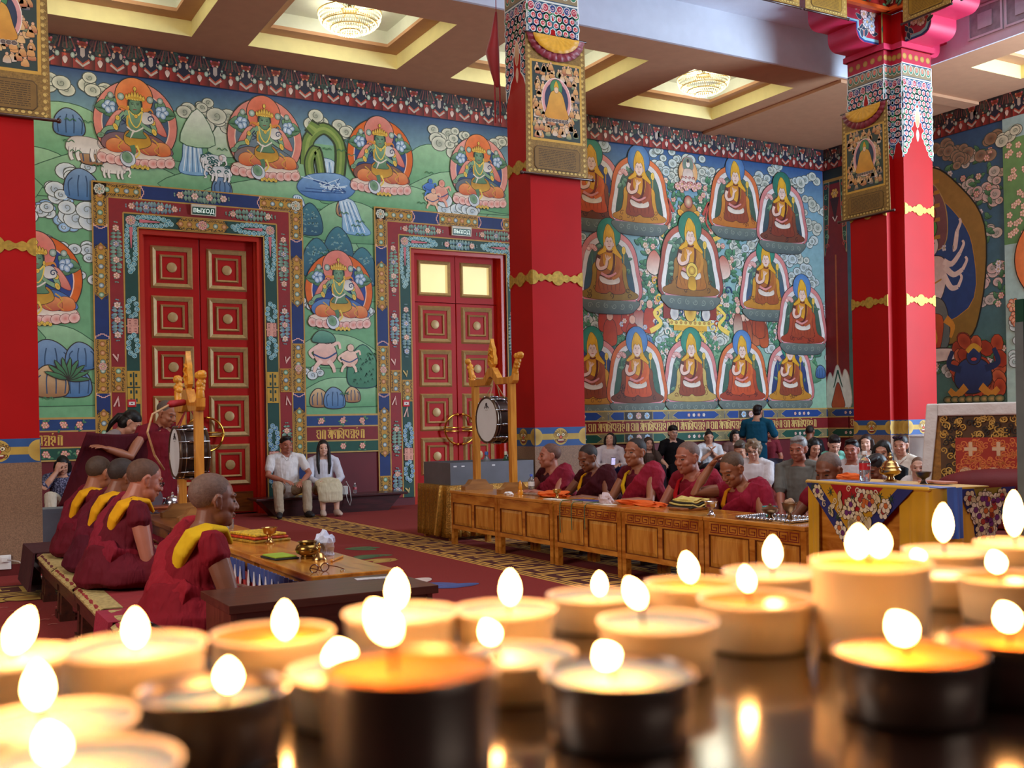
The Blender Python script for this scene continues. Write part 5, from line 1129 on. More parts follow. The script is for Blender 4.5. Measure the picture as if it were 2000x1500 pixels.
def drum(loc, r, d, rz, label, zt):
    t = thing('bass_drum', label, 'drum', loc, rz)
    m = MB(); m.lathe([(r, -d/2), (r, d/2)], seg=40, axis='x'); m.obj('shell', M_dkmetal, t, 40)
    for s in (-1, 1):
        h = MB(); h.lathe([(.001, s*(d/2+.004)), (r*.985, s*(d/2+.003)), (r*.985, s*(d/2-.002))], seg=40, cap=False, axis='x'); h.obj('drum_head', mat('drum_skin', '#dfe3e6', .5, var=.04), t)
        h = MB(); h.tube([(s*d/2, (r+.004)*math.cos(2*pi*k/40), (r+.004)*math.sin(2*pi*k/40)) for k in range(41)], .013, 8, caps=False); h.obj('hoop', mat('drum_hoop', '#5a4636', .3, metal=.6), t, 40)
    for k in range(10):
        a = 2*pi*k/10+.2; y, z = (r+.012)*math.cos(a), (r+.012)*math.sin(a)
        h = MB(); h.tube([(-d/2-.01, y, z), (d/2+.01, y, z)], .005, 6); h.tube([(-.04, y, z), (.04, y, z)], .013, 8); h.obj('tension_rod', M_steel, t, 40)
    for s in (-.3, .3): 
        h = MB(); h.lathe([(r+.002, s*d-.006), (r+.006, s*d-.003), (r+.006, s*d+.003), (r+.002, s*d+.006)], seg=40, cap=False, axis='x'); h.obj('steel_band', M_steel, t, 40)
    g = MB()
    for i in range(7): g.box(-d/2-.0065, -d/2-.0055, -.05+.014*i, -.04+.014*i+.004, r*.52+.01*(i % 3), r*.55+.012*(i % 2)+.01)
    for i in range(4): g.box(-d/2-.0065, -d/2-.0055, -.03+.014*i, -.022+.014*i, r*.44, r*.455)
    g.lathe([(.02, -d/2-.0065), (.02, -d/2-.0055)], (0, 0, r*.7), 12, axis='x'); g.obj('printed_mark', mat('print_black', '#3a3438', .6), t)
    c = MB()
    for s in (-.09, .09):
        c.tube([(s, -.05, r-.0), (s*.3, 0, zt-loc[2])], .006, 6); c.tube([(s, .05, r-.0), (s*.3, 0, zt-loc[2])], .006, 6)
    c.obj('hanging_cord', mat('cord_red', '#9a2a2a', .7) if 'left' in label else mat('cord_tan', '#a8825a', .7), t)
    return t
drum_stand((5.4, 9.9, .5835), .8, 1.17, 'tall honey wood stand with carved dragon heads on the right cabinets', False)
drum((5.4, 9.86, 1.335), .232, .2, .0, 'white headed bass drum hanging in the right wooden stand', 1.70)
drum_stand((2.0, 8.82, .5705), .62, .92, 'smaller honey wood stand with pointed finial behind the left monks', True)
drum((2.0, 8.84, 1.11), .2, .22, 0, 'white headed bass drum hanging in the left wooden stand', 1.44)
for q in (-.3, .3):
    pass
t = thing('drum_mallet', 'long curved drum beater with red padded tip hung on the left drum stand', 'mallet', (0, 0, 0))
MB().tube([(1.78, 8.75, .98), (1.68, 8.6, 1.1), (1.62, 8.55, 1.28), (1.67, 8.6, 1.42), (1.83, 8.7, 1.5)], .009, 8).obj('handle', wood('cane', '#b88a5a', '#d0a878', .4), t, 40)
MB().tube([(1.83, 8.7, 1.5), (1.95, 8.78, 1.515)], [.03, .026], 10).obj('padded_tip', mat('mallet_red', '#a81c24', .7), t, 50)
# gold draped table with the grey metal box
M_goldcloth = mat('gold_brocade', '#a8762c', .32, metal=.55, var=.5, scale=70, bump=.5, bscale=90)
t = thing('draped_table', 'table draped in crinkled gold brocade beyond the right cabinets', 'table', (5.9, 11.05, 0))
m = MB(); m.box(-.68, .45, -.42, .36, .58, .61); m.obj('tabletop', W_OR, t)
lm = MB(); lm.box(-.03, .03, -.03, .03, 0, .58); lme = lm.mesh('leg'); lme.materials.append(W_OR)
for a in (-.62, .38):
    for b in (-.36, .3): link('leg', lme, None, t, (a, b, 0))
def drape(pts, ztop, zbot, fold, n, th=.006):
    # hanging cloth along a polyline with folds
    m = MB(); L_ = []; tot = 0
    P = [Vector((a, b, 0)) for a, b in pts]; seg = [(P[i+1]-P[i]).length for i in range(len(P)-1)]; T = sum(seg)
    N = n; K = 8; vs = []
    for i in range(N+1):
        s = T*i/N; k = 0
        while k < len(seg)-1 and s > seg[k]: s -= seg[k]; k += 1
        d = (P[k+1]-P[k]).normalized(); q = P[k]+d*s; nn = Vector((d.y, -d.x, 0))
        for j in range(K+1):
            f = j/K; w_ = fold*(.15+f)*(math.sin(i*1.25)+.5*math.sin(i*2.1+1))
            zz = ztop+(zbot(i/N) if callable(zbot) else zbot-ztop)*f if not callable(zbot) else ztop+(zbot(i/N)-ztop)*f
            vs.append(q+nn*(.012+w_+fold*.8*f)+Vector((0, 0, zz)))
    fs = [(i*(K+1)+j, (i+1)*(K+1)+j, (i+1)*(K+1)+j+1, i*(K+1)+j+1) for i in range(N) for j in range(K)]
    return m.add(vs, fs)
dr = drape([(-.69, .36), (-.69, -.42), (.46, -.42)], .615, .04, .012, 90); o = dr.obj('gold_cloth', M_goldcloth, t, 60); s_ = o.modifiers.new('solid', 'SOLIDIFY'); s_.thickness = .005
m = MB(); m.box(-.69, .46, -.43, .36, .6101, .6155); m.obj('cloth_top', M_goldcloth, t)
dr = MB(); dr.tube([(-.712, -.3, .6), (-.745, -.32, .35), (-.75, -.28, .08)], [(.02, .05), (.025, .06), (.03, .085)], 10); dr.obj('gathered_fold', mat('gold_fold', '#d9a850', .3, metal=.6, var=.3, scale=50, bump=.4), t, 50)
t = thing('metal_box', 'grey sheet metal box on the gold draped table', 'box', (5.85, 11.05, .616))
M_zinc = mat('zinc', '#7d7f86', .45, metal=.6, var=.12, scale=4)
m = MB(); m.box(-.58, .5, -.36, .34, 0, .01); m.box(-.58, .5, -.36, -.35, .01, .25); m.box(-.58, .5, .33, .34, .01, .25); m.box(-.58, -.57, -.35, .33, .01, .25); m.box(.49, .5, -.35, .33, .01, .25); m.obj('tray_body', M_zinc, t)
m = MB()
for a in (-.54, -.44, -.05): m.box(a, a+.04, -.3615, -.36, .2, .215)
m.obj('rivet_tag', mat('tag_white', '#d8d8dc', .4), t)
# bottles
M_pet = mat('clear_plastic', '#e6eef2', .08, trans=.85, var=.02, spec=.5); M_water = M_pet
def bottle(loc, H, r, label, capc='#e8e8ea', lab='#c81e28', group=None, glass=None, lettering=True):
    t = thing('bottle', label, 'bottle', loc, .6, group)
    m = MB(); m.lathe([(r*.8, 0), (r, .012*H/.2), (r*.97, H*.18), (r, H*.22), (r*.97, H*.27), (r, H*.32), (r, H*.62), (r*.9, H*.7), (r*.45, H*.83), (r*.36, H*.85), (r*.36, H*.9)], seg=20)
    m.obj('body', glass or M_pet, t, 60)
    m = MB(); m.lathe([(r*.44, H*.885), (r*.44, H*.985), (r*.38, H)], seg=18); m.obj('cap', mat('cap'+capc, capc, .4), t, 50)
    if lab:
        m = MB(); m.lathe([(r*1.015, H*.38), (r*1.015, H*.61)], seg=20, cap=False); m.obj('label', mat('label'+lab, lab, .4, var=.05), t, 60)
        if lettering:
            g = MB()
            for k in range(6): a = -2.55+k*.19; g.add([((r*1.03)*math.cos(a+d), (r*1.03)*math.sin(a+d), H*z) for d, z in ((0, .5), (.11, .5), (.11, .55+.02*(k % 3 == 0)), (0, .55+.02*(k % 3 == 0)))], [(0, 1, 2, 3)])
            g.obj('label_print', mat('print_white', '#f0e8e4', .5), t)
    return t
for x, y, H, r, c, lb, cap in ((5.95, 11.1, .34, .05, M_pet, 'large clear water bottle standing in the grey metal box, leftmost', '#3a6ab0'), (6.1, 10.9, .34, .045, mat('green_glass', '#2c4a34', .1, var=.05), 'dark green bottle standing in the grey metal box', '#d8d2b8'), (6.22, 11.1, .3, .045, mat('grey_glass', '#4a5660', .1, var=.05), 'grey glass bottle standing in the grey metal box, rightmost', '#cfd2d8')):
    bottle((x, y, .627), H, r, lb, cap, '#e4e6e0' if c is not M_pet else None, 'bottles in the metal box', c, False)
bottle((5.53, 9.36, .5835), .19, .034, 'small clear water bottle with white label beside the right drum stand', '#3a5ac0', '#e6e2e0')
bottle((2.03, 7.75, .5705), .185, .032, 'small red labelled water bottle on the left table before the elderly monk')
bottle((5.105, 4.62, .9025), .185, .034, 'small red labelled water bottle on the brocade covered table')
bottle((5.93, 15.32, .2705), .16, .028, 'small pink labelled water bottle on the wall bench beside the woman', '#e6d8d8', '#c84a5a')
# small brass and table things
M_brassd = mat('worn_brass', '#b8925a', .25, metal=1, var=.15); M_copper = mat('tarnished_copper', '#8a6440', .3, metal=.9, var=.2)
def cup(loc, s, label, m_=None, group='brass offering cups'):
    t = thing('offering_cup', label, 'cup', loc, 0, group)
    MB().lathe([(.026*s, 0), (.028*s, .006*s), (.016*s, .016*s), (.012*s, .035*s), (.016*s, .05*s)], seg=20).obj('foot', m_ or M_brassd, t, 50)
    MB().lathe([(.016*s, .05*s), (.034*s, .058*s), (.04*s, .085*s), (.046*s, .092*s), (.042*s, .09*s), (.036*s, .07*s), (.004*s, .064*s)], seg=24, cap=False).obj('bowl', m_ or M_brassd, t, 50)
    return t
cup((5.3, 8.5, .5835), .95, 'small brass stemmed cup beside the orange cloth on the right table')
cup((5.2, 6.18, .5835), 1.15, 'silver rimmed brass stemmed cup before the scratching monk', M_silver)
cup((1.98, 6.6, .5705), 1.1, 'brass stemmed cup by the folded brocade on the left table')
def crumple(name, label, cat, loc, sx, sy, sz, m_, seed=1, group=None, sub=3, amp=.5):
    bm = bmesh.new(); bmesh.ops.create_icosphere(bm, subdivisions=sub, radius=1); rr = random.Random(seed); off = Vector((rr.random()*9, rr.random()*9, rr.random()*9))
    for v in bm.verts:
        d = 1+amp*noise.noise(v.co*1.6+off)+amp*.5*noise.noise(v.co*4+off); v.co *= d; v.co = Vector((v.co.x*sx, v.co.y*sy, max(0, (v.co.z+.55)*sz*.65)))
    me = bpy.data.meshes.new(name); bm.to_mesh(me); bm.free()
    o = link(name, me, m_, None, loc); tag(o, label, cat, group); return o
def slab(name, label, cat, loc, sx, sy, sz, rz, m_, cover=None, group=None, edge=None):
    t = thing(name, label, cat, loc, rz, group)
    MB().box(-sx/2, sx/2, -sy/2, sy/2, 0, sz).obj('pages' if cover else 'sheet', m_, t, bevel=min(.002, sz*.3))
    if cover: MB().box(-sx/2-.004, sx/2+.004, -sy/2-.004, sy/2+.004, sz, sz+.003).obj('cover', cover, t)
    return t
M_orcloth = mat('orange_cloth', '#e8641c', .7, var=.1, bump=.3, bscale=30); M_paper = mat('paper', '#d8cfc0', .8, var=.06)
crumple('folded_cloth', 'bright orange cloth heap on the far right table', 'cloth', (5.42, 8.75, .5835), .13, .2, .055, M_orcloth, 4)
crumple('folded_cloth', 'bright orange cloth trailing before the heavyset monk', 'cloth', (5.4, 7.32, .5835), .09, .34, .045, M_orcloth, 8)
crumple('paper_bag', 'crumpled pale pink tissue bag on the right table', 'bag', (5.25, 7.62, .5835), .06, .07, .09, mat('tissue_pink', '#c9b0b0', .7, var=.15), 3)
slab('text_pages', 'blue covered prayer book lying on the right table', 'book', (5.28, 7.95, .5835), .12, .3, .012, .1, M_paper, mat('book_blue', '#27408f', .45, var=.2, scale=40))
slab('text_pages', 'loose prayer pages under the blue book edge', 'paper', (5.22, 7.6, .5835), .1, .26, .006, -.1, M_paper)
slab('text_pages', 'loose prayer pages beside the brass cup', 'paper', (5.2, 8.35, .5835), .1, .3, .006, .05, M_paper)
slab('text_pages', 'brown patterned prayer pages before the first right monk', 'paper', (5.42, 9.15, .5835), .14, .3, .01, .0, mat('page_brown', '#8a6a54', .7, var=.35, scale=40))
crumple('crumpled_tissue', 'white crumpled tissue near the amber figurine', 'tissue', (5.22, 9.28, .5835), .045, .05, .035, mat('tissue_white', '#e2dede', .8), 5)
t = thing('figurine', 'small amber resin figurine standing near the right drum stand', 'ornament', (5.33, 9.24, .5835))
M_amber = mat('amber_resin', '#d98a14', .2, var=.1, coat=.5); MB().lathe([(.028, 0), (.03, .03), (.026, .045)], seg=14).obj('base', M_amber, t, 50); MB().lathe([(.016, .0455), (.022, .07), (.014, .09), (.017, .105), (.012, .12), (.003, .14)], seg=14).obj('figure', M_amber, t, 60)
# yellow bundle on a round board
t = thing('cloth_bundle', 'folded yellow and black cloth bundle on a round board', 'cloth bundle', (5.42, 6.72, .5835))
MB().lathe([(.15, 0), (.155, .006), (.155, .018), (.15, .022)], seg=30).obj('round_board', wood('board', '#7a4420', '#9a5c2c', .35), t, 50)
for k in range(5):
    mm = MB(); N = 12; vs = []
    for i in range(N+1):
        for j in range(N+1): a = (i/N-.5); b = (j/N-.5); vs.append((a*(.19-.008*k)+.01*k, b*(.29-.012*k), .025+.016*k+.012*math.sin(i*.7+k)*(.3+abs(b))+.02*max(0, b-.2)))
    mm.add(vs, [(i*(N+1)+j, (i+1)*(N+1)+j, (i+1)*(N+1)+j+1, i*(N+1)+j+1) for i in range(N) for j in range(N)])
    o = mm.obj('cloth_layer', (mat('bundle_black', '#2a231c', .7), mat('bundle_yellow', '#d8bf6a', .6, var=.2, scale=30))[k % 2 if k < 4 else 1], t, 60); o.modifiers.new('s', 'SOLIDIFY').thickness = .012
MB().tube([(.05, -.16, .03), (.06, -.2, .06), (.05, -.24, .0)], .006, 6).obj('tie_string', mat('bundle_string', '#c0a060', .7), t)
# hanging cords
for k, (y, l) in enumerate(((8.12, .26), (7.93, .22), (7.72, .2))):
    o = MB().tube([(5.3, y+.02, .595), (5.12, y, .594), (5.092, y, .57), (5.09, y+.004, .57-l*.5), (5.09, y-.004, .57-l)], .0045, 6).obj('hanging_string', mat('cord_green', '#5a6a44', .8), None)
    tag(o, ('longest green cord hanging down the cabinet front', 'middle green cord hanging over the cabinet edge', 'right hand pale green cord hanging over the cabinet edge')[k], 'cord', 'cords hanging from the prayer books')
# silver tray with vessels
t = thing('serving_tray', 'ornate silver tray on the right table near the brocade', 'tray', (5.34, 5.62, .5835), .1)
m = MB(); m.box(-.14, .14, -.24, .24, 0, .006); m.obj('tray_base', M_silver, t)
m = MB()
for a, b, c, d in ((-.15, -.24, -.15, .24), (.15, -.24, .15, .24), (-.15, -.25, .15, -.25), (-.15, .25, .15, .25)):
    for k in range(14): f = k/13; m.ball((a+(c-a)*f, b+(d-b)*f, .014), .016, .016, .012, 8)
m.obj('beaded_rim', M_silver, t, 60)
def bowl(loc, r, h, m_, label, cat='bowl', foot=True, name='bowl'):
    t = thing(name, label, cat, loc)
    m = MB(); m.lathe(([(r*.5, 0), (r*.3, h*.2), (r*.22, h*.35), (r*.3, h*.45)] if foot else [(r*.4, 0)])+[(r*.75, h*.6), (r, h), (r*1.05, h), (r*.9, h*.92), (r*.6, h*.62), (.002, h*.55)], seg=24, cap=False); m.obj('vessel', m_, t, 50); return t
bowl((5.4, 5.78, .5905), .05, .075, mat('turquoise_glaze', '#3fa8a8', .2, var=.1), 'turquoise bowl on a dark foot on the silver tray')
t = bowl((5.3, 5.66, .5905), .065, .07, M_copper, 'wide tarnished brass bowl with lid on the silver tray'); MB().lathe([(.06, .0705), (.03, .085), (.012, .092), (.012, .1), (.002, .108)], seg=18).obj('lid', M_copper, t, 50)
t = bowl((5.33, 5.5, .5905), .055, .12, M_copper, 'tall tarnished brass goblet filled with offerings on the silver tray', 'goblet', name='goblet')
for k, (a, b) in enumerate(((-.02, 0), (.02, .015), (0, -.02), (.01, .0))): MB().ball((a, b, .122+.008*(k == 3)), .022).obj('offering', mat('fruit_tan', '#b08868', .6), t, 60)
tag(MB().box(5.16, 5.2, 5.42, 5.5, .5835, .589).obj('matchbox', mat('match_tan', '#b88a54', .6), bevel=.001), 'flat tan matchbox beside the silver tray corner', 'matchbox')
# ------------------------------------------------------------------ brocade covered table
def table_box(t, X, Y, H, m_):
    m = MB(); m.box(-X, X, -Y, Y, H-.03, H); m.obj('tabletop', m_, t); m = MB(); m.box(-X+.02, X-.02, -Y+.02, Y-.02, .12, H-.03); m.obj('body', m_, t)
    lm = MB(); lm.box(-.025, .025, -.025, .025, 0, .12); lme = lm.mesh('leg'); lme.materials.append(m_)
    for a in (-X+.03, X-.03):
        for b in (-Y+.03, Y-.03): link('leg', lme, None, t, (a, b, 0))
ang = -.12; cosA, sinA = math.cos(ang), math.sin(ang)
BT = (5.13, 4.43)
t = thing('altar_table', 'wooden table covered with brocade at the near end of the right row', 'table', (BT[0], BT[1], 0), ang)
table_box(t, .21, .5, .89, W_OR)
M_yel = mat('yellow_satin', '#d9a312', .45, var=.12, scale=5, sheen=.3); M_bluecl = mat('blue_satin', '#3a6ac0', .4, var=.15, scale=5, sheen=.3)
t = thing('brocade_cloth', 'yellow cloth with multicolour brocade triangle hanging over the end table', 'tablecloth', (BT[0], BT[1], 0), ang)
m = MB(); m.box(-.222, .222, -.512, .512, .8905, .8965); m.obj('cloth_top', M_yel, t)
m = MB(); 
o = drape([(-.205, .515), (-.205, .41)], .8955, .1, .006, 12).obj('side_fall', M_yel, t, 60); o = drape([(-.215, -.3), (-.215, -.515), (.1, -.515)], .8955, .28, .008, 34).obj('end_fall', M_yel, t, 60)
m = MB(); m.tube([(-.222, .515, .893), (-.226, 0, .89), (-.222, -.515, .893)], .014, 8); m.obj('rolled_edge', M_yel, t, 50)
# triangle of brocade with its pattern pieces
def brocade(o, u, v, P, name, par, bands, seed):
    p = Paint(o, u, v); p.STEP = .00012; A, B, C = P
    lerp = lambda a, b, f: (a[0]+(b[0]-a[0])*f, a[1]+(b[1]-a[1])*f)
    cen = ((A[0]+B[0])/2, A[1])
    for f, c in bands: p.poly([lerp(cen, q, f) for q in (A, B, C)], c)
    rr = random.Random(seed)
    def ins(x, y):
        s = lambda a, b: (b[0]-a[0])*(y-a[1])-(b[1]-a[1])*(x-a[0]); d = [s(A, B), s(B, C), s(C, A)]; return all(q > .018 for q in d) or all(q < -.018 for q in d)
    xs_ = [q[0] for q in P]; ys_ = [q[1] for q in P]; n = 0
    for _ in range(900):
        x = rr.uniform(min(xs_), max(xs_)); y = rr.uniform(min(ys_), max(ys_))
        if not ins(x, y): continue
        n += 1
        if n > 58: break
        k = rr.random(); cr_ = rr.choice(('#e2d2a8', '#d8c69a', '#e8dcc0'))
        if k < .4:
            for q in range(6): a = q*1.047; p.ell(x+.026*math.cos(a), y+.026*math.sin(a), .02, .017, cr_, None, a, .003, '#3a2418', 8)
            p.ell(x, y, .016, None, rr.choice(('#a83a2c', '#6a2a6a', '#c86a2c')), None, 0, .003, '#3a2418', 9)
        elif k < .7: leaf(p, x, y, .07, rr.random()*6, cr_, '#c8b47c', '#3a2c1c', .28)
        elif k < .85:
            for q in range(7): a = q*.9; p.line([(x, y), (x+.03*math.cos(a), y+.03*math.sin(a))], .007, '#2f4a34', .003)
        else: p.spiral(x, y, .022, cr_, .008, 1.3, rr.random()*6)
        p.l = min(p.l, 40)
    return p.obj(name, PM, par)
brocade((-.243, .5, .888), (0, -1, 0), (-.02, 0, 1), [(0, 0), (.92, 0), (.4, -.42)], 'brocade_triangle', t, ((1, '#27306f'), (.74, '#c9971c'), (.5, '#a8141c')), 3)
m = MB(); m.add([(-.236, .5, .888), (-.236, -.42, .888), (-.228, .1, .468), (-.24, .5, .888), (-.24, -.42, .888), (-.232, .1, .468)], [(0, 1, 2), (3, 5, 4), (0, 3, 4, 1), (1, 4, 5, 2), (2, 5, 3, 0)]); m.obj('triangle_backing', mat('lining_blue', '#27306f', .6), t)
brocade((-.02, -.533, .888), (1, 0, 0), (0, -.02, 1), [(0, 0), (.42, 0), (.18, -.4)], 'brocade_end', t, ((1, '#27306f'), (.5, '#8a7420')), 5)
t2 = thing('blue_scarf', 'blue satin scarf lying along the brocade table and hanging off its end', 'scarf', (BT[0], BT[1], 0), ang)
m = MB(); m.box(-.15, -.04, -.53, .5, .897, .901); m.obj('scarf_length', M_bluecl, t2); drape([(-.13, -.53), (-.02, -.53)], .9, .62, .006, 10).obj('scarf_fall', M_bluecl, t2, 60).location = (0, -.012, 0)
# censer, orange things
t = thing('censer', 'lidded brass incense burner on the brocade table', 'censer', (5.19, 4.5, .9025))
MB().lathe([(.04, 0), (.042, .006), (.024, .014), (.02, .03), (.03, .036)], seg=22).obj('foot', M_brassd, t, 50)
MB().lathe([(.03, .036), (.06, .05), (.066, .068), (.056, .082), (.06, .088)], seg=24).obj('bowl', M_brassd, t, 50)
MB().lathe([(.058, .0885), (.05, .095), (.045, .11), (.03, .125), (.012, .132), (.012, .14), (.018, .147), (.006, .158), (.009, .166), (.002, .178)], seg=22).obj('lid', M_brassd, t, 50)
for s in (-1, 1): MB().tube([(s*.06, 0, .075), (s*.082, 0, .08), (s*.08, 0, .055), (s*.062, 0, .058)], .005, 6).obj('handle', M_brassd, t, 50)
crumple('folded_cloth', 'folded orange cloth behind the bottle on the brocade table', 'cloth', (5.2, 4.82, .9025), .05, .1, .04, M_orcloth, 12)
slab('text_pages', 'pink edged prayer pages lying on the brocade table', 'paper', (5.24, 4.2, .9025), .09, .22, .012, -.12, mat('pages_pink', '#c98a7a', .7))
t = bowl((5.12, 4.2, .9025), .045, .07, mat('dark_bronze', '#4a4038', .35, metal=.7), 'dark bronze bell cup on the brocade table')
# ------------------------------------------------------------------ throne, pedestal, pole
M_throne = mat('throne_gold', '#a06a24', .5, var=.35, scale=30); M_maroon = mat('maroon_cushion', '#6a1418', .7, var=.12, scale=4, bump=.3, bscale=12)
tx, ty, ta = 8.22, 5.93, math.radians(57.5)
t = thing('throne', 'high backed throne with white border and red gold brocade', 'throne', (tx, ty, 0), -math.radians(54))
m = MB(); m.prism([(-.62, .55), (.62, .55), (.55, 1.38), (-.55, 1.38)], -.05, .05, 'y'); m.obj('backrest', M_throne, t, bevel=.01)
m = MB(); 
for q in ([(-.66, .55), (-.58, .55), (-.5, 1.29), (-.5, 1.4), (-.59, 1.4)], [(.66, .55), (.59, 1.4), (.5, 1.4), (.5, 1.29), (.58, .55)], [(-.5, 1.29), (.5, 1.29), (.5, 1.4), (-.5, 1.4)]): m.prism(q, -.085, .06, 'y')
m.obj('white_border', mat('white_fur_border', '#e6e0da', .8, var=.06, scale=8, bump=.4, bscale=14), t, bevel=.012)
p = Paint((-.5, -.0505, .6), (1, 0, 0), (0, 0, 1)); p.STEP = .0001
p.rect(0.02, 0, .98, .7, '#5a3a1c')
for k in range(300): p.spiral(.04+.92*R_.random(), .02+.66*R_.random(), .03, R_.choice(('#c8963c', '#d8a850', '#1c1410')), .011, 1.3, R_.random()*6); p.l = min(p.l, 200)
p.l = 203; p.rect(.14, 0, .98, .5, '#a82c18'); l = p.l
for k in range(190): p.l = l; p.spiral(.16+.8*R_.random(), .02+.46*R_.random(), .03, '#e07838', .01, 1.2, R_.random()*6)
p.l = l+2
for k in range(4):
    x = .26+.22*k
    p.line([(x, .34), (x, .46)], .03, '#e0b890'); p.line([(x-.05, .4), (x+.05, .4)], .03, '#e0b890')
    if k < 4: p.ell(x-.04, .18, .055, .065, '#e0b890', None, 0, 0, None, 12); flower(p, x-.04, .18, .06, '#e0b890', '#d89a6a', 8, '#b84a24')
    p.line([(x+.07, .14), (x+.07, .24)], .022, '#e0a878'); p.line([(x+.03, .19), (x+.11, .19)], .022, '#e0a878')
p.obj('brocade_panel', PM, t)
m = MB(); m.box(-.7, .7, -.75, -.09, .0, .18); m.box(-.68, .68, -.72, -.09, .2, .36); m.obj('seat_base', M_maroon, t, bevel=.03)
for k, (zz, d) in enumerate(((.36, .0), (.5, .04))):
    m = MB(); m.box(-.64+d, .64-d, -.7+d, -.09, zz+.002, zz+.135); o = m.obj('seat_cushion', M_maroon, t, bevel=.05)
m = MB(); m.ball((0, -.25, .72), .5, .16, .12, 18); m.obj('back_cushion', M_maroon, t, 70)
p = MB(); p.box(-.06, .1, -.722, -.72, .3, .33); p.obj('gold_tag', mat('tag_yellow', '#c8b048', .6), t)
t = thing('pedestal', 'tall pale square pedestal behind the seated crowd', 'pedestal', (11.24, 9.14, 0), 0)
m = MB(); m.box(-.16, .16, -.16, .16, 0, 1.03); m.obj('shaft', mat('pedestal_white', '#d8dade', .6, var=.04), t, bevel=.008); MB().box(-.17, .17, -.17, .17, 1.0305, 1.05).obj('top_slab', mat('pedestal_white', '#d8dade'), t, bevel=.004)
t = thing('signpost', 'slim dark green metal post at the right edge of the picture', 'post', (6.38, 4.44, 0))
MB().box(-.014, .014, -.03, .03, .02, 2.05).obj('post', mat('post_green', '#0f4a38', .35, coat=.3), t); MB().box(-.02, -.0145, -.03, .03, .02, 1.9).obj('edge_strip', mat('post_edge', '#9ab0b0', .2, metal=.6), t); MB().lathe([(.14, 0), (.14, .012), (.05, .02)], seg=24).obj('base_plate', mat('post_green', '#0f4a38'), t, 50)
t = thing('seat_pile', 'yellow trimmed stack of floor mats behind the brocade table', 'mats', (6.75, 4.3, 0), .3)
for k in range(4): MB().box(-.28, .28, -.28, .28, .002+.1*k, .1+.1*k).obj('mat', (M_maroon, mat('mat_yellow', '#b88a2c', .7, var=.3, scale=20))[k == 1], t, bevel=.02)
# ------------------------------------------------------------------ left tables, desk, benches
def low_table(y0, y1, label, drk=False):
    t = thing('low_table', label, 'table', (1.93, (y0+y1)/2, 0), group='low tables before the left monks'); h = (y1-y0)/2-.004
    w_ = W_OR if not drk else wood('table_dark_oak', '#6a3a14', '#9a5c24', .3, 3, (6, 1.2, 6), .3)
    MB().box(-.225, .225, -h, h, .535, .57).obj('top', w_, t, bevel=.006)
    m = MB(); m.box(-.19, .19, -h+.05, h-.05, .45, .535); m.obj('apron', w_, t)
    lm = MB(); lm.box(-.025, .025, -.025, .025, 0, .45); lme = lm.mesh('leg'); lme.materials.append(w_)
    for a in (-.18, .18):
        for b in (-h+.06, h-.06): link('leg', lme, None, t, (a, b, 0))
    return t
for a, b, l, d in ((5.0, 6.06, 'low orange table nearest the brown desk, brass pot on top', 0), (6.06, 7.12, 'low orange table with folded brocade and brass cup', 0), (7.12, 8.18, 'low orange table with red labelled bottle', 0), (8.18, 9.5, 'low dark oak table under the left drum stand', 1), (9.5, 10.15, 'low dark oak table with silver dishes at the far left', 1)): low_table(a, b, l, d)
# pleated valance on the monks' side
for a, b, lb in ((5.03, 6.03, 'pleated red, blue and yellow valance hanging from the nearest low table'), (6.09, 7.09, 'pleated red, blue and yellow valance hanging from the second low table'), (7.15, 8.15, 'pleated red, blue and yellow valance hanging from the third low table')):
    t = thing('pleated_valance', lb, 'valance', (1.7, a, 0), group='pleated table valances')
    for i, (z0, z1, c) in enumerate(((.43, .53, '#243a7a'), (.32, .44, '#a81c1c'), (.24, .33, '#c8a83a'))):
        m = MB(); vs = []; N = 40
        for k in range(N+1):
            for z in (z0, z1): vs.append((-.012-.006*i*0-.008*math.sin(k*2.2)-.004*(2-i), (b-a)*k/N, z))
        m.add(vs, [(2*k, 2*k+2, 2*k+3, 2*k+1) for k in range(N)]); o = m.obj('pleated_tier', mat('val'+c, c, .7, sheen=.3), t); o.modifiers.new('s', 'SOLIDIFY').thickness = .003
    for k in range(9):
        m = MB(); y = (b-a)*(k+.5)/9; m.prism([(y-.022, .43), (y, .36), (y+.022, .43), (y, .5)], -.036, -.032, 'x'); m.obj('white_lozenge', mat('val_white', '#d8d4d8', .7), t)
t = thing('brown_desk', 'dark brown laminate desk with thick top standing before the candles', 'desk', (1.55, 4.44, 0))
MB().box(-.456, .456, -.235, .235, .565, .6).obj('top', W_DK, t, bevel=.002)
for s in (-1, 1): MB().box(s*.43-.012, s*.43+.012, -.2, .2, 0, .565).obj('side_panel', wood('laminate_side', '#4a2418', '#6a3826', .35, 3, (10, 10, 1.2), .2), t)
MB().box(-.418, .418, -.19, -.172, .12, .565).obj('front_panel', W_DK, t)
MB().box(-.418, .418, -.17, .2, .3, .318).obj('shelf', W_DK, t)
t = slab('paper_scrap', 'shiny crumpled plastic sleeve on the brown desk', 'paper', (1.85, 4.56, .6005), .17, .06, .003, -.15, mat('sleeve', '#c9c4c8', .25, var=.2, scale=60))
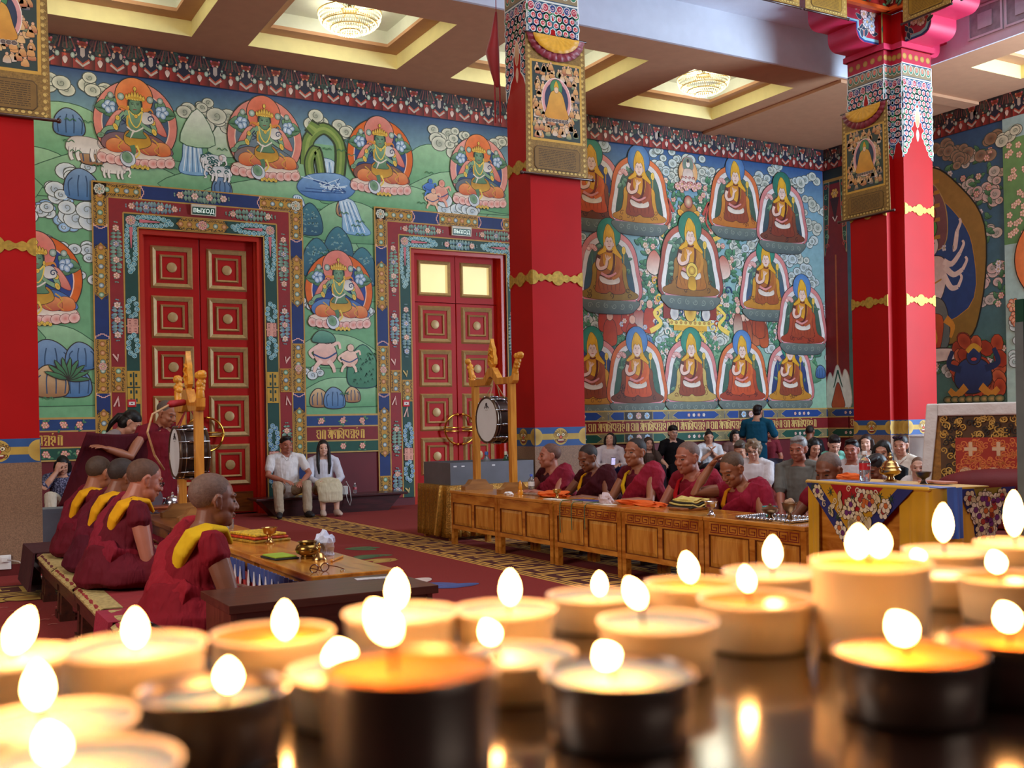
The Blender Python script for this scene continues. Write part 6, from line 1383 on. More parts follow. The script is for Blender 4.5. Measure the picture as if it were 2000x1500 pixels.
def bench(y0, y1, label, cover=None, flip=False):
    t = thing('monk_bench', label, 'bench', (1.22, (y0+y1)/2, 0), group='low benches of the left monks'); h = (y1-y0)/2-.01
    MB().box(-.34, .34, -h, h, .26, .3).obj('seat', W_BENCH, t, bevel=.006)
    m = MB(); m.box(-.32, -.29, -h+.04, h-.04, .19, .26); m.obj('rail', W_BENCH, t); m = MB(); m.box(.29, .32, -h+.04, h-.04, .19, .26); m.obj('rail', W_BENCH, t)
    lm = MB(); lm.add([(-.04, -.04, 0), (.04, -.04, 0), (.04, .04, 0), (-.04, .04, 0), (-.028, -.028, .26), (.028, -.028, .26), (.028, .028, .26), (-.028, .028, .26)], [(3, 2, 1, 0), (4, 5, 6, 7), (0, 1, 5, 4), (1, 2, 6, 5), (2, 3, 7, 6), (3, 0, 4, 7)]); lm.box(-.05, .05, -.05, .05, 0, .05); lme = lm.mesh('leg'); lme.materials.append(W_BENCH)
    for a in (-.28, .28):
        for b in (-h+.06, h-.06): link('leg', lme, None, t, (a, b, 0))
    return t
def cushion(y0, y1, label, c, edge=True, th=.05):
    t = thing('seat_mat', label, 'mat', (1.22, (y0+y1)/2, .3005), R_.uniform(-.02, .02), group='woven mats on the benches'); h = (y1-y0)/2
    MB().box(-.345, .34, -h, h, 0, th).obj('pad', mat('pad'+c, c, .85, var=.15, scale=5, bump=.4, bscale=20), t, bevel=.016)
    if edge:
        m = MB(); N = 14; vs = []
        for k in range(N+1):
            y = -h+2*h*k/N
            vs += [(-.35, y, .004), (-.36-.006*math.sin(k*2.3), y, th*.6), (-.32, y, th+.006+.003*math.sin(k*1.9)), (-.22, y, th+.003)]
        m.add(vs, [(4*k+j, 4*k+4+j, 4*k+5+j, 4*k+j+1) for k in range(N) for j in range(3)]); o = m.obj('woven_edge', mat('woven_yellow', '#a89058', .9, var=.3, scale=40, bump=.4), t); o.modifiers.new('s', 'SOLIDIFY').thickness = .006
    return t
for a, b, l in ((8.98, 9.96, 'dark wooden bench at the far left, maroon cover trailing off it'), (8.0, 8.96, 'dark wooden bench under the first left monk'), (7.0, 7.98, 'dark wooden bench under the second left monk'), (5.95, 6.98, 'dark wooden bench under the monk with glasses'), (4.8, 5.93, 'dark wooden bench under the elderly monk')): bench(a, b, l)
cushion(9.0, 9.94, 'maroon seat mat at the empty far end of the left benches', '#4a1018', False); cushion(8.02, 8.95, 'maroon seat mat with yellow woven edge under the first left monk', '#5a141c'); cushion(7.02, 7.96, 'red seat mat with yellow woven edge under the second left monk', '#7a1a1c'); cushion(6.0, 6.9, 'red seat mat with broad woven edge under the monk with glasses', '#8a1a20'); cushion(4.85, 5.9, 'crimson seat mat under the elderly monk', '#8f1730')
o = MB().prism([(-.35, .352), (.1, .352), (.1, .3555), (-.37, .3555), (-.4, .12), (-.385, .12)], 5.55, 5.95, 'y').obj('red_cloth', mat('crimson_cloth', '#8f1730', .8, var=.12, bump=.3)); o.location = (1.22, 0, 0); tag(o, 'crimson cloth with a corner hanging off the nearest bench', 'cloth')
o = MB().prism([(-.36, .352), (.33, .352), (.33, .357), (-.375, .357), (-.395, .2), (-.42, .06), (-.4, .06)], 9.05, 9.9, 'y').obj('maroon_cover', mat('maroon_cover', '#3f0d16', .85, var=.15, bump=.3)); o.location = (1.22, 0, 0); tag(o, 'dark maroon cover hanging over the far bench', 'cloth')
t = thing('round_cushion', 'pale beige round cushion on the crimson mat behind the elderly monk', 'cushion', (1.2, 5.62, .357)); m = MB(); m.ball((0, 0, .055), .17, .13, .055, 20); m.obj('cushion_body', mat('beige_cushion', '#b99a84', .8, var=.1, bump=.2), t, 70); m = MB(); m.tube([(.171*math.cos(2*pi*k/30), .131*math.sin(2*pi*k/30), .055) for k in range(31)], .005, 6, caps=False); m.obj('piping', mat('beige_piping', '#a08068', .8), t)
tag(MB().box(1.3, 1.4, 4.95, 5.02, .3515, .3535).obj('paper_label', M_paper), 'small printed paper slip on the crimson mat', 'paper')
# handbag beside the desk
t = thing('handbag', 'shiny black handbag with chrome ring standing beside the brown desk', 'bag', (.86, 4.62, 0), .3)
m = MB(); m.loft([((0, 0, 0), .16, .08), ((0, 0, .1), .17, .09), ((0, 0, .25), .14, .06), ((0, 0, .34), .12, .02)], seg=20); m.obj('bag_body', mat('patent_black', '#1a1618', .15, coat=.6), t, 60)
MB().tube([(-.1, 0, .33), (-.08, 0, .45), (0, 0, .5), (.08, 0, .45), (.1, 0, .33)], .01, 8).obj('strap', mat('patent_black', '#1a1618'), t, 50); MB().tube([(.03*math.cos(k*pi/8), -.085, .2+.03*math.sin(k*pi/8)) for k in range(17)], .006, 6, caps=False).obj('chrome_ring', M_silver, t, 50); MB().box(-.05, .05, -.095, -.08, .3, .325).obj('clasp', M_silver, t)
# things on the left tables
t = thing('folded_brocade', 'folded yellow and red brocade bundle on the second low table', 'cloth', (1.98, 6.86, .5705), .2)
for k in range(3): MB().box(-.13+.01*k, .13-.01*k, -.2+.01*k, .2-.01*k, .018*k, .018*k+.016).obj('brocade_layer', mat('broc%d' % k, ('#a8862c', '#b83a1c', '#d8a82c')[k], .5, var=.6, scale=45), t, bevel=.006)
crumple('tassel_heap', 'heap of grey and purple tassel fringe beside the folded brocade', 'tassels', (2.06, 7.22, .5705), .07, .1, .03, mat('fringe', '#7a5a6a', .8, var=.5, scale=60), 9)
t = thing('brass_pot', 'round brass pot with wide mouth on the nearest low table', 'pot', (1.93, 5.72, .5705))
MB().lathe([(.038, 0), (.04, .008), (.034, .014), (.062, .03), (.07, .05), (.06, .072), (.044, .08), (.056, .094), (.05, .094), (.04, .08), (.002, .07)], seg=28, cap=False).obj('pot_body', mat('bronze_pot', '#8a6a34', .25, metal=.9, var=.1), t, 50)
t = thing('hand_bell', 'small silvery hand bell standing mouth down on the nearest low table', 'bell', (1.955, 5.6, .5705))
MB().lathe([(.042, 0), (.042, .006), (.03, .02), (.022, .036), (.008, .044)], seg=22).obj('bell_body', M_brassd, t, 50); MB().lathe([(.006, .044), (.006, .06), (.011, .068), (.006, .076), (.009, .086), (.002, .095)], seg=12).obj('handle', M_brassd, t, 50)
crumple('crumpled_tissue', 'tall crumpled white and blue plastic bag on the nearest low table', 'bag', (2.05, 5.78, .5705), .055, .055, .135, mat('plastic_white', '#c8cce0', .4, var=.18, scale=14), 21)
t = thing('green_cloth', 'folded lime green and black cloth on the nearest low table', 'cloth', (1.8, 5.82, .5705), .1)
MB().box(-.07, .07, -.11, .11, 0, .01).obj('black_layer', mat('cloth_black', '#1c1a1c', .8), t, bevel=.004); MB().box(-.065, .06, -.1, .09, .0102, .02).obj('green_layer', mat('cloth_lime', '#8fa82c', .8, var=.15), t, bevel=.004)
t = thing('wooden_stick', 'short wooden beater stick on the nearest low table', 'stick', (2.04, 5.55, .5705), .9); MB().tube([(-.09, 0, .006), (.09, 0, .006)], .006, 8).obj('stick', W_STAND, t, 50); MB().ball((-.1, 0, .008), .008).obj('knob', W_STAND, t, 50)
for dx in (0, .3, .6): tag(MB().tube([(1.8+.01*k+.03*dx, 5.98-.12*dx-.04*(k % 2), .575) for k in range(5)], .004, 6).obj('prayer_string', mat('string%d' % int(dx*10), ('#b8641c', '#8a1c24', '#c89a2c')[int(dx*3.4)], .7)), ('orange', 'dark red', 'yellow')[int(dx*3.4)]+' prayer string beside the lime green cloth', 'string', 'prayer strings on the low table')
def glasses(t, w, m_, y=0, loc=(0, 0, 0), arm=.12, sc=1, parent=None, fold=False):
    g = MB()
    for s in (-1, 1):
        g.tube([(s*w*.55+w*.42*math.cos(2*pi*k/18)*(1-.12*abs(math.sin(2*pi*k/18))), y, w*.34*math.sin(2*pi*k/18)) for k in range(19)], .0028*sc, 6, caps=False)
        g.tube([(s*w*.96, y, w*.1), (s*w*1.05, y-arm*.5, w*.08), (s*w*1.02, y-arm, -w*.05)], .0025*sc, 6)
    g.tube([(-w*.14, y, w*.05), (0, y+.003, w*.1), (w*.14, y, w*.05)], .0028*sc, 6)
    return g
t = thing('reading_glasses', 'brown framed reading glasses lying on the nearest low table', 'glasses', (1.79, 5.13, .5705), .3); glasses(t, .06, None).xf(Matrix.Translation((0, 0, .021))).obj('frame', mat('tortoise', '#5a2418', .2), t, 50)
MB().lathe([(.011, 0), (.012, .006), (.007, .007), (.007, .001)], seg=16, cap=False).obj('finger_ring', M_silver, None, 50, (1.9, 5.1, .5705)); o = bpy.data.objects['finger_ring']; tag(o, 'tiny silver ring beside the reading glasses', 'ring')
# dishes on the far left table
t = thing('serving_plate', 'large silver plate propped on the far left table', 'plate', (1.87, 9.98, .5705)); m = MB(); m.lathe([(.1, 0), (.15, .02), (.155, .022), (.1, .006), (.002, .004)], seg=30, cap=False); o = m.obj('plate', mat('blue_silver', '#a8c4dc', .15, metal=.9), t, 50); o.rotation_euler = (1.1, 0, -.5); o.location = (0, 0, .08)
t = thing('teapot', 'silver teapot on the far left table', 'teapot', (2.1, 9.98, .5705)); MB().lathe([(.05, 0), (.08, .03), (.085, .07), (.06, .11), (.03, .125), (.012, .13), (.014, .15), (.003, .16)], seg=24).obj('pot', M_silver, t, 50); MB().tube([(.07, 0, .05), (.12, 0, .08), (.13, 0, .12)], [.014, .01, .008], 8).obj('spout', M_silver, t, 50); MB().tube([(-.07, 0, .04), (-.12, 0, .07), (-.11, 0, .11), (-.06, 0, .1)], .008, 8).obj('handle', M_silver, t, 50)
t = thing('copper_tray', 'copper stand with round feet on the far left table', 'tray', (1.93, 9.68, .5705)); MB().box(-.18, .18, -.12, .12, .03, .06).obj('tray', mat('copper', '#a85a3a', .3, metal=.7, var=.2), t, bevel=.01)
for a in (-.13, .13):
    for b in (-.08, .08): MB().ball((a, b, .016), .018, .018, .016).obj('foot', M_copper, t, 60)
# wall benches
def wallbench(x0, x1, y0, y1, h, label, rz=0):
    t = thing('plank_bench', label, 'bench', ((x0+x1)/2, (y0+y1)/2, 0)); w_ = (x1-x0)/2; d = (y1-y0)/2
    M = wood('dark_red_bench', '#2a0d0c', '#45171a', .35, 3, (1.2, 8, 8), .3)
    MB().box(-w_, w_, -d, d, h-.035, h).obj('seat', M, t, bevel=.006)
    MB().prism([(-w_+.3, 0), (w_-.3, 0), (w_-.08, h-.035), (-w_+.08, h-.035)], -d+.06, d-.06, 'y').obj('flared_base', M, t)
    return t
wallbench(4.35, 6.72, 15.12, 15.6, .27, 'low dark red bench under the man and woman by the wall'); wallbench(1.2, 2.25, 15.1, 15.6, .27, 'low dark bench under the woman in blue by the left wall')
wallbench(9.7, 14.9, 15.0, 15.5, .27, 'long low dark bench along the teacher mural')
o = thing('monk_bench', 'long dark bench hidden behind the right cabinets', 'bench', (6.0, 7.75, 0)); MB().box(-.32, .32, -2.2, 2.2, .26, .3).obj('seat', W_BENCH, o); m = MB()
for yb in (-2, -1, 0, 1, 2): MB().box(-.28, .28, yb-.03, yb+.03, 0, .26).obj('leg', W_BENCH, o)
o = thing('monk_bench', 'short dark bench hidden behind the brocade table', 'bench', (6.3, 5.4, 0), .2); MB().box(-.35, .35, -.45, .12, .22, .26).obj('seat', W_BENCH, o); MB().box(-.3, .3, -.4, .05, 0, .22).obj('leg', W_BENCH, o)
# socket and cable at the left column, small cabinet behind it
t = thing('wall_socket', 'white power socket on the foot of the left column', 'socket', (.76, 10.655, .06)); MB().box(-.05, .05, 0, .015, 0, .13).obj('plate', mat('socket_white', '#e0dedc', .4), t, bevel=.004); MB().box(-.03, .03, -.02, 0, .07, .11).obj('plug', mat('socket_white', '#e0dedc'), t)
tag(MB().tube([(.78, 10.63, .15), (.86, 10.5, .14), (.95, 10.3, .06), (1.05, 10.15, .008), (1.25, 9.95, .008), (1.5, 10.0, .008)], .006, 6).obj('power_cable', mat('cable_white', '#b8b0a8', .5), None, 50), 'pale power cable curling from the left column socket', 'cable')
t = thing('grey_cabinet', 'small grey cabinet standing behind the left column', 'cabinet', (1.35, 12.1, 0)); MB().box(-.22, .12, -.15, .15, .0, .5).obj('body', mat('cab_grey', '#8a8e98', .5), t, bevel=.005); MB().box(-.2, .1, -.156, -.1505, .05, .46).obj('door', mat('cab_grey', '#8a8e98'), t); MB().box(.02, .05, -.17, -.1565, .25, .3).obj('handle', M_black, t)
# ------------------------------------------------------------------ hanging scrolls
M_sc = mat('scroll_silk', '#8a6a34', .55, metal=.25, var=.3, scale=70); M_sc2 = mat('scroll_silk_light', '#b8934a', .5, metal=.3, var=.3, scale=70)
M_rod = wood('rod_wood', '#2a120c', '#4a2418', .35)
def thangka(loc, rz, W, H, label, veil=True, pic=True, group='painted scroll hangings', m_=None, botW=None):
    t = thing('scroll_hanging', label, 'scroll', loc, rz, group); b = (botW or W*1.1)/2; a = W/2
    m = MB(); m.prism([(-a, 0), (a, 0), (b, -H), (-b, -H)], -.006, 0, 'y'); m.obj('silk_mount', m_ or M_sc, t)
    rx_ = .06 if veil else .015; MB().tube([(-b-rx_, -.012, -H), (b+rx_, -.012, -H)], .016, 10).obj('bottom_rod', M_rod, t, 50); MB().tube([(-a-.02, -.01, .0), (a+.02, -.01, .0)], .012, 8).obj('top_rod', M_rod, t, 50)
    for s in (-1, 1): MB().ball((s*(b+rx_+.005), -.012, -H), .024 if veil else .02).obj('rod_knob', M_rod, t, 60)
    p = Paint((0, -.0075, 0), (1, 0, 0), (0, 0, 1)); p.STEP = .00008
    def quad(x0, z0, x1, z1, c): p.poly([(x0, z0), (x1, z0), (x1, z1), (x0, z1)], c)
    zt, zb = -.2*H, -.74*H; pw = a*.8
    for k in range(26):
        for s in (-1, 1): p.l = 1; zz = -H*(k+.5)/26; xx = s*(a+(b-a)*(k+.5)/26-.045); p.ell(xx, zz, .016, None, '#c8a85a', None, 0, 0, None, 7); p.spiral(xx, zz, .026, '#c2a258', .006, 1); p.l = 1
    for k in range(14): p.l = 1; p.ell(-b*.85+1.7*b*k/13, -H+.05, .02, .015, '#c8a85a', None, 0, .004, '#5a4420', 8)
    p.l = 4
    if pic:
        p.rect(-pw-.03, zb-.03, pw+.03, zt+.03, '#c89a3c'); p.rect(-pw, zb, pw, zt, '#2c3a34'); l = p.l
        rr = random.Random(int(loc[0]*10))
        for k in range(150):
            x = rr.uniform(-pw+.03, pw-.03); z = rr.uniform(zb+.04, zt-.04); p.l = l+(k % 5)*4
            c = rr.choice(('#b8743c', '#c88a4c', '#a85a3a', '#d8b07a', '#5a7a5c', '#c8b8a8', '#3c5468'))
            p.blob([(x-.035, z-.03), (x-.025, z+.02), (x, z+.045), (x+.025, z+.02), (x+.035, z-.03)], c, '#d8a868', .004, '#1c1c18', 2); p.ell(x, z+.05, .014, .016, '#d8a880', None, 0, .003, '#1c1c18', 7)
        p.l = l+24; cz = (zt+zb)/2+.02; s = .36*pw/.33
        p.ell(0, cz, .2*s/.36, .26*s/.36, '#d89a94', '#8a4a50', 0, .008, '#e8d8c8', 30); p.ell(0, cz, .165*s/.36, .22*s/.36, '#24304a', '#3c4a5c', 0, 0, None, 28); p.ell(0, cz+.15*s/.36, .085*s/.36, .1*s/.36, '#3f7a4c', '#5a945c', 0, .006, INK, 22)
        p.blob([(-.16*s/.36, cz-.2), (-.13*s/.36, cz-.08), (-.08*s/.36, cz+.08), (0, cz+.12), (.08*s/.36, cz+.08), (.13*s/.36, cz-.08), (.16*s/.36, cz-.2), (0, cz-.22)], '#c8882c', '#d8a040', .005, INK, 4)
        p.ell(0, cz+.13, .03, .042, '#e0b890', None, 0, .004, INK, 12); p.blob([(-.035, cz+.15), (0, cz+.235), (.035, cz+.15), (0, cz+.165)], '#d8a020', None, .003, INK, 3)
        for k in range(7): p.ell((k-3)*.045, cz-.24, .026, .02, '#4a3a3c', '#7a6a5c', 0, .004, '#c8b8a0', 9)
    # text cartouche
    c0, c1 = -.955*H, -.8*H; x = b*.72
    p.poly([(-x+.03, c0), (x-.03, c0), (x, c0+.03), (x, c1-.03), (x-.03, c1), (-x+.03, c1), (-x, c1-.03), (-x, c0+.03)], '#7a5a24' if m_ is None else '#9a7420', None, .008, '#4a3414')
    l = p.l; n = 11; rr = random.Random(2)
    for k in range(n):
        p.l = l; z = c1-.03-(c1-c0-.06)*k/(n-1); q = -x+.05
        while q < x-.06: e = min(x-.05, q+rr.uniform(.02, .06)); p.rect(q, z-.0035, e, z+.0035, '#3f2c10' if m_ is None else '#6a4a14'); p.l = l; q = e+.008
    p.obj('painting', PM, t)
    if veil:
        for nm, r0, r1, c, dz, K in (('maroon_veil', .0, .3*W/.83, '#8a2434', -.0, 40), ('yellow_veil', 0, .2*W/.83, '#e0a41a', .004, 30)):
            m = MB(); vs = []
            for i in range(K+1):
                th = pi+pi*i/K
                for j in range(5):
                    f = j/4; r = r1*f; wv = .012*f*math.sin(i*1.9)*(1 if nm[0] == 'm' else .4)+(.008*math.sin(f*12) if nm[0] == 'y' else 0)
                    vs.append((a*.97*math.cos(th)*(f if nm[0] == 'm' else f*.8)*1.0, -.022-.012*(nm[0] == 'y')+wv-.0, (r1*math.sin(th))*f-dz))
            m.add(vs, [(i*5+j, (i+1)*5+j, (i+1)*5+j+1, i*5+j+1) for i in range(K) for j in range(4)]); o = m.obj(nm, mat(nm, c, .45, var=.15, scale=14, sheen=.3), t, 60); o.modifiers.new('s', 'SOLIDIFY').thickness = .003
    return t
thangka((6.742, 10.672, 5.85), 0, .82, 1.65, 'painted scroll with yellow and maroon veil on the centre column', botW=.86)
thangka((.78, 10.672, 5.85), 0, .82, 1.67, 'painted scroll with brown text panel on the left column', botW=.87)
thangka((12.54, 11.235, 5.92), -pi/2, .86, 1.63, 'painted scroll with bright yellow veil on the right double column', botW=.92)
for k, x in enumerate((8.52, 9.42, 10.32, 11.23)): thangka((x, 10.7, 8.6), 0, .77, 1.7, ('golden banner highest along the gallery, cut by the top edge', 'golden banner left of the middle of the gallery row', 'golden banner second left from the corner column', 'golden banner just left of the corner column')[k], False, True, 'golden gallery banners', M_sc2, .80)
for k, y in enumerate((10.05, 9.05, 8.13)): thangka((12.49, y, 8.6), -pi/2, .77, 1.7, ('golden banner just right of the corner column', 'golden banner at the top right picture edge', 'golden banner outermost on the right gallery')[k], False, True, 'golden gallery banners', M_sc2, .80)
# red hanging tassel banner beside the centre column
t = thing('hanging_tassel', 'long red cloth tassel hanging behind the centre column', 'tassel', (6.3, 11.35, 0)); m = MB(); m.tube([(.03, 0, 6.3), (.0, 0, 6.0), (-.03, 0, 5.8), (.0, 0, 5.6), (.03, 0, 5.42)], [.015, .05, .085, .06, .035], 14); m.obj('cloth_body', mat('tassel_red', '#9a0f14', .6, sheen=.4), t, 60)
for a in (-.01, .06): MB().box(a-.008, a+.012, -.004, .004, 4.95, 5.43).obj('ribbon', mat('tassel_red', '#9a0f14'), t)
MB().tube([(.03, 0, 6.3), (.03, 0, 7.42)], .006, 6).obj('cord', mat('tassel_red', '#9a0f14'), t)
# ================================================================== PEOPLE
def remesh(o, vx, sm=2, disp=0, dsize=.12):
    r = o.modifiers.new('voxel', 'REMESH'); r.mode = 'VOXEL'; r.voxel_size = vx; r.use_smooth_shade = True
    if sm: s = o.modifiers.new('smooth', 'SMOOTH'); s.iterations = sm; s.factor = .5
    if disp:
        k = 'clouds%d' % int(dsize*1000); tx_ = bpy.data.textures.get(k) or bpy.data.textures.new(k, 'CLOUDS'); tx_.noise_scale = dsize; tx_.noise_depth = 1
        d = o.modifiers.new('folds', 'DISPLACE'); d.texture = tx_; d.strength = disp; d.mid_level = .5; d.texture_coords = 'GLOBAL'
    return o
def clothmat(c, var=.12, sc=(16, 16, 3), b=.55, rough=.8, pat=None):
    n = 'cloth'+str(c)+str(pat)
    if n in _M: return _M[n]
    m = mat(n, c, rough, var=var, scale=5, stretch=None, bump=0, sheen=0, spec=.15); nt = m.node_tree; bs = nt.nodes['Principled BSDF']
    tc = nd(nt, 'ShaderNodeTexCoord'); mp = nd(nt, 'ShaderNodeMapping'); mp.inputs['Scale'].default_value = sc; mp.inputs['Rotation'].default_value = (.25, .2, 0)
    nz = nd(nt, 'ShaderNodeTexNoise'); nz.inputs['Scale'].default_value = 1; nz.inputs['Detail'].default_value = 2.5; nz.inputs['Distortion'].default_value = .5
    bp = nd(nt, 'ShaderNodeBump'); bp.inputs['Strength'].default_value = b; bp.inputs['Distance'].default_value = .03
    nt.links.new(tc.outputs['Object'], mp.inputs[0]); nt.links.new(mp.outputs[0], nz.inputs['Vector']); nt.links.new(nz.outputs[0], bp.inputs['Height']); nt.links.new(bp.outputs[0], bs.inputs['Normal'])
    if pat:
        wv = nd(nt, 'ShaderNodeTexNoise'); wv.inputs['Scale'].default_value = 22; wv.inputs['Distortion'].default_value = 3
        rp = nd(nt, 'ShaderNodeValToRGB'); rp.color_ramp.elements[0].position = .5; rp.color_ramp.elements[1].position = .6; rp.color_ramp.elements[0].color = L(c)+(1,); rp.color_ramp.elements[1].color = L(pat)+(1,)
        nt.links.new(tc.outputs['Object'], wv.inputs['Vector']); nt.links.new(wv.outputs[0], rp.inputs[0]); nt.links.new(rp.outputs[0], bs.inputs['Base Color'])
    return m
def skinmat(c): 
    m = mat('skin'+c, c, .5, var=.07, scale=9)
    if not m.get('k'):
        m['k'] = 1; b = m.node_tree.nodes['Principled BSDF']; b.inputs['Subsurface Weight'].default_value = .12; b.inputs['Subsurface Radius'].default_value = (.02, .008, .005); b.inputs['Subsurface Scale'].default_value = .6
    return m
SK = {'m': '#9a6044', 'd': '#7c4a34', 'l': '#c08a70', 'w': '#d4a48e', 'r': '#a86650'}
V3 = Vector
def ik(S, W, l1, l2, pole):
    S, W = V3(S), V3(W); d = W-S; L_ = d.length; mx = (l1+l2)*.995
    if L_ > mx: W = S+d*(mx/L_); d = W-S; L_ = mx
    a = (l1*l1-l2*l2+L_*L_)/(2*L_); h = math.sqrt(max(0, l1*l1-a*a)); n = d/L_; p = V3(pole); p = p-n*p.dot(n)
    p = p.normalized() if p.length > 1e-5 else V3((0, 0, -1))
    return S+n*a+p*h, W
def hand(mb, W, d, n, side, curl=.5, s=1):
    d = V3(d).normalized(); n = V3(n); n = (n-d*n.dot(d)).normalized(); x = d.cross(n)
    R = Matrix((x, d, n)).transposed()
    mb.ball(W+d*.045*s, .041*s, .052*s, .017*s, 12, R); mb.tube([W-d*.02*s, W+d*.03*s], [(.028*s, .022*s), (.034*s, .02*s)], 10)
    for i in range(4):
        b = W+d*(.086-.004*abs(i-1.5))*s+x*(i-1.5)*.0215*s; L_ = (.036, .042, .039, .03)[i if side > 0 else 3-i]*s; p = [b-d*.015*s, b]; a = curl*.5
        dd = d
        for k in range(3):
            a2 = a*(1+.5*k); dd = (d*math.cos(a2)-n*math.sin(a2)+x*(i-1.5)*.05).normalized(); p.append(p[-1]+dd*L_*(1, .75, .6)[k])
        mb.tube(p, [.0098*s, .0098*s, .009*s, .0085*s, .007*s], 8)
    tdir = (d*.75-x*side*.62-n*.3).normalized(); b = W+d*.018*s-x*side*.028*s
    mb.tube([b, b+tdir*.04*s, b+tdir*.04*s+(tdir*.6+d*.4-n*.2*curl).normalized()*.042*s], [.014*s, .0115*s, .008*s], 8)
def head(mb, M, s=1, fat=1.0):
    n = len(mb.v); f = 1+(fat-1)*.6
    mb.ball((0, -.014, .034), .0745, .096, .084, 22); mb.ball((0, .012, -.01), .066*f, .078, .092, 20); mb.ball((0, .034, -.07), .047*f, .05, .044, 16); mb.ball((0, .068, -.092), .02, .018, .018, 12)
    for q in (-1, 1):
        mb.ball((q*.036*f, .06, -.026), .026*f, .024, .024, 12); mb.ball((q*.03*f, .022, -.058), .034*f, .05, .045, 14)
        mb.tube([(q*.05, .066, .026), (q*.026, .083, .03), (0, .086, .026)], [.007, .009, .009], 8)
        mb.ball((q*.0125, .097, -.03), .0105, .012, .009, 8)
        R = Matrix.Rotation(q*-.3, 3, 'Z'); mb.ball((q*.078, -.012, -.002), .007, .02, .033, 12, R); mb.ball((q*.0765, -.004, -.028), .008, .012, .015, 8, R); mb.tube([(q*.081, .0, .02), (q*.086, -.018, .026), (q*.088, -.03, .006), (q*.083, -.022, -.02)], .0055, 8)
    mb.tube([(0, .083, .022), (0, .094, -.004), (0, .105, -.025)], [.008, .01, .0125], 8)
    mb.ball((0, .085, -.054), .024, .013, .007, 10); mb.ball((0, .084, -.066), .02, .013, .0075, 10)
    for i in range(n, len(mb.v)): mb.v[i] = tuple(M @ (V3(mb.v[i])*s))
PC = [0]
def person(label, hx, hy, ztop, seat, face, skin='m', hs=1.0, lean=.15, hyaw=0, hpitch=0, hroll=0, sw=1.0, fat=1.0, bel=1.0, arms=None, legs='cross', hair='shaved', hairc='#3a2c26', top=None, topc='#c8c8cc', slv=.5, botc='#2a2a38', kind=None, robe=None, glass=None, vx=None, group=None, curl=.6, eyes=True, extra=None, lips='#8a4a40', pat=None, shoes=None, tl=None, elb=None, brow='#241a16'):
    hh = .235*hs
    sp = V3((0, math.sin(lean), math.cos(lean)))
    neck = .03*hs
    # torso length so that the crown comes to ztop
    nk = V3((0, math.sin(lean*.9+.15), math.cos(lean*.9+.15)))
    RH = Matrix.Rotation(hyaw, 4, 'Z') @ Matrix.Rotation(-hpitch, 4, 'X') @ Matrix.Rotation(hroll, 4, 'Y')
    up_ = (RH @ V3((0, 0, 1)))
    V = ztop-seat-.09-neck*nk.z-.12*hs*max(.75, up_.z)-.11*hs
    T = V/math.cos(lean)
    P = V3((0, 0, seat+.09)); N = P+sp*T; HB = N+nk*neck; HC = HB+V3((0, .028*hs, 0))+up_*.095*hs
    root_xy = V3((hx, hy, 0)); Rz = Matrix.Rotation(face, 3, 'Z'); off = Rz @ V3((HC.x, HC.y, 0))
    t = thing('person', label, 'person', (hx-off.x, hy-off.y, 0), face, group)
    dep = math.hypot(hx, hy); vx = vx or max(.0055, min(.0095, dep*.00062))
    sh = .185*sw; C = N-sp*.044
    u = T/.5
    S = {q: C+V3((q*sh, 0, -.016)) for q in (-1, 1)}
    arms = arms or {}
    EL, WR = {}, {}
    for q in (-1, 1):
        w_ = arms.get(q, (q*.14, .3, .16)); w_ = V3((w_[0], w_[1], w_[2]+seat))
        pole = (elb or {}).get(q, (q*.8, -.5, -.7)); EL[q], WR[q] = ik(S[q], w_, .285, .255, pole)
    b = MB()
    b.tube([P, P+sp*T*.35, P+sp*T*.7, C, N-sp*.01], [(.14*sw, .1), (.13*sw, .1*bel), (.15*sw, .11), (.155*sw, .085), (.07, .065)], 16)
    b.tube([C, N, HB+V3((0, .004, 0)), HB+up_*.06*hs+V3((0, .01, 0))], [(.13*sw, .07), .068*fat, .06*fat, .056*fat], 14)
    for q in (-1, 1):
        b.tube([C+V3((q*.09, 0, .01)), S[q], (S[q]+EL[q])/2, EL[q], (EL[q]*.6+WR[q]*.4), WR[q]], [.058, .056, .05, .042, .041, .029], 12)
        d = arms.get((q, 'd')); d = V3(d) if d else V3((WR[q].x-EL[q].x, WR[q].y-EL[q].y+.05, min(0, WR[q].z-EL[q].z)*.6)).normalized()
        n = V3(arms.get((q, 'n'), (0, .2, 1))); hand(b, WR[q], d, n, -q if True else q, curl if not isinstance(curl, dict) else curl.get(q, .6), hs*.98)
    HM = Matrix.Translation(HC) @ RH
    head(b, HM, hs, fat)
    LG = {}
    for q in (-1, 1):
        if legs == 'chair': LG[q] = [V3((q*.09, 0, seat+.08)), V3((q*(extra or {}).get('kx', .14), .43, seat+.2 if seat < .35 else seat+.1)), V3((q*(extra or {}).get('ax', .13), .47, .09)), V3((q*(extra or {}).get('ax', .13)*1.15, .6, .04))]
        elif legs == 'stand': LG[q] = [V3((q*.09, 0, seat+.06)), V3((q*.1, .03, seat*.52)), V3((q*.1, -.02, .09)), V3((q*.12, .1, .04))]
        else: LG[q] = [V3((q*.1, 0, seat+.09)), V3((q*.27, .2, seat+.11)), V3((-q*.02, .27+.04*q, seat+.06)), V3((-q*.1, .27+.04*q, seat+.05))]
    bare = shoes == 'bare' or (extra or {}).get('skirt')
    if bare:
        for q in (-1, 1):
            l = LG[q]; b.tube([l[0], (l[0]+l[1])/2, l[1], (l[1]*.6+l[2]*.4), l[2]], [.08, .07, .055, .055, .036], 12)
            b.tube([l[2]+V3((0, -.03, -.04)), l[3]], [.034, .03], 10)
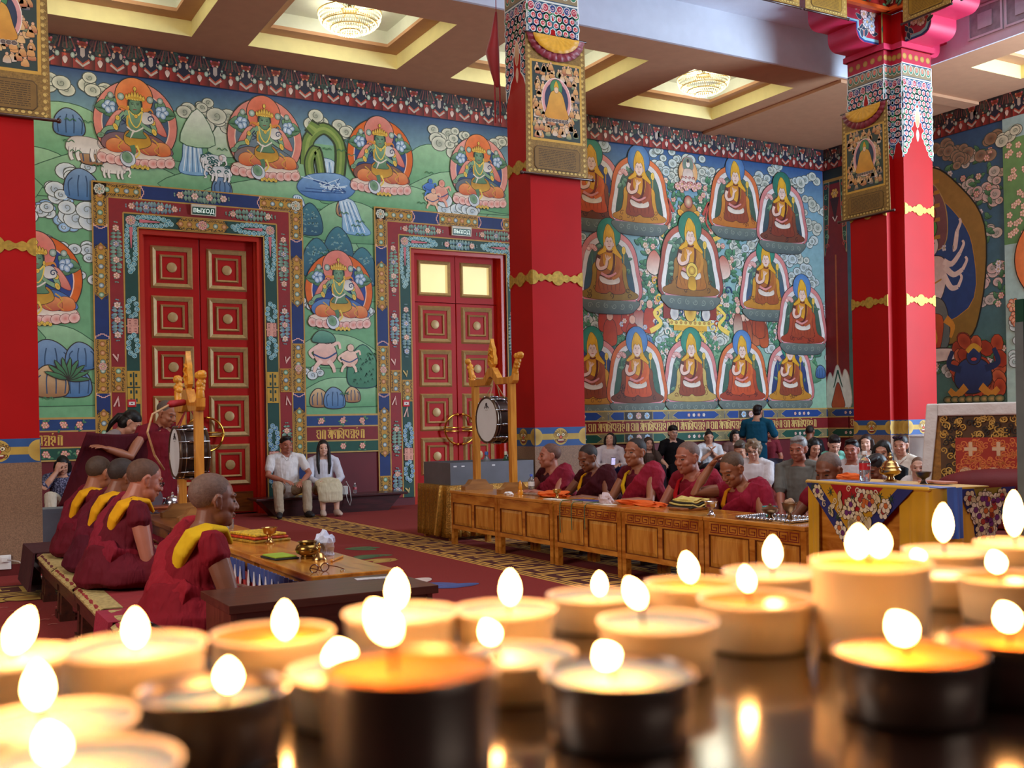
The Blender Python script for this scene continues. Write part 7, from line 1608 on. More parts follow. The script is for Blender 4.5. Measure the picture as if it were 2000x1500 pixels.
    o = remesh(b.obj('body', skinmat(SK.get(skin, skin)), t), vx, 2)
    if eyes:
        me = MB(); me.ball((0, 0, 0), .0135*hs, .006*hs, .0048*hs, 10); em = me.mesh('eye', 60); em.materials.append(mat('eye_dark', '#150d0b', .25))
        mbw = MB(); mbw.tube([(-.018*hs, -.004*hs, -.002*hs), (0, 0, .003*hs), (.018*hs, -.004*hs, 0)], .0036*hs, 6); bw = mbw.mesh('eyebrow', 60); bw.materials.append(mat('brow'+brow, brow, .8))
        for q in (-1, 1):
            for nm, m_, p in (('eye', em, (q*.031, .0795, .002)), ('eyebrow', bw, (q*.032, .0825, .03))):
                e = link(nm, m_, None, t); e.matrix_local = HM @ Matrix.Translation(V3(p)*hs) @ Matrix.Rotation(-q*.35, 4, 'Z')
        l = MB(); l.ball((0, .0895*hs, -.0595*hs), .021*hs, .006*hs, .0065*hs, 10); l.xf(HM); l.obj('lips', mat('lips'+lips, lips, .4), t, 60)
    # hair
    h = MB(); n0 = 0; hv = max(vx, .007); hd = .004
    if hair == 'shaved': h.ball((0, -.0195, .0385), .0762, .0965, .085, 22); hd = 0
    else:
        h.ball((0, -.024, .048), .08, .1, .086, 20)
        if hair == 'short': h.ball((0, -.055, -.015), .07, .055, .055, 14); h.ball((.01, .03, .1), .054, .05, .028, 12); h.ball((-.03, .01, .105), .04, .06, .026, 12)
        if hair in ('bob', 'bangs', 'long', 'pony', 'bun', 'curly'): h.ball((0, -.05, -.03), .082, .07, .085, 16)
        if hair in ('bangs', 'fringe'): h.ball((0, .035, .085), .07, .052, .034, 14); h.tube([(-.06, .052, .056), (0, .084, .06), (.06, .052, .056)], .013, 8)
        if hair == 'fringe': h.ball((0, -.055, -.02), .074, .06, .06, 14); h.ball((0, -.005, .075), .086, .095, .068, 16)
        if hair in ('bob', 'bangs'): 
            for q in (-1, 1): h.tube([(q*.075, .01, .05), (q*.086, .005, -.03), (q*.08, .01, -.09)], [(.02, .035), (.02, .04), (.018, .035)], 10)
        if hair == 'long':
            ln = (extra or {}).get('hl', .3)
            for q in (-1, 1): h.tube([(q*.06, .03, .07), (q*.08, .03, .0), (q*.083, .045, -.1), (q*.085, .07, -.1-ln*.6), (q*.075, .08, -.12-ln)], [.022, .024, .028, .03, .014], 10)
            h.tube([(0, -.07, .0), (0, -.085, -.1), (0, -.08, -.12-ln*.7)], [(.085, .05), (.09, .045), (.07, .02)], 12)
        if hair == 'pony': h.tube([(0, -.1, .02), (0, -.14, -.01), (0, -.15, -.12), (0, -.13, -.22)], [.03, .034, .03, .012], 10)
        if hair == 'bun': h.ball((0, -.06, .13), .04, .04, .035, 12); h.tube([(-.06, -.01, .02), (-.085, 0, -.05), (-.09, .02, -.1)], [.02, .018, .006], 8)
        if hair == 'curly':
            rr = random.Random(4)
            for k in range(34): a = rr.random()*6.28; z = rr.uniform(-.04, .13); r = math.sqrt(max(.1, 1-((z-.04)/.1)**2)); y = -.02+.095*r*math.sin(a); h.ball((.082*r*math.cos(a), min(y, .06), z), .03, .03, .026, 8)
    h.v = [tuple(HM @ (V3(v)*hs)) for v in h.v]
    remesh(h.obj('hair', mat('hair'+hairc, hairc, .62 if hair == 'shaved' else .42, var=.2, scale=60, bump=.15, bscale=160, spec=.3), t), hv, 2, hd*.5, .02)
    if glass:
        g = glasses(t, .033*hs*1.05, None, 0, arm=.11*hs, sc=1.0 if hs > .8 else .8); g.xf(HM @ Matrix.Translation(V3((0, .1, .004))*hs)); g.obj('eyeglasses', mat('glasses'+glass, glass, .25), t, 50)
    # clothes
    if top:
        c = MB(); e = .022
        wl = seat+.02
        c.tube([P-sp*.0, P+sp*T*.2, P+sp*T*.5, P+sp*T*.78, C+sp*.0, N-sp*.035], [(.165*sw, .125*bel), (.165*sw, .13*bel), (.165*sw, .128*bel), (.178*sw, .128), (.16*sw, .1), (.08, .075)], 18)
        for q in (-1, 1):
            A = S[q]; f = slv
            if f <= 1: c.tube([C+V3((q*.08, 0, .015)), A+V3((0, 0, .004)), A+(EL[q]-A)*f], [.066, .071, .066+.01*(1-f)], 14)
            else: c.tube([C+V3((q*.08, 0, .015)), A, EL[q], EL[q]+(WR[q]-EL[q])*(f-1)], [.066, .07, .06, .045], 14)
        m_ = clothmat(topc, pat=pat); remesh(c.obj('shirt' if top != 'dress' else 'dress', m_, t), max(.008, vx), 2, .012, .07)
        if top == 'polo':
            for q in (-1, 1):
                k = MB(); k.tube([N+V3((0, -.075, .03)), N+V3((q*.06, -.04, .02)), N+V3((q*.072, .02, -.005)), N+V3((q*.045, .08, -.035)), N+V3((q*.012, .115, -.085))], [(.014, .02), (.014, .02), (.016, .022), (.02, .018), (.006, .006)], 10); k.obj('collar', m_, t, 60)
    if legs and not (extra or {}).get('skirt') and not robe:
        c = MB()
        if legs == 'cross':
            for q in (-1, 1): l = LG[q]; c.tube([l[0], (l[0]+l[1])/2+V3((0, 0, .01)), l[1], (l[1]+l[2])/2, l[2]], [.1, .095, .075, .065, .05], 12)
            c.ball((0, 0, seat+.08), .18*sw, .14, .085, 16)
        else:
            for q in (-1, 1): l = LG[q]; c.tube([l[0]+V3((0, 0, .02)), (l[0]+l[1])/2+V3((0, 0, .012)), l[1], (l[1]+l[2])/2, l[2]+V3((0, 0, .02))], [.09, .09, .076, .07, .065], 14)
            c.ball(P+V3((0, -.01, .02)), .17*sw, .13, .095, 16)
        remesh(c.obj('trousers', clothmat(botc), t), max(.008, vx), 2, .012, .06)
    if (extra or {}).get('skirt'):
        c = MB(); l = LG
        if legs == 'chair':
            kz = l[1][1].z; kx = (extra or {}).get('kx', .14)
            c.tube([(0, -.1, seat+.09), (0, .15, seat+.12), (0, .38, kz+.01), (0, .49, kz-.03), (0, .525, kz-.12), (0, .53, kz-.24)], [(.17*sw, .1), (.18, .09), (kx+.09, .085), (kx+.085, .06), (kx+.08, .05), (kx+.075, .035)], 18)
        else: c.tube([(0, 0, seat*.35), (0, 0, seat*.7), (0, 0, seat+.05), P+sp*T*.3], [(.2, .16), (.18, .14), (.17, .13), (.15, .12)], 18)
        remesh(c.obj('skirt', clothmat(extra['skirt']), t), max(.008, vx), 2, .014, .08)
    if shoes and shoes != 'bare':
        for q in (-1, 1):
            l = LG[q]; f = MB(); d = (l[3]-l[2]); d.z = 0; d.normalize()
            f.tube([V3((l[2].x, l[2].y, .06))-d*.04, V3((l[2].x, l[2].y, .055))+d*.04, V3((l[2].x, l[2].y, .04))+d*.16], [(.042, .05), (.044, .05), (.04, .03)], 12); f.box(l[2].x-.03, l[2].x+.03, l[2].y-.03, l[2].y+.03, .004, .05)
            remesh(f.obj('shoe', mat('shoe'+shoes, shoes, .6), t), .008, 1)
    if robe:
        rc, sc_, yc, style = robe
        c = MB()
        if legs == 'cross':
            c.loft([((0, .04, seat+.014), .28, .26), ((0, .04, seat+.05), .33, .29), ((0, .04, seat+.12), .32, .27), ((0, .02, seat+.2), .25, .21), ((0, 0, seat+.26), .2, .17)], seg=24)
            for q in (-1, 1): c.tube([LG[q][0], LG[q][1]+V3((0, 0, .0)), (LG[q][1]+LG[q][2])/2], [.12, .1, .085], 12)
        else:
            c.tube([(0, 0, .06), (0, 0, .4), (0, 0, seat), P], [(.22, .18), (.2, .17), (.19, .16), (.18, .15)], 20)
        c.tube([P, P+sp*T*.3, P+sp*T*.62, C+sp*-.01, N-sp*.045], [(.19*sw, .155*bel), (.185*sw, .16*bel), (.185*sw, .15), (.17*sw, .115), (.085, .09)], 20)
        for q in ((-1, 1) if style in ('back', 'none') else (1,)): c.tube([C+V3((q*.08, 0, .02)), S[q]+V3((q*.0, 0, .008)), S[q]+(EL[q]-S[q])*.17], [.066, .07, .069], 14)   # cap sleeves
        remesh(c.obj('robe', clothmat(rc, .14, (20, 20, 4), .7), t), max(.008, vx*1.1), 2, .026, .1)
        # shawl over the left shoulder, across the back, round the waist
        w = MB()
        if style in ('back', 'both'):
            w.tube([P+V3((-.16*sw, .13, .1)), C+V3((-.17*sw, .1, -.08)), C+V3((-.15*sw, .0, .075)), C+V3((-.09*sw, -.11, -.03)), P+sp*T*.45+V3((.06, -.15, 0)), P+V3((.2*sw, -.06, .1)), P+V3((.16, .16, .08))], [(.05, .03), (.06, .032), (.09, .03), (.1, .035), (.1, .035), (.075, .035), (.05, .03)], 14)
            w.tube([C+V3((-.16*sw, -.03, .06)), C+V3((-.2*sw, -.08, -.1)), P+V3((-.2*sw, -.1, .1))], [(.06, .03), (.09, .03), (.1, .025)], 12)
        if style in ('front', 'both'):
            w.tube([N+V3((.075, -.05, -.0)), N+V3((.0, -.09, .0)), C+V3((-.12*sw, -.06, .07)), C+V3((-.2*sw, .02, .03)), C+V3((-.17*sw, .1, -.1)), P+sp*T*.45+V3((-.08, .15*bel, 0)), P+V3((.04, .2*bel, .06)), P+V3((.2, .2, .0))], [(.04, .03), (.05, .035), (.07, .035), (.085, .04), (.1, .04), (.11, .035), (.11, .035), (.08, .03)], 14)
            w.tube([C+V3((-.15*sw, -.04, .055)), S[-1]+V3((-.03, -.02, -.01)), S[-1]+(EL[-1]-S[-1])*.45+V3((-.02, -.03, 0)), P+V3((-.24*sw, -.05, .05))], [(.07, .06), (.075, .08), (.07, .085), (.06, .05)], 14)
        remesh(w.obj('shawl', clothmat(sc_, .16, (22, 22, 5), .8), t), max(.008, vx*1.1), 1, .02, .07)
        if yc:
            y = MB()
            if style == 'back':
                y.tube([N+V3((.09, .1, -.06)), N+V3((.1, .06, .004)), N+V3((.122, -.015, .016)), N+V3((.12, -.085, -.012)), N+V3((.104, -.128, -.085)), N+V3((.078, -.15, -.19)), N+V3((.05, -.163, -.3))], [(.008, .012), (.045, .022), (.075, .028), (.085, .032), (.075, .034), (.04, .032), (.006, .02)], 14)
            else:
                y.tube([N+V3((.075, .0, .0)), N+V3((.085, .085, -.06)), C+V3((.075, .14, -.12)), P+sp*T*.4+V3((.05, .165*bel, 0))], [(.012, .012), (.022, .012), (.028, .014), (.03, .012)], 10)
            remesh(y.obj('yellow_trim', clothmat(yc, .1), t), .007, 1)
    return t
MR, MR2, MR3, YL = '#5c1420', '#7a1a2a', '#3c0d16', '#d89a14'
E_ = math.pi
def arm2(xr, yr, zr, xl, yl, zl): return {1: (xr, yr, zr), -1: (xl, yl, zl)}
# --- four monks on the left benches, seen from behind their right shoulders (facing the low tables)
GL_ = 'monks on the left benches'
person('elderly shaven monk nearest the brown desk, bare right arm and yellow shoulder trim', 1.25, 5.04, 1.105, .352, -E_/2, 'd', 1.08, .22, .12, .06, sw=1.12, bel=1.1, arms=arm2(.2, .38, .1, -.12, .3, .16), hairc='#6b5044', robe=('#7a1420', '#8a1a26', '#d0a418', 'back'), group=GL_, vx=.0055, elb={1: (.5, -.6, -.7), -1: (-.8, -.4, -.7)})
person('shaven monk with black rimmed glasses looking down on the left benches', 1.28, 6.86, 1.13, .352, -E_/2, 'r', 1.08, .24, .1, .3, sw=1.12, bel=1.15, fat=1.12, arms=arm2(.16, .36, .1, -.12, .34, .12), hairc='#5a3e30', robe=(MR, MR2, YL, 'back'), glass='#16120f', group=GL_, vx=.006, elb={1: (.5, -.7, -.6), -1: (-.8, -.4, -.7)})
person('dark haired monk partly hidden behind the monk with glasses', 1.29, 7.68, 1.118, .352, -E_/2, 'd', 1.06, .2, .35, .3, sw=1.1, bel=1.1, arms=arm2(.16, .36, .12, -.14, .34, .12), hairc='#352a26', robe=('#4c1220', '#5a1424', YL, 'back'), group=GL_, vx=.0065)
person('shaven monk farthest along the left benches, head turned away', 1.29, 8.7, 1.116, .352, -E_/2, 'm', 1.1, .16, .6, .22, sw=1.14, bel=1.1, fat=1.1, arms=arm2(.16, .36, .12, -.14, .34, .12), hairc='#4a382c', robe=(MR, '#6a1626', YL, 'back'), group=GL_, vx=.0065)
# --- five monks behind the right cabinets
GR = 'monks behind the right cabinets'
person('stout monk in profile at the far end of the right table row', 5.82, 9.47, 1.095, .302, E_/2, 'r', 1.1, .2, -.35, -.02, sw=1.15, bel=1.25, fat=1.15, arms=arm2(.14, .4, .3, -.12, .42, .3), hairc='#66463a', robe=(MR3, '#7a1a2c', None, 'front'), group=GR)
person('young monk with black stubble hair looking down at his pages', 5.78, 8.69, 1.085, .302, E_/2, 'd', 1.06, .16, .1, .38, sw=1.1, bel=1.1, arms=arm2(.24, .42, .3, -.2, .36, .28), hairc='#2c2220', robe=(MR3, MR3, YL, 'front'), group=GR)
person('upright young monk with short black hair gazing past the camera', 5.82, 7.97, 1.158, .302, E_/2, 'm', 1.12, .16, .22, .0, sw=1.12, arms=arm2(.14, .4, .28, -.2, .42, .28), hairc='#261e1c', robe=('#5a1422', '#8a1c30', '#d8ac1c', 'front'), group=GR)
person('heavyset monk with greying shaved head and red undershirt', 5.79, 7.18, 1.128, .302, E_/2, 'r', 1.15, .2, .12, .14, sw=1.18, bel=1.2, fat=1.15, arms=arm2(.12, .4, .28, -.22, .36, .27), hairc='#6e5248', robe=('#7a1626', '#86192c', '#b0141c', 'front'), group=GR)
person('monk scratching his bowed head with his raised hand at the table end', 5.79, 6.61, 1.04, .302, E_/2, 'm', 1.12, .2, .05, .5, sw=1.12, arms={1: (.17, .24, .62), (1, 'd'): (-.5, -.2, .6), (1, 'n'): (.6, .3, .5), -1: (-.2, .36, .14)}, hairc='#58402f', robe=('#8a1a30', '#8a1a30', '#d88a14', 'front'), group=GR, elb={1: (.3, .9, -.4), -1: (-.8, -.3, -.7)}, curl=1.0)
person('elderly monk whose face is half hidden behind the brocade table', 6.02, 5.8, 1.045, .262, E_*.56, 'd', 1.14, .25, .05, .3, sw=1.1, arms=arm2(.2, .4, .3, -.16, .4, .26), hairc='#6e564c', robe=('#7a1626', '#86192c', None, 'front'), vx=.0065)
person('man with dark greying hair bowed behind the water bottle and brocade table', 8.02, 7.12, .94, .03, E_*.6, 'd', 1.1, .3, -.4, .45, hair='short', hairc='#2a2628', top='tee', topc='#5a1a22', botc='#3a1418', arms=arm2(.16, .3, .12, -.14, .3, .12))
# --- standing monk unfolding his robe, woman bending behind him
person('standing monk spreading a maroon shawl with his outstretched arm', 2.19, 10.6, 1.585, .86, -2.75, 'm', 1.02, .12, .35, .4, legs='stand', sw=1.1, hairc='#5a4c44', arms={1: (.62, .12, .27), (1, 'd'): (.9, .1, .3), (1, 'n'): (0, .3, .9), -1: (-.3, .1, .1)}, robe=('#6a1420', '#4a0e18', None, 'none'), elb={1: (.2, .2, -1), -1: (-.6, -.6, -.4)}, vx=.007, tl=1, shoes='#2a1c1a')
sh = MB(); N = 24; vs = []
A0, A1 = V3((1.42, 10.28, 1.29)), V3((2.25, 10.66, 1.36))
for i in range(N+1):
    for j in range(N+1):
        f, g = i/N, j/N; p_ = A0.lerp(A1, f); q_ = V3((1.2+1.02*f, 10.45+.25*f, .62)); d = p_.lerp(q_, g); d.y += .05*math.sin(f*13+g*2)*(.3+g); d.z -= .06*math.sin(pi*f)*(1-g); vs.append(d)
sh.add(vs, [(i*(N+1)+j, (i+1)*(N+1)+j, (i+1)*(N+1)+j+1, i*(N+1)+j+1) for i in range(N) for j in range(N)])
o = sh.obj('outspread_shawl', clothmat('#4a121c', .12, (14, 14, 3), .6), None, 70); tag(o, 'dark maroon shawl held out like a curtain by the standing monk', 'shawl'); o.modifiers.new('s', 'SOLIDIFY').thickness = .006
person('woman with dark loose hair bending down behind the outspread shawl', 2.02, 11.5, 1.5, .78, -2.2, 'l', 1.0, .5, .3, .7, legs='stand', hair='pony', hairc='#14100f', top='tee', topc='#8a7a78', botc='#2a2430', arms=arm2(.2, .35, .1, -.2, .35, .1), shoes='#1a1616', vx=.0075)
# --- couple on the wall bench
person('man in white polo shirt and khaki trousers sitting by the left door', 4.83, 15.2, 1.175, .27, E_-.1, 'r', 1.06, .02, .15, .0, legs='chair', hair='short', hairc='#1c1818', top='polo', topc='#d8d2d2', slv=.62, botc='#a89680', sw=1.16, bel=1.12, fat=1.05, arms=arm2(.1, .3, .26, -.16, .34, .24), shoes='#18141a', extra={'kx': .21, 'ax': .2}, vx=.007, elb={1: (1, -.3, -.3), -1: (-1, -.3, -.3)})
person('woman in pale blouse and cream skirt with long dark hair on the wall bench', 5.37, 15.13, 1.108, .27, E_-.15, 'w', .98, .03, -.1, .0, legs='chair', hair='long', hairc='#1a1212', top='blouse', topc='#c9c8d4', slv=1.75, sw=.92, arms=arm2(.1, .34, .2, -.12, .34, .2), extra={'skirt': '#c8bca0', 'kx': .1, 'ax': .1, 'hl': .26}, vx=.007, shoes='#c0a89a')
person('woman in patterned dark blue top and cream trousers wiping her eyes', 1.78, 15.08, .98, .27, E_-.15, 'l', .96, .1, .1, .35, legs='chair', hair='bob', hairc='#131012', top='tee', topc='#34344e', pat='#8a8aa8', slv=.8, botc='#cfc6b4', sw=1.0, bel=1.1, arms={1: (.07, .2, .5), (1, 'd'): (-.3, .1, .9), (1, 'n'): (.2, .9, 0), -1: (-.2, .3, .3)}, shoes='#b09a88', curl=1.2, vx=.0075, elb={1: (.6, .4, -.8), -1: (-.8, -.3, -.6)})
# --- people along the teacher mural and on the floor behind the right monks
GW = 'people seated along the teacher mural'
person('woman with short black hair in white sweater holding a phone', 10.58, 15.2, 1.11, .27, E_*.88, 'w', .98, .06, -.5, -.3, legs='chair', hair='bob', hairc='#120e10', top='tee', topc='#cfc6cc', slv=1.7, botc='#24285a', arms=arm2(.08, .3, .28, -.08, .3, .28), group=GW, shoes='#2a2426')
person('girl with long brown hair beside the boy in black', 11.4, 15.2, 1.015, .27, E_*.88, 'w', .95, .06, .05, .05, sw=.78, legs='chair', hair='long', hairc='#3f2a20', top='tee', topc='#5a4a44', slv=1.6, botc='#3a3440', extra={'hl': .34}, group=GW, shoes='#2a2426')
person('boy with black fringe and glasses in a black tee shirt', 11.87, 15.1, 1.208, .27, E_*.9, 'w', 1.02, .06, .1, .05, sw=.9, legs='chair', hair='fringe', hairc='#0e0c0e', top='tee', topc='#121014', slv=.7, botc='#16141a', glass='#8a8a90', group=GW, shoes='#1a1616', arms=arm2(.2, .3, .22, -.16, .3, .22))
person('woman in white knit top with hair bun and clasped hands', 12.69, 15.1, 1.1, .27, E_*.88, 'l', .98, .08, -.15, .1, legs='chair', hair='bun', hairc='#120f10', top='tee', topc='#c9c6c9', slv=.85, botc='#3a3a44', arms={1: (.03, .2, .42), -1: (-.03, .2, .42), (1, 'd'): (-.4, .2, .8), (-1, 'd'): (.4, .2, .8)}, group=GW, shoes='#2a2426', elb={1: (.7, -.1, -.7), -1: (-.7, -.1, -.7)})
person('woman with straight black bangs against the wall', 13.36, 15.15, 1.11, .27, E_*.88, 'w', .98, .06, 0, 0, legs='chair', hair='bangs', hairc='#0d0b0d', top='tee', topc='#6a4a44', slv=.3, botc='#22202a', group=GW, shoes='#2a2426')
person('woman standing in a teal blue dress, turned away to the right', 12.5, 13.6, 1.535, .82, -1.1, 'l', .98, .1, .0, .1, legs='stand', hair='short', hairc='#1c1418', top='dress', topc='#14506e', slv=.75, sw=1.12, bel=1.1, arms=arm2(.14, .3, .16, -.14, .3, .16), extra={'skirt': '#14506e'}, shoes='#2a2a30')
person('bare legged man in shorts seated behind the standing woman', 13.98, 14.95, 1.16, .27, E_*.88, 'r', 1.0, .1, .2, .2, legs='chair', hair='short', hairc='#1a1614', top='tee', topc='#7a2a34', slv=.6, shoes='bare', extra={'skirt': '#3a3a4c', 'kx': .16, 'ax': .16}, group=GW)
person('shaven youth in dark clothes in profile against the painted band', 14.15, 14.05, 1.17, .27, -E_*.4, 'd', .98, .1, .2, .1, legs='cross', hairc='#241c18', top='tee', topc='#1a181c', botc='#1a1a20', slv=.9)
o = thing('low_stool', 'low stool under the shaven youth', 'stool', (14.1, 14.05, 0)); MB().box(-.3, .3, -.3, .3, 0, .262).obj('block', W_BENCH, o)
GF = 'people seated on the floor behind the right monks'
person('white haired woman with curls and glasses in white tee shirt', 9.38, 10.3, 1.035, .03, E_*.72, 'w', 1.04, .1, .0, .25, hair='curly', hairc='#7a6450', top='tee', topc='#d8d4d8', slv=.8, botc='#4a4a5a', glass='#4a3a34', group=GF, bel=1.1)
person('person with grey brown hair bowed beside the white haired woman', 9.78, 11.0, 1.01, .03, E_*.72, 'l', 1.0, .2, -.1, .5, hair='short', hairc='#4a4038', top='tee', topc='#b89a94', slv=.6, botc='#4a4048', group=GF)
person('grey haired man in olive grey tee shirt with prayer beads', 8.28, 8.4, 1.11, .03, E_*.66, 'r', 1.1, .12, -.1, .15, hair='short', hairc='#8a8684', top='tee', topc='#6c6a64', slv=.9, sw=1.12, bel=1.1, fat=1.06, botc='#22263c', group=GF, arms=arm2(.14, .32, .26, -.12, .32, .24))
person('child with black hair half hidden behind the grey haired man', 10.059, 9.927, 1.034, .03, E_*.8, 'l', .95, .1, .3, .3, hair='bob', hairc='#100e10', top='tee', topc='#2a2028', slv=1.0, botc='#2a2a34', group=GF)
person('woman in mint green tee shirt looking down', 11.042, 10.519, 1.055, .03, E_*.78, 'w', 1.02, .1, .1, .5, hair='short', hairc='#161214', top='tee', topc='#6fb0a0', slv=.9, botc='#4a5064', group=GF)
person('young man in white tee shirt with black lettering', 9.857, 9.121, 1.04, .03, E_*.64, 'r', 1.06, .08, .05, .05, hair='short', hairc='#141012', top='tee', topc='#d4ced0', slv=.8, botc='#2a2a34', group=GF, fat=1.05)
person('woman with short brown hair behind the young man in white', 11.732, 10.587, 1.056, .03, E_*.66, 'w', 1.0, .06, .05, .0, hair='bob', hairc='#2c1c18', top='tee', topc='#c4beb8', slv=.8, botc='#3a3a44', group=GF)
person('young woman with long black hair in a black top', 9.07, 7.959, 1.05, .03, E_*.62, 'l', 1.06, .08, .05, .08, hair='long', hairc='#15120f', top='tee', topc='#0f0e12', slv=.9, botc='#1c1c24', extra={'hl': .2}, group=GF)
person('woman with sunglasses on her head and dark ponytail in a white shirt', 10.693, 9.106, 1.072, .03, E_*.62, 'l', 1.06, .08, .05, .08, hair='pony', hairc='#1f1714', top='polo', topc='#d4cabc', slv=.85, botc='#4a4a54', group=GF, arms=arm2(.16, .34, .2, -.2, .36, .22))
person('fair haired baby in white held on the lap before the ponytailed woman', 8.98, 7.43, .885, .274, E_*.72, 'w', .86, .05, .0, .1, hair='shaved', hairc='#6a4c3a', top='tee', topc='#d8cfcc', slv=.6, botc='#c8c0c0', sw=.6, legs='cross', vx=.007)
o = tag(MB().box(8.85, 9.35, 7.25, 7.7, 0, .272).obj('floor_pouffe', M_maroon, bevel=.03), 'maroon floor cushion block under the baby', 'cushion')
# phone, backpack, lettering, sunglasses
o = MB().box(-.036, .036, -.004, .004, -.07, .07).obj('phone', mat('phone_black', '#101014', .3), bevel=.003); o.location = (10.4, 14.86, .62); o.rotation_euler = (-.3, 0, 2.7); tag(o, 'phone with a lit screen held by the woman in white', 'phone'); MB().box(-.032, .032, .0041, .0046, -.062, .062).obj('screen', mat('phone_screen', '#b8b4e0', .3, emit=1.0, var=.5, scale=30), o)
t = thing('backpack', 'pale grey backpack on the floor beside the scratching monk', 'backpack', (7.35, 8.0, 0), .9)
m = MB(); m.loft([((0, 0, 0), .2, .1), ((0, 0, .04), .22, .13), ((0, 0, .35), .21, .13), ((0, 0, .55), .18, .11), ((0, 0, .66), .1, .06)], seg=22); remesh(m.obj('bag_body', clothmat('#a8a0a2', .15), t), .012, 3, .03, .1)
m = MB(); m.loft([((0, -.1, .08), .15, .06), ((0, -.12, .2), .16, .07), ((0, -.1, .3), .13, .05)], seg=18); remesh(m.obj('front_pocket', clothmat('#8a8286', .15), t), .012, 3); MB().tube([(-.05, 0, .64), (-.03, 0, .72), (.03, 0, .72), (.05, 0, .64)], .012, 8).obj('handle', mat('bag_strap', '#6a6468', .8), t, 50); MB().ball((.0, -.175, .24), .015).obj('buckle', M_silver, t, 60)

me = text_mesh('USPA', .1, .001, bold=.002); o = link('shirt_lettering', me, mat('letter_black', '#121014', .7), None); pr = [q for q in bpy.data.objects if q.get('label', '').startswith('young man in white tee shirt with black')][0]
o.parent = pr; o.location = (0, .2, .585); o.rotation_euler = (pi/2-.15, 0, pi)
pr = [q for q in bpy.data.objects if q.get('label', '').startswith('woman with sunglasses')][0]
g = MB()
for q in (-1, 1): g.ball((q*.034, 0, 0), .03, .008, .022, 12)
g.tube([(-.06, 0, .005), (0, .004, .008), (.06, 0, .005)], .004, 6); g.obj('sunglasses', mat('sunglass_purple', '#2a1c3a', .15), pr, 50, (0, .2, 1.03), (-.5, 0, 0))

o = MB()
for k in range(26): a = 2*pi*k/26; o.ball((.07*math.cos(a), .02*math.sin(a*2), .11*math.sin(a)-.11), .009, seg=8)
o = o.obj('prayer_beads', mat('bead_brown', '#3a1c12', .3), None, 60, (8.02, 8.1, .36)); tag(o, 'loop of dark prayer beads hanging from the hand of the grey haired man', 'beads')
t = thing('shoulder_bag', 'small white shoulder bag on the wall bench beside the woman in the cream skirt', 'bag', (5.72, 15.22, .2705))
m = MB(); m.box(-.05, .05, -.04, .04, 0, .13); m.obj('bag_body', mat('bag_white', '#cfcac4', .5), t, bevel=.012)
MB().tube([(-.04, -.03, .12), (.0, -.09, .2), (.05, -.1, .1), (.06, -.13, -.08), (.04, -.13, -.16), (0, -.13, -.08), (-.02, -.09, .06)], .006, 6).obj('strap', mat('bag_white', '#cfcac4'), t, 50)
# ================================================================== CANDLE STAND
TZ = 1.216
M_tab = mat('dark_lacquer', '#21130c', .16, var=.25, scale=8, coat=.6)
t = thing('candle_stand', 'dark glossy stand in the foreground covered with burning tea lights', 'stand', (.3, .16, 0))
MB().box(-.55, .55, -.2, .24, TZ-.025, TZ).obj('top', M_tab, t, bevel=.004)
m = MB(); m.box(-.5, .5, -.15, -.13, TZ-.1, TZ-.025); m.obj('apron', M_tab, t)
lm = MB(); lm.box(-.025, .025, -.025, .025, 0, TZ-.025); lme = lm.mesh('leg'); lme.materials.append(M_tab)
for a in (-.5, .5):
    for b in (-.15, .19): link('leg', lme, None, t, (a, b, 0))
M_wax = mat('cream_wax', '#f0dcbc', .4, sss=1, var=.04, sssr=(.04, .022, .009)); M_amb = mat('amber_wax', '#ff9a30', .25, sss=.35, var=.05, sssr=(.012, .005, .002))
M_cup = mat('frosted_cup', '#ffddb0', .4, sss=.5, var=.04, sssr=(.012, .007, .004)); M_alu = mat('aluminium_cup', '#8a8078', .32, metal=.85, var=.1); M_wick = mat('wick', '#3a1c10', .9)
mf = bpy.data.materials.new('candle_flame'); mf.use_nodes = True; nt = mf.node_tree; nt.nodes.remove(nt.nodes['Principled BSDF'])
em = nd(nt, 'ShaderNodeEmission'); tc = nd(nt, 'ShaderNodeTexCoord'); sx_ = nd(nt, 'ShaderNodeSeparateXYZ'); rp = nd(nt, 'ShaderNodeValToRGB'); nt.links.new(tc.outputs['Generated'], sx_.inputs[0]); nt.links.new(sx_.outputs[2], rp.inputs[0])
rp.color_ramp.elements[0].color = (.95, .3, .06, 1); rp.color_ramp.elements[1].color = (1, .42, .12, 1); e = rp.color_ramp.elements.new(.3); e.color = (1, .42, .12, 1)
nt.links.new(rp.outputs[0], em.inputs[0]); em.inputs[1].default_value = 105; nt.links.new(em.outputs[0], nt.nodes['Material Output'].inputs[0])
fl = MB(); fl.lathe([(.04, -.5), (.26, -.42), (.44, -.25), (.5, -.08), (.45, .12), (.32, .3), (.16, .43), (.03, .5)], seg=16); FLM = fl.mesh('flame', 60); FLM.materials.append(mf)
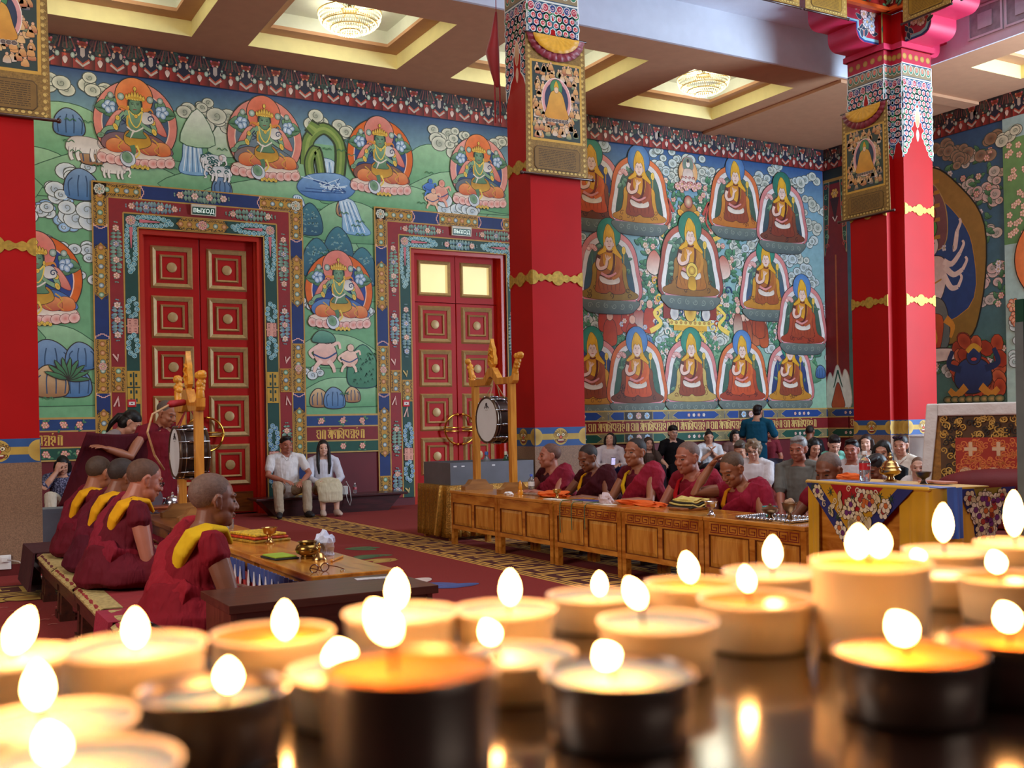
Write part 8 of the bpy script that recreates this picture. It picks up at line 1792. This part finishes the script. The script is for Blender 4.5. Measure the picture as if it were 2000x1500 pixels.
CAND = [
    (0.025, 0.35, 0.017, 0.0178, 'c', (0.004, 0.002), 0.007, 0.0074, 0.0141, 0.5),
    (0.057, 0.324, 0.021, 0.0195, 'c', (0.0, 0.0), 0.005, 0.006, 0.0104, 0),
    (0.102, 0.339, 0.017, 0.0192, 'o', (0.002, -0.007), 0.005, 0.0063, 0.0114, 0),
    (0.152, 0.35, 0.017, 0.0201, 'c', (-0.001, 0.001), 0.008, 0.007, 0.0131, 0),
    (0.186, 0.335, 0.017, 0.0178, 'c', (0.0, -0.004), 0.008, 0.0064, 0.0117, 0),
    (0.241, 0.362, 0.013, 0.0175, 'c', (0.001, -0.005), 0.005, 0.005, 0.0087, 0),
    (0.276, 0.341, 0.017, 0.0186, 'o', (-0.003, -0.002), 0.007, 0.0066, 0.0116, -0.2),
    (0.325, 0.347, 0.017, 0.0204, 'c', (-0.001, -0.002), 0.009, 0.0067, 0.0124, 0),
    (0.297, 0.267, 0.032, 0.0202, 'o', (0.0, 0.001), 0.007, 0.0088, 0.0109, 0),
    (0.444, 0.351, 0.017, 0.0206, 'c', (-0.005, -0.002), 0.014, 0.008, 0.0175, 0),
    (0.497, 0.35, 0.017, 0.0205, 'c', (-0.001, 0.001), 0.015, 0.0084, 0.0224, 0),
    (0.391, 0.278, 0.017, 0.0206, 'o', (-0.01, 0.0), 0.007, 0.0066, 0.0083, -0.4),
    (0.4, 0.318, 0.013, 0.0175, 'c', (-0.012, 0.004), 0.008, 0.0059, 0.0065, -0.6),
    (0.216, 0.285, 0.017, 0.0193, 'c', (-0.009, 0.0), 0.01, 0.0059, 0.0101, -0.5),
    (0.271, 0.298, 0.017, 0.0206, 'o', (-0.005, -0.001), 0.008, 0.0051, 0.0086, -0.2),
    (0.164, 0.287, 0.012, 0.0175, 'c', (-0.008, 0.004), 0.007, 0.0058, 0.0073, -0.5),
    (0.089, 0.201, 0.034, 0.0178, 'o', (-0.004, 0.004), 0.009, 0.0056, 0.0089, -0.6),
    (0.109, 0.288, 0.014, 0.0175, 'c', (-0.004, -0.003), 0.005, 0.0092, 0.0086, -0.2),
    (0.067, 0.275, 0.017, 0.0185, 'c', (0.003, -0.004), 0.004, 0.006, 0.0078, 0.0),
    (0.029, 0.266, 0.017, 0.0175, 'c', (-0.003, 0.007), 0.007, 0.006, 0.0103, 0.0),
    (0.028, 0.227, 0.017, 0.0199, 'c', (-0.004, 0.001), 0.005, 0.0058, 0.0077, -0.3),
    (0.163, 0.232, 0.017, 0.0198, 'c', (-0.004, 0.0), 0.005, 0.0064, 0.0067, -0.7),
    (0.244, 0.206, 0.017, 0.02, 'o', (-0.002, 0.001), 0.007, 0.0076, 0.0095, -0.7),
    (0.284, 0.203, 0.017, 0.0175, 'o', (-0.004, -0.002), 0.007, 0.0064, 0.008, -0.5)]
LAB = ['tea light with tall flame leaning right at the far left picture edge', 'cream tea light with upright flame before the red bench mat', 'amber tea light in front of the brown desk corner', 'cream tea light with upright flame below the brown desk right end', 'cream tea light just right of the one below the desk end', 'smallest flamed tea light in the far row, left of the amber ones', 'amber tea light in the far row beneath the fourth cabinet', 'cream tea light in the far row beneath the nearest cabinet', 'tall clear cup candle with a double flame below the brocade triangle', 'cream tea light with upright flame below the blue scarf', 'cream tea light with the tallest flame at the far right edge', 'amber tea light at the right edge behind the front pair', 'short tea light with small leaning flame beside the tall clear cup', 'large cream tea light in the middle row with flame leaning left', 'amber tea light in the middle row beside the tall clear cup', 'low tea light half hidden behind the big foreground candle, right side', 'biggest foreground candle, amber wax in a dark metal cup', 'low tea light half hidden behind the big foreground candle, left side', 'open cream tea light with dished wax left of the biggest candle', 'tea light with tall upright flame at the left edge', 'nearest tea light, cut by the bottom left corner', 'cream tea light in a dark metal cup right of the biggest candle', 'amber tea light in a metal cup, left of the front right pair', 'amber tea light cut by the right edge, right of the front pair']
for (x, y, h, r, k, fo, fz, fw, fh, le), lb in zip(CAND, LAB):
    t = thing('tea_light', lb, 'candle', (x, y, TZ+.0005), R_.random()*6, 'burning tea lights on the stand'); t.rotation_euler.z = 0
    metal = y < .24 and x > .05 or 'metal' in lb or 'open cream' in lb
    c = MB(); c.lathe([(.001, 0), (r*.9, 0), (r*.93, .001), (r*.97, h*.6), (r*1.0, h*.95), (r*1.035, h), (r*1.02, h+.0005), (r*.985, h*.97), (r*.95 if metal else r*.925, h*.55), (r*.9, .3*h if metal else .0012), (.001, h*.25 if metal else .0011)], seg=40, cap=False); c.obj('cup', M_alu if metal else M_cup, t, 60)
    wz = h*(.975 if k == 'o' else .95) if 'dished' not in lb else h*.8
    c = MB(); lo = h*.27 if metal else .0015
    c.lathe([(.0008, lo), (r*.85, lo+.0003), (r*.91, h*.5), (r*.945, h*.78), (r*.985, wz), (r*.8, wz-.0008), (r*.5, wz-.0012), (.0008, wz-.001)], seg=36, cap=False); c.obj('wax', M_amb if k == 'o' else M_wax, t, 60)
    b = (fo[0]+le*fh*-.0, fo[1], h+fz)
    rtv = rt.normalized(); d = Vector((0, 0, 1))+rtv*le; d.normalize()
    ctr = Vector(b); base = ctr-d*fh*.42
    MB().tube([(ctr.x*.6-(0), ctr.y*.6, wz-.002), tuple(base), tuple(base+d*fh*.2)], .0006, 6).obj('wick', M_wick, t)
    f = link('flame', FLM, None, t, tuple(ctr)); f.scale = (fw, fw, fh); f.rotation_mode = 'QUATERNION'; f.rotation_quaternion = d.to_track_quat('Z', 'Y')
    if 'double' in lb: 
        f.location = tuple(ctr-rtv*fw*.4); f2 = link('flame', FLM, None, t, tuple(ctr+rtv*fw*.45)); f2.scale = (fw*.8, fw*.8, fh*.95); f.scale = (fw*.8, fw*.8, fh)
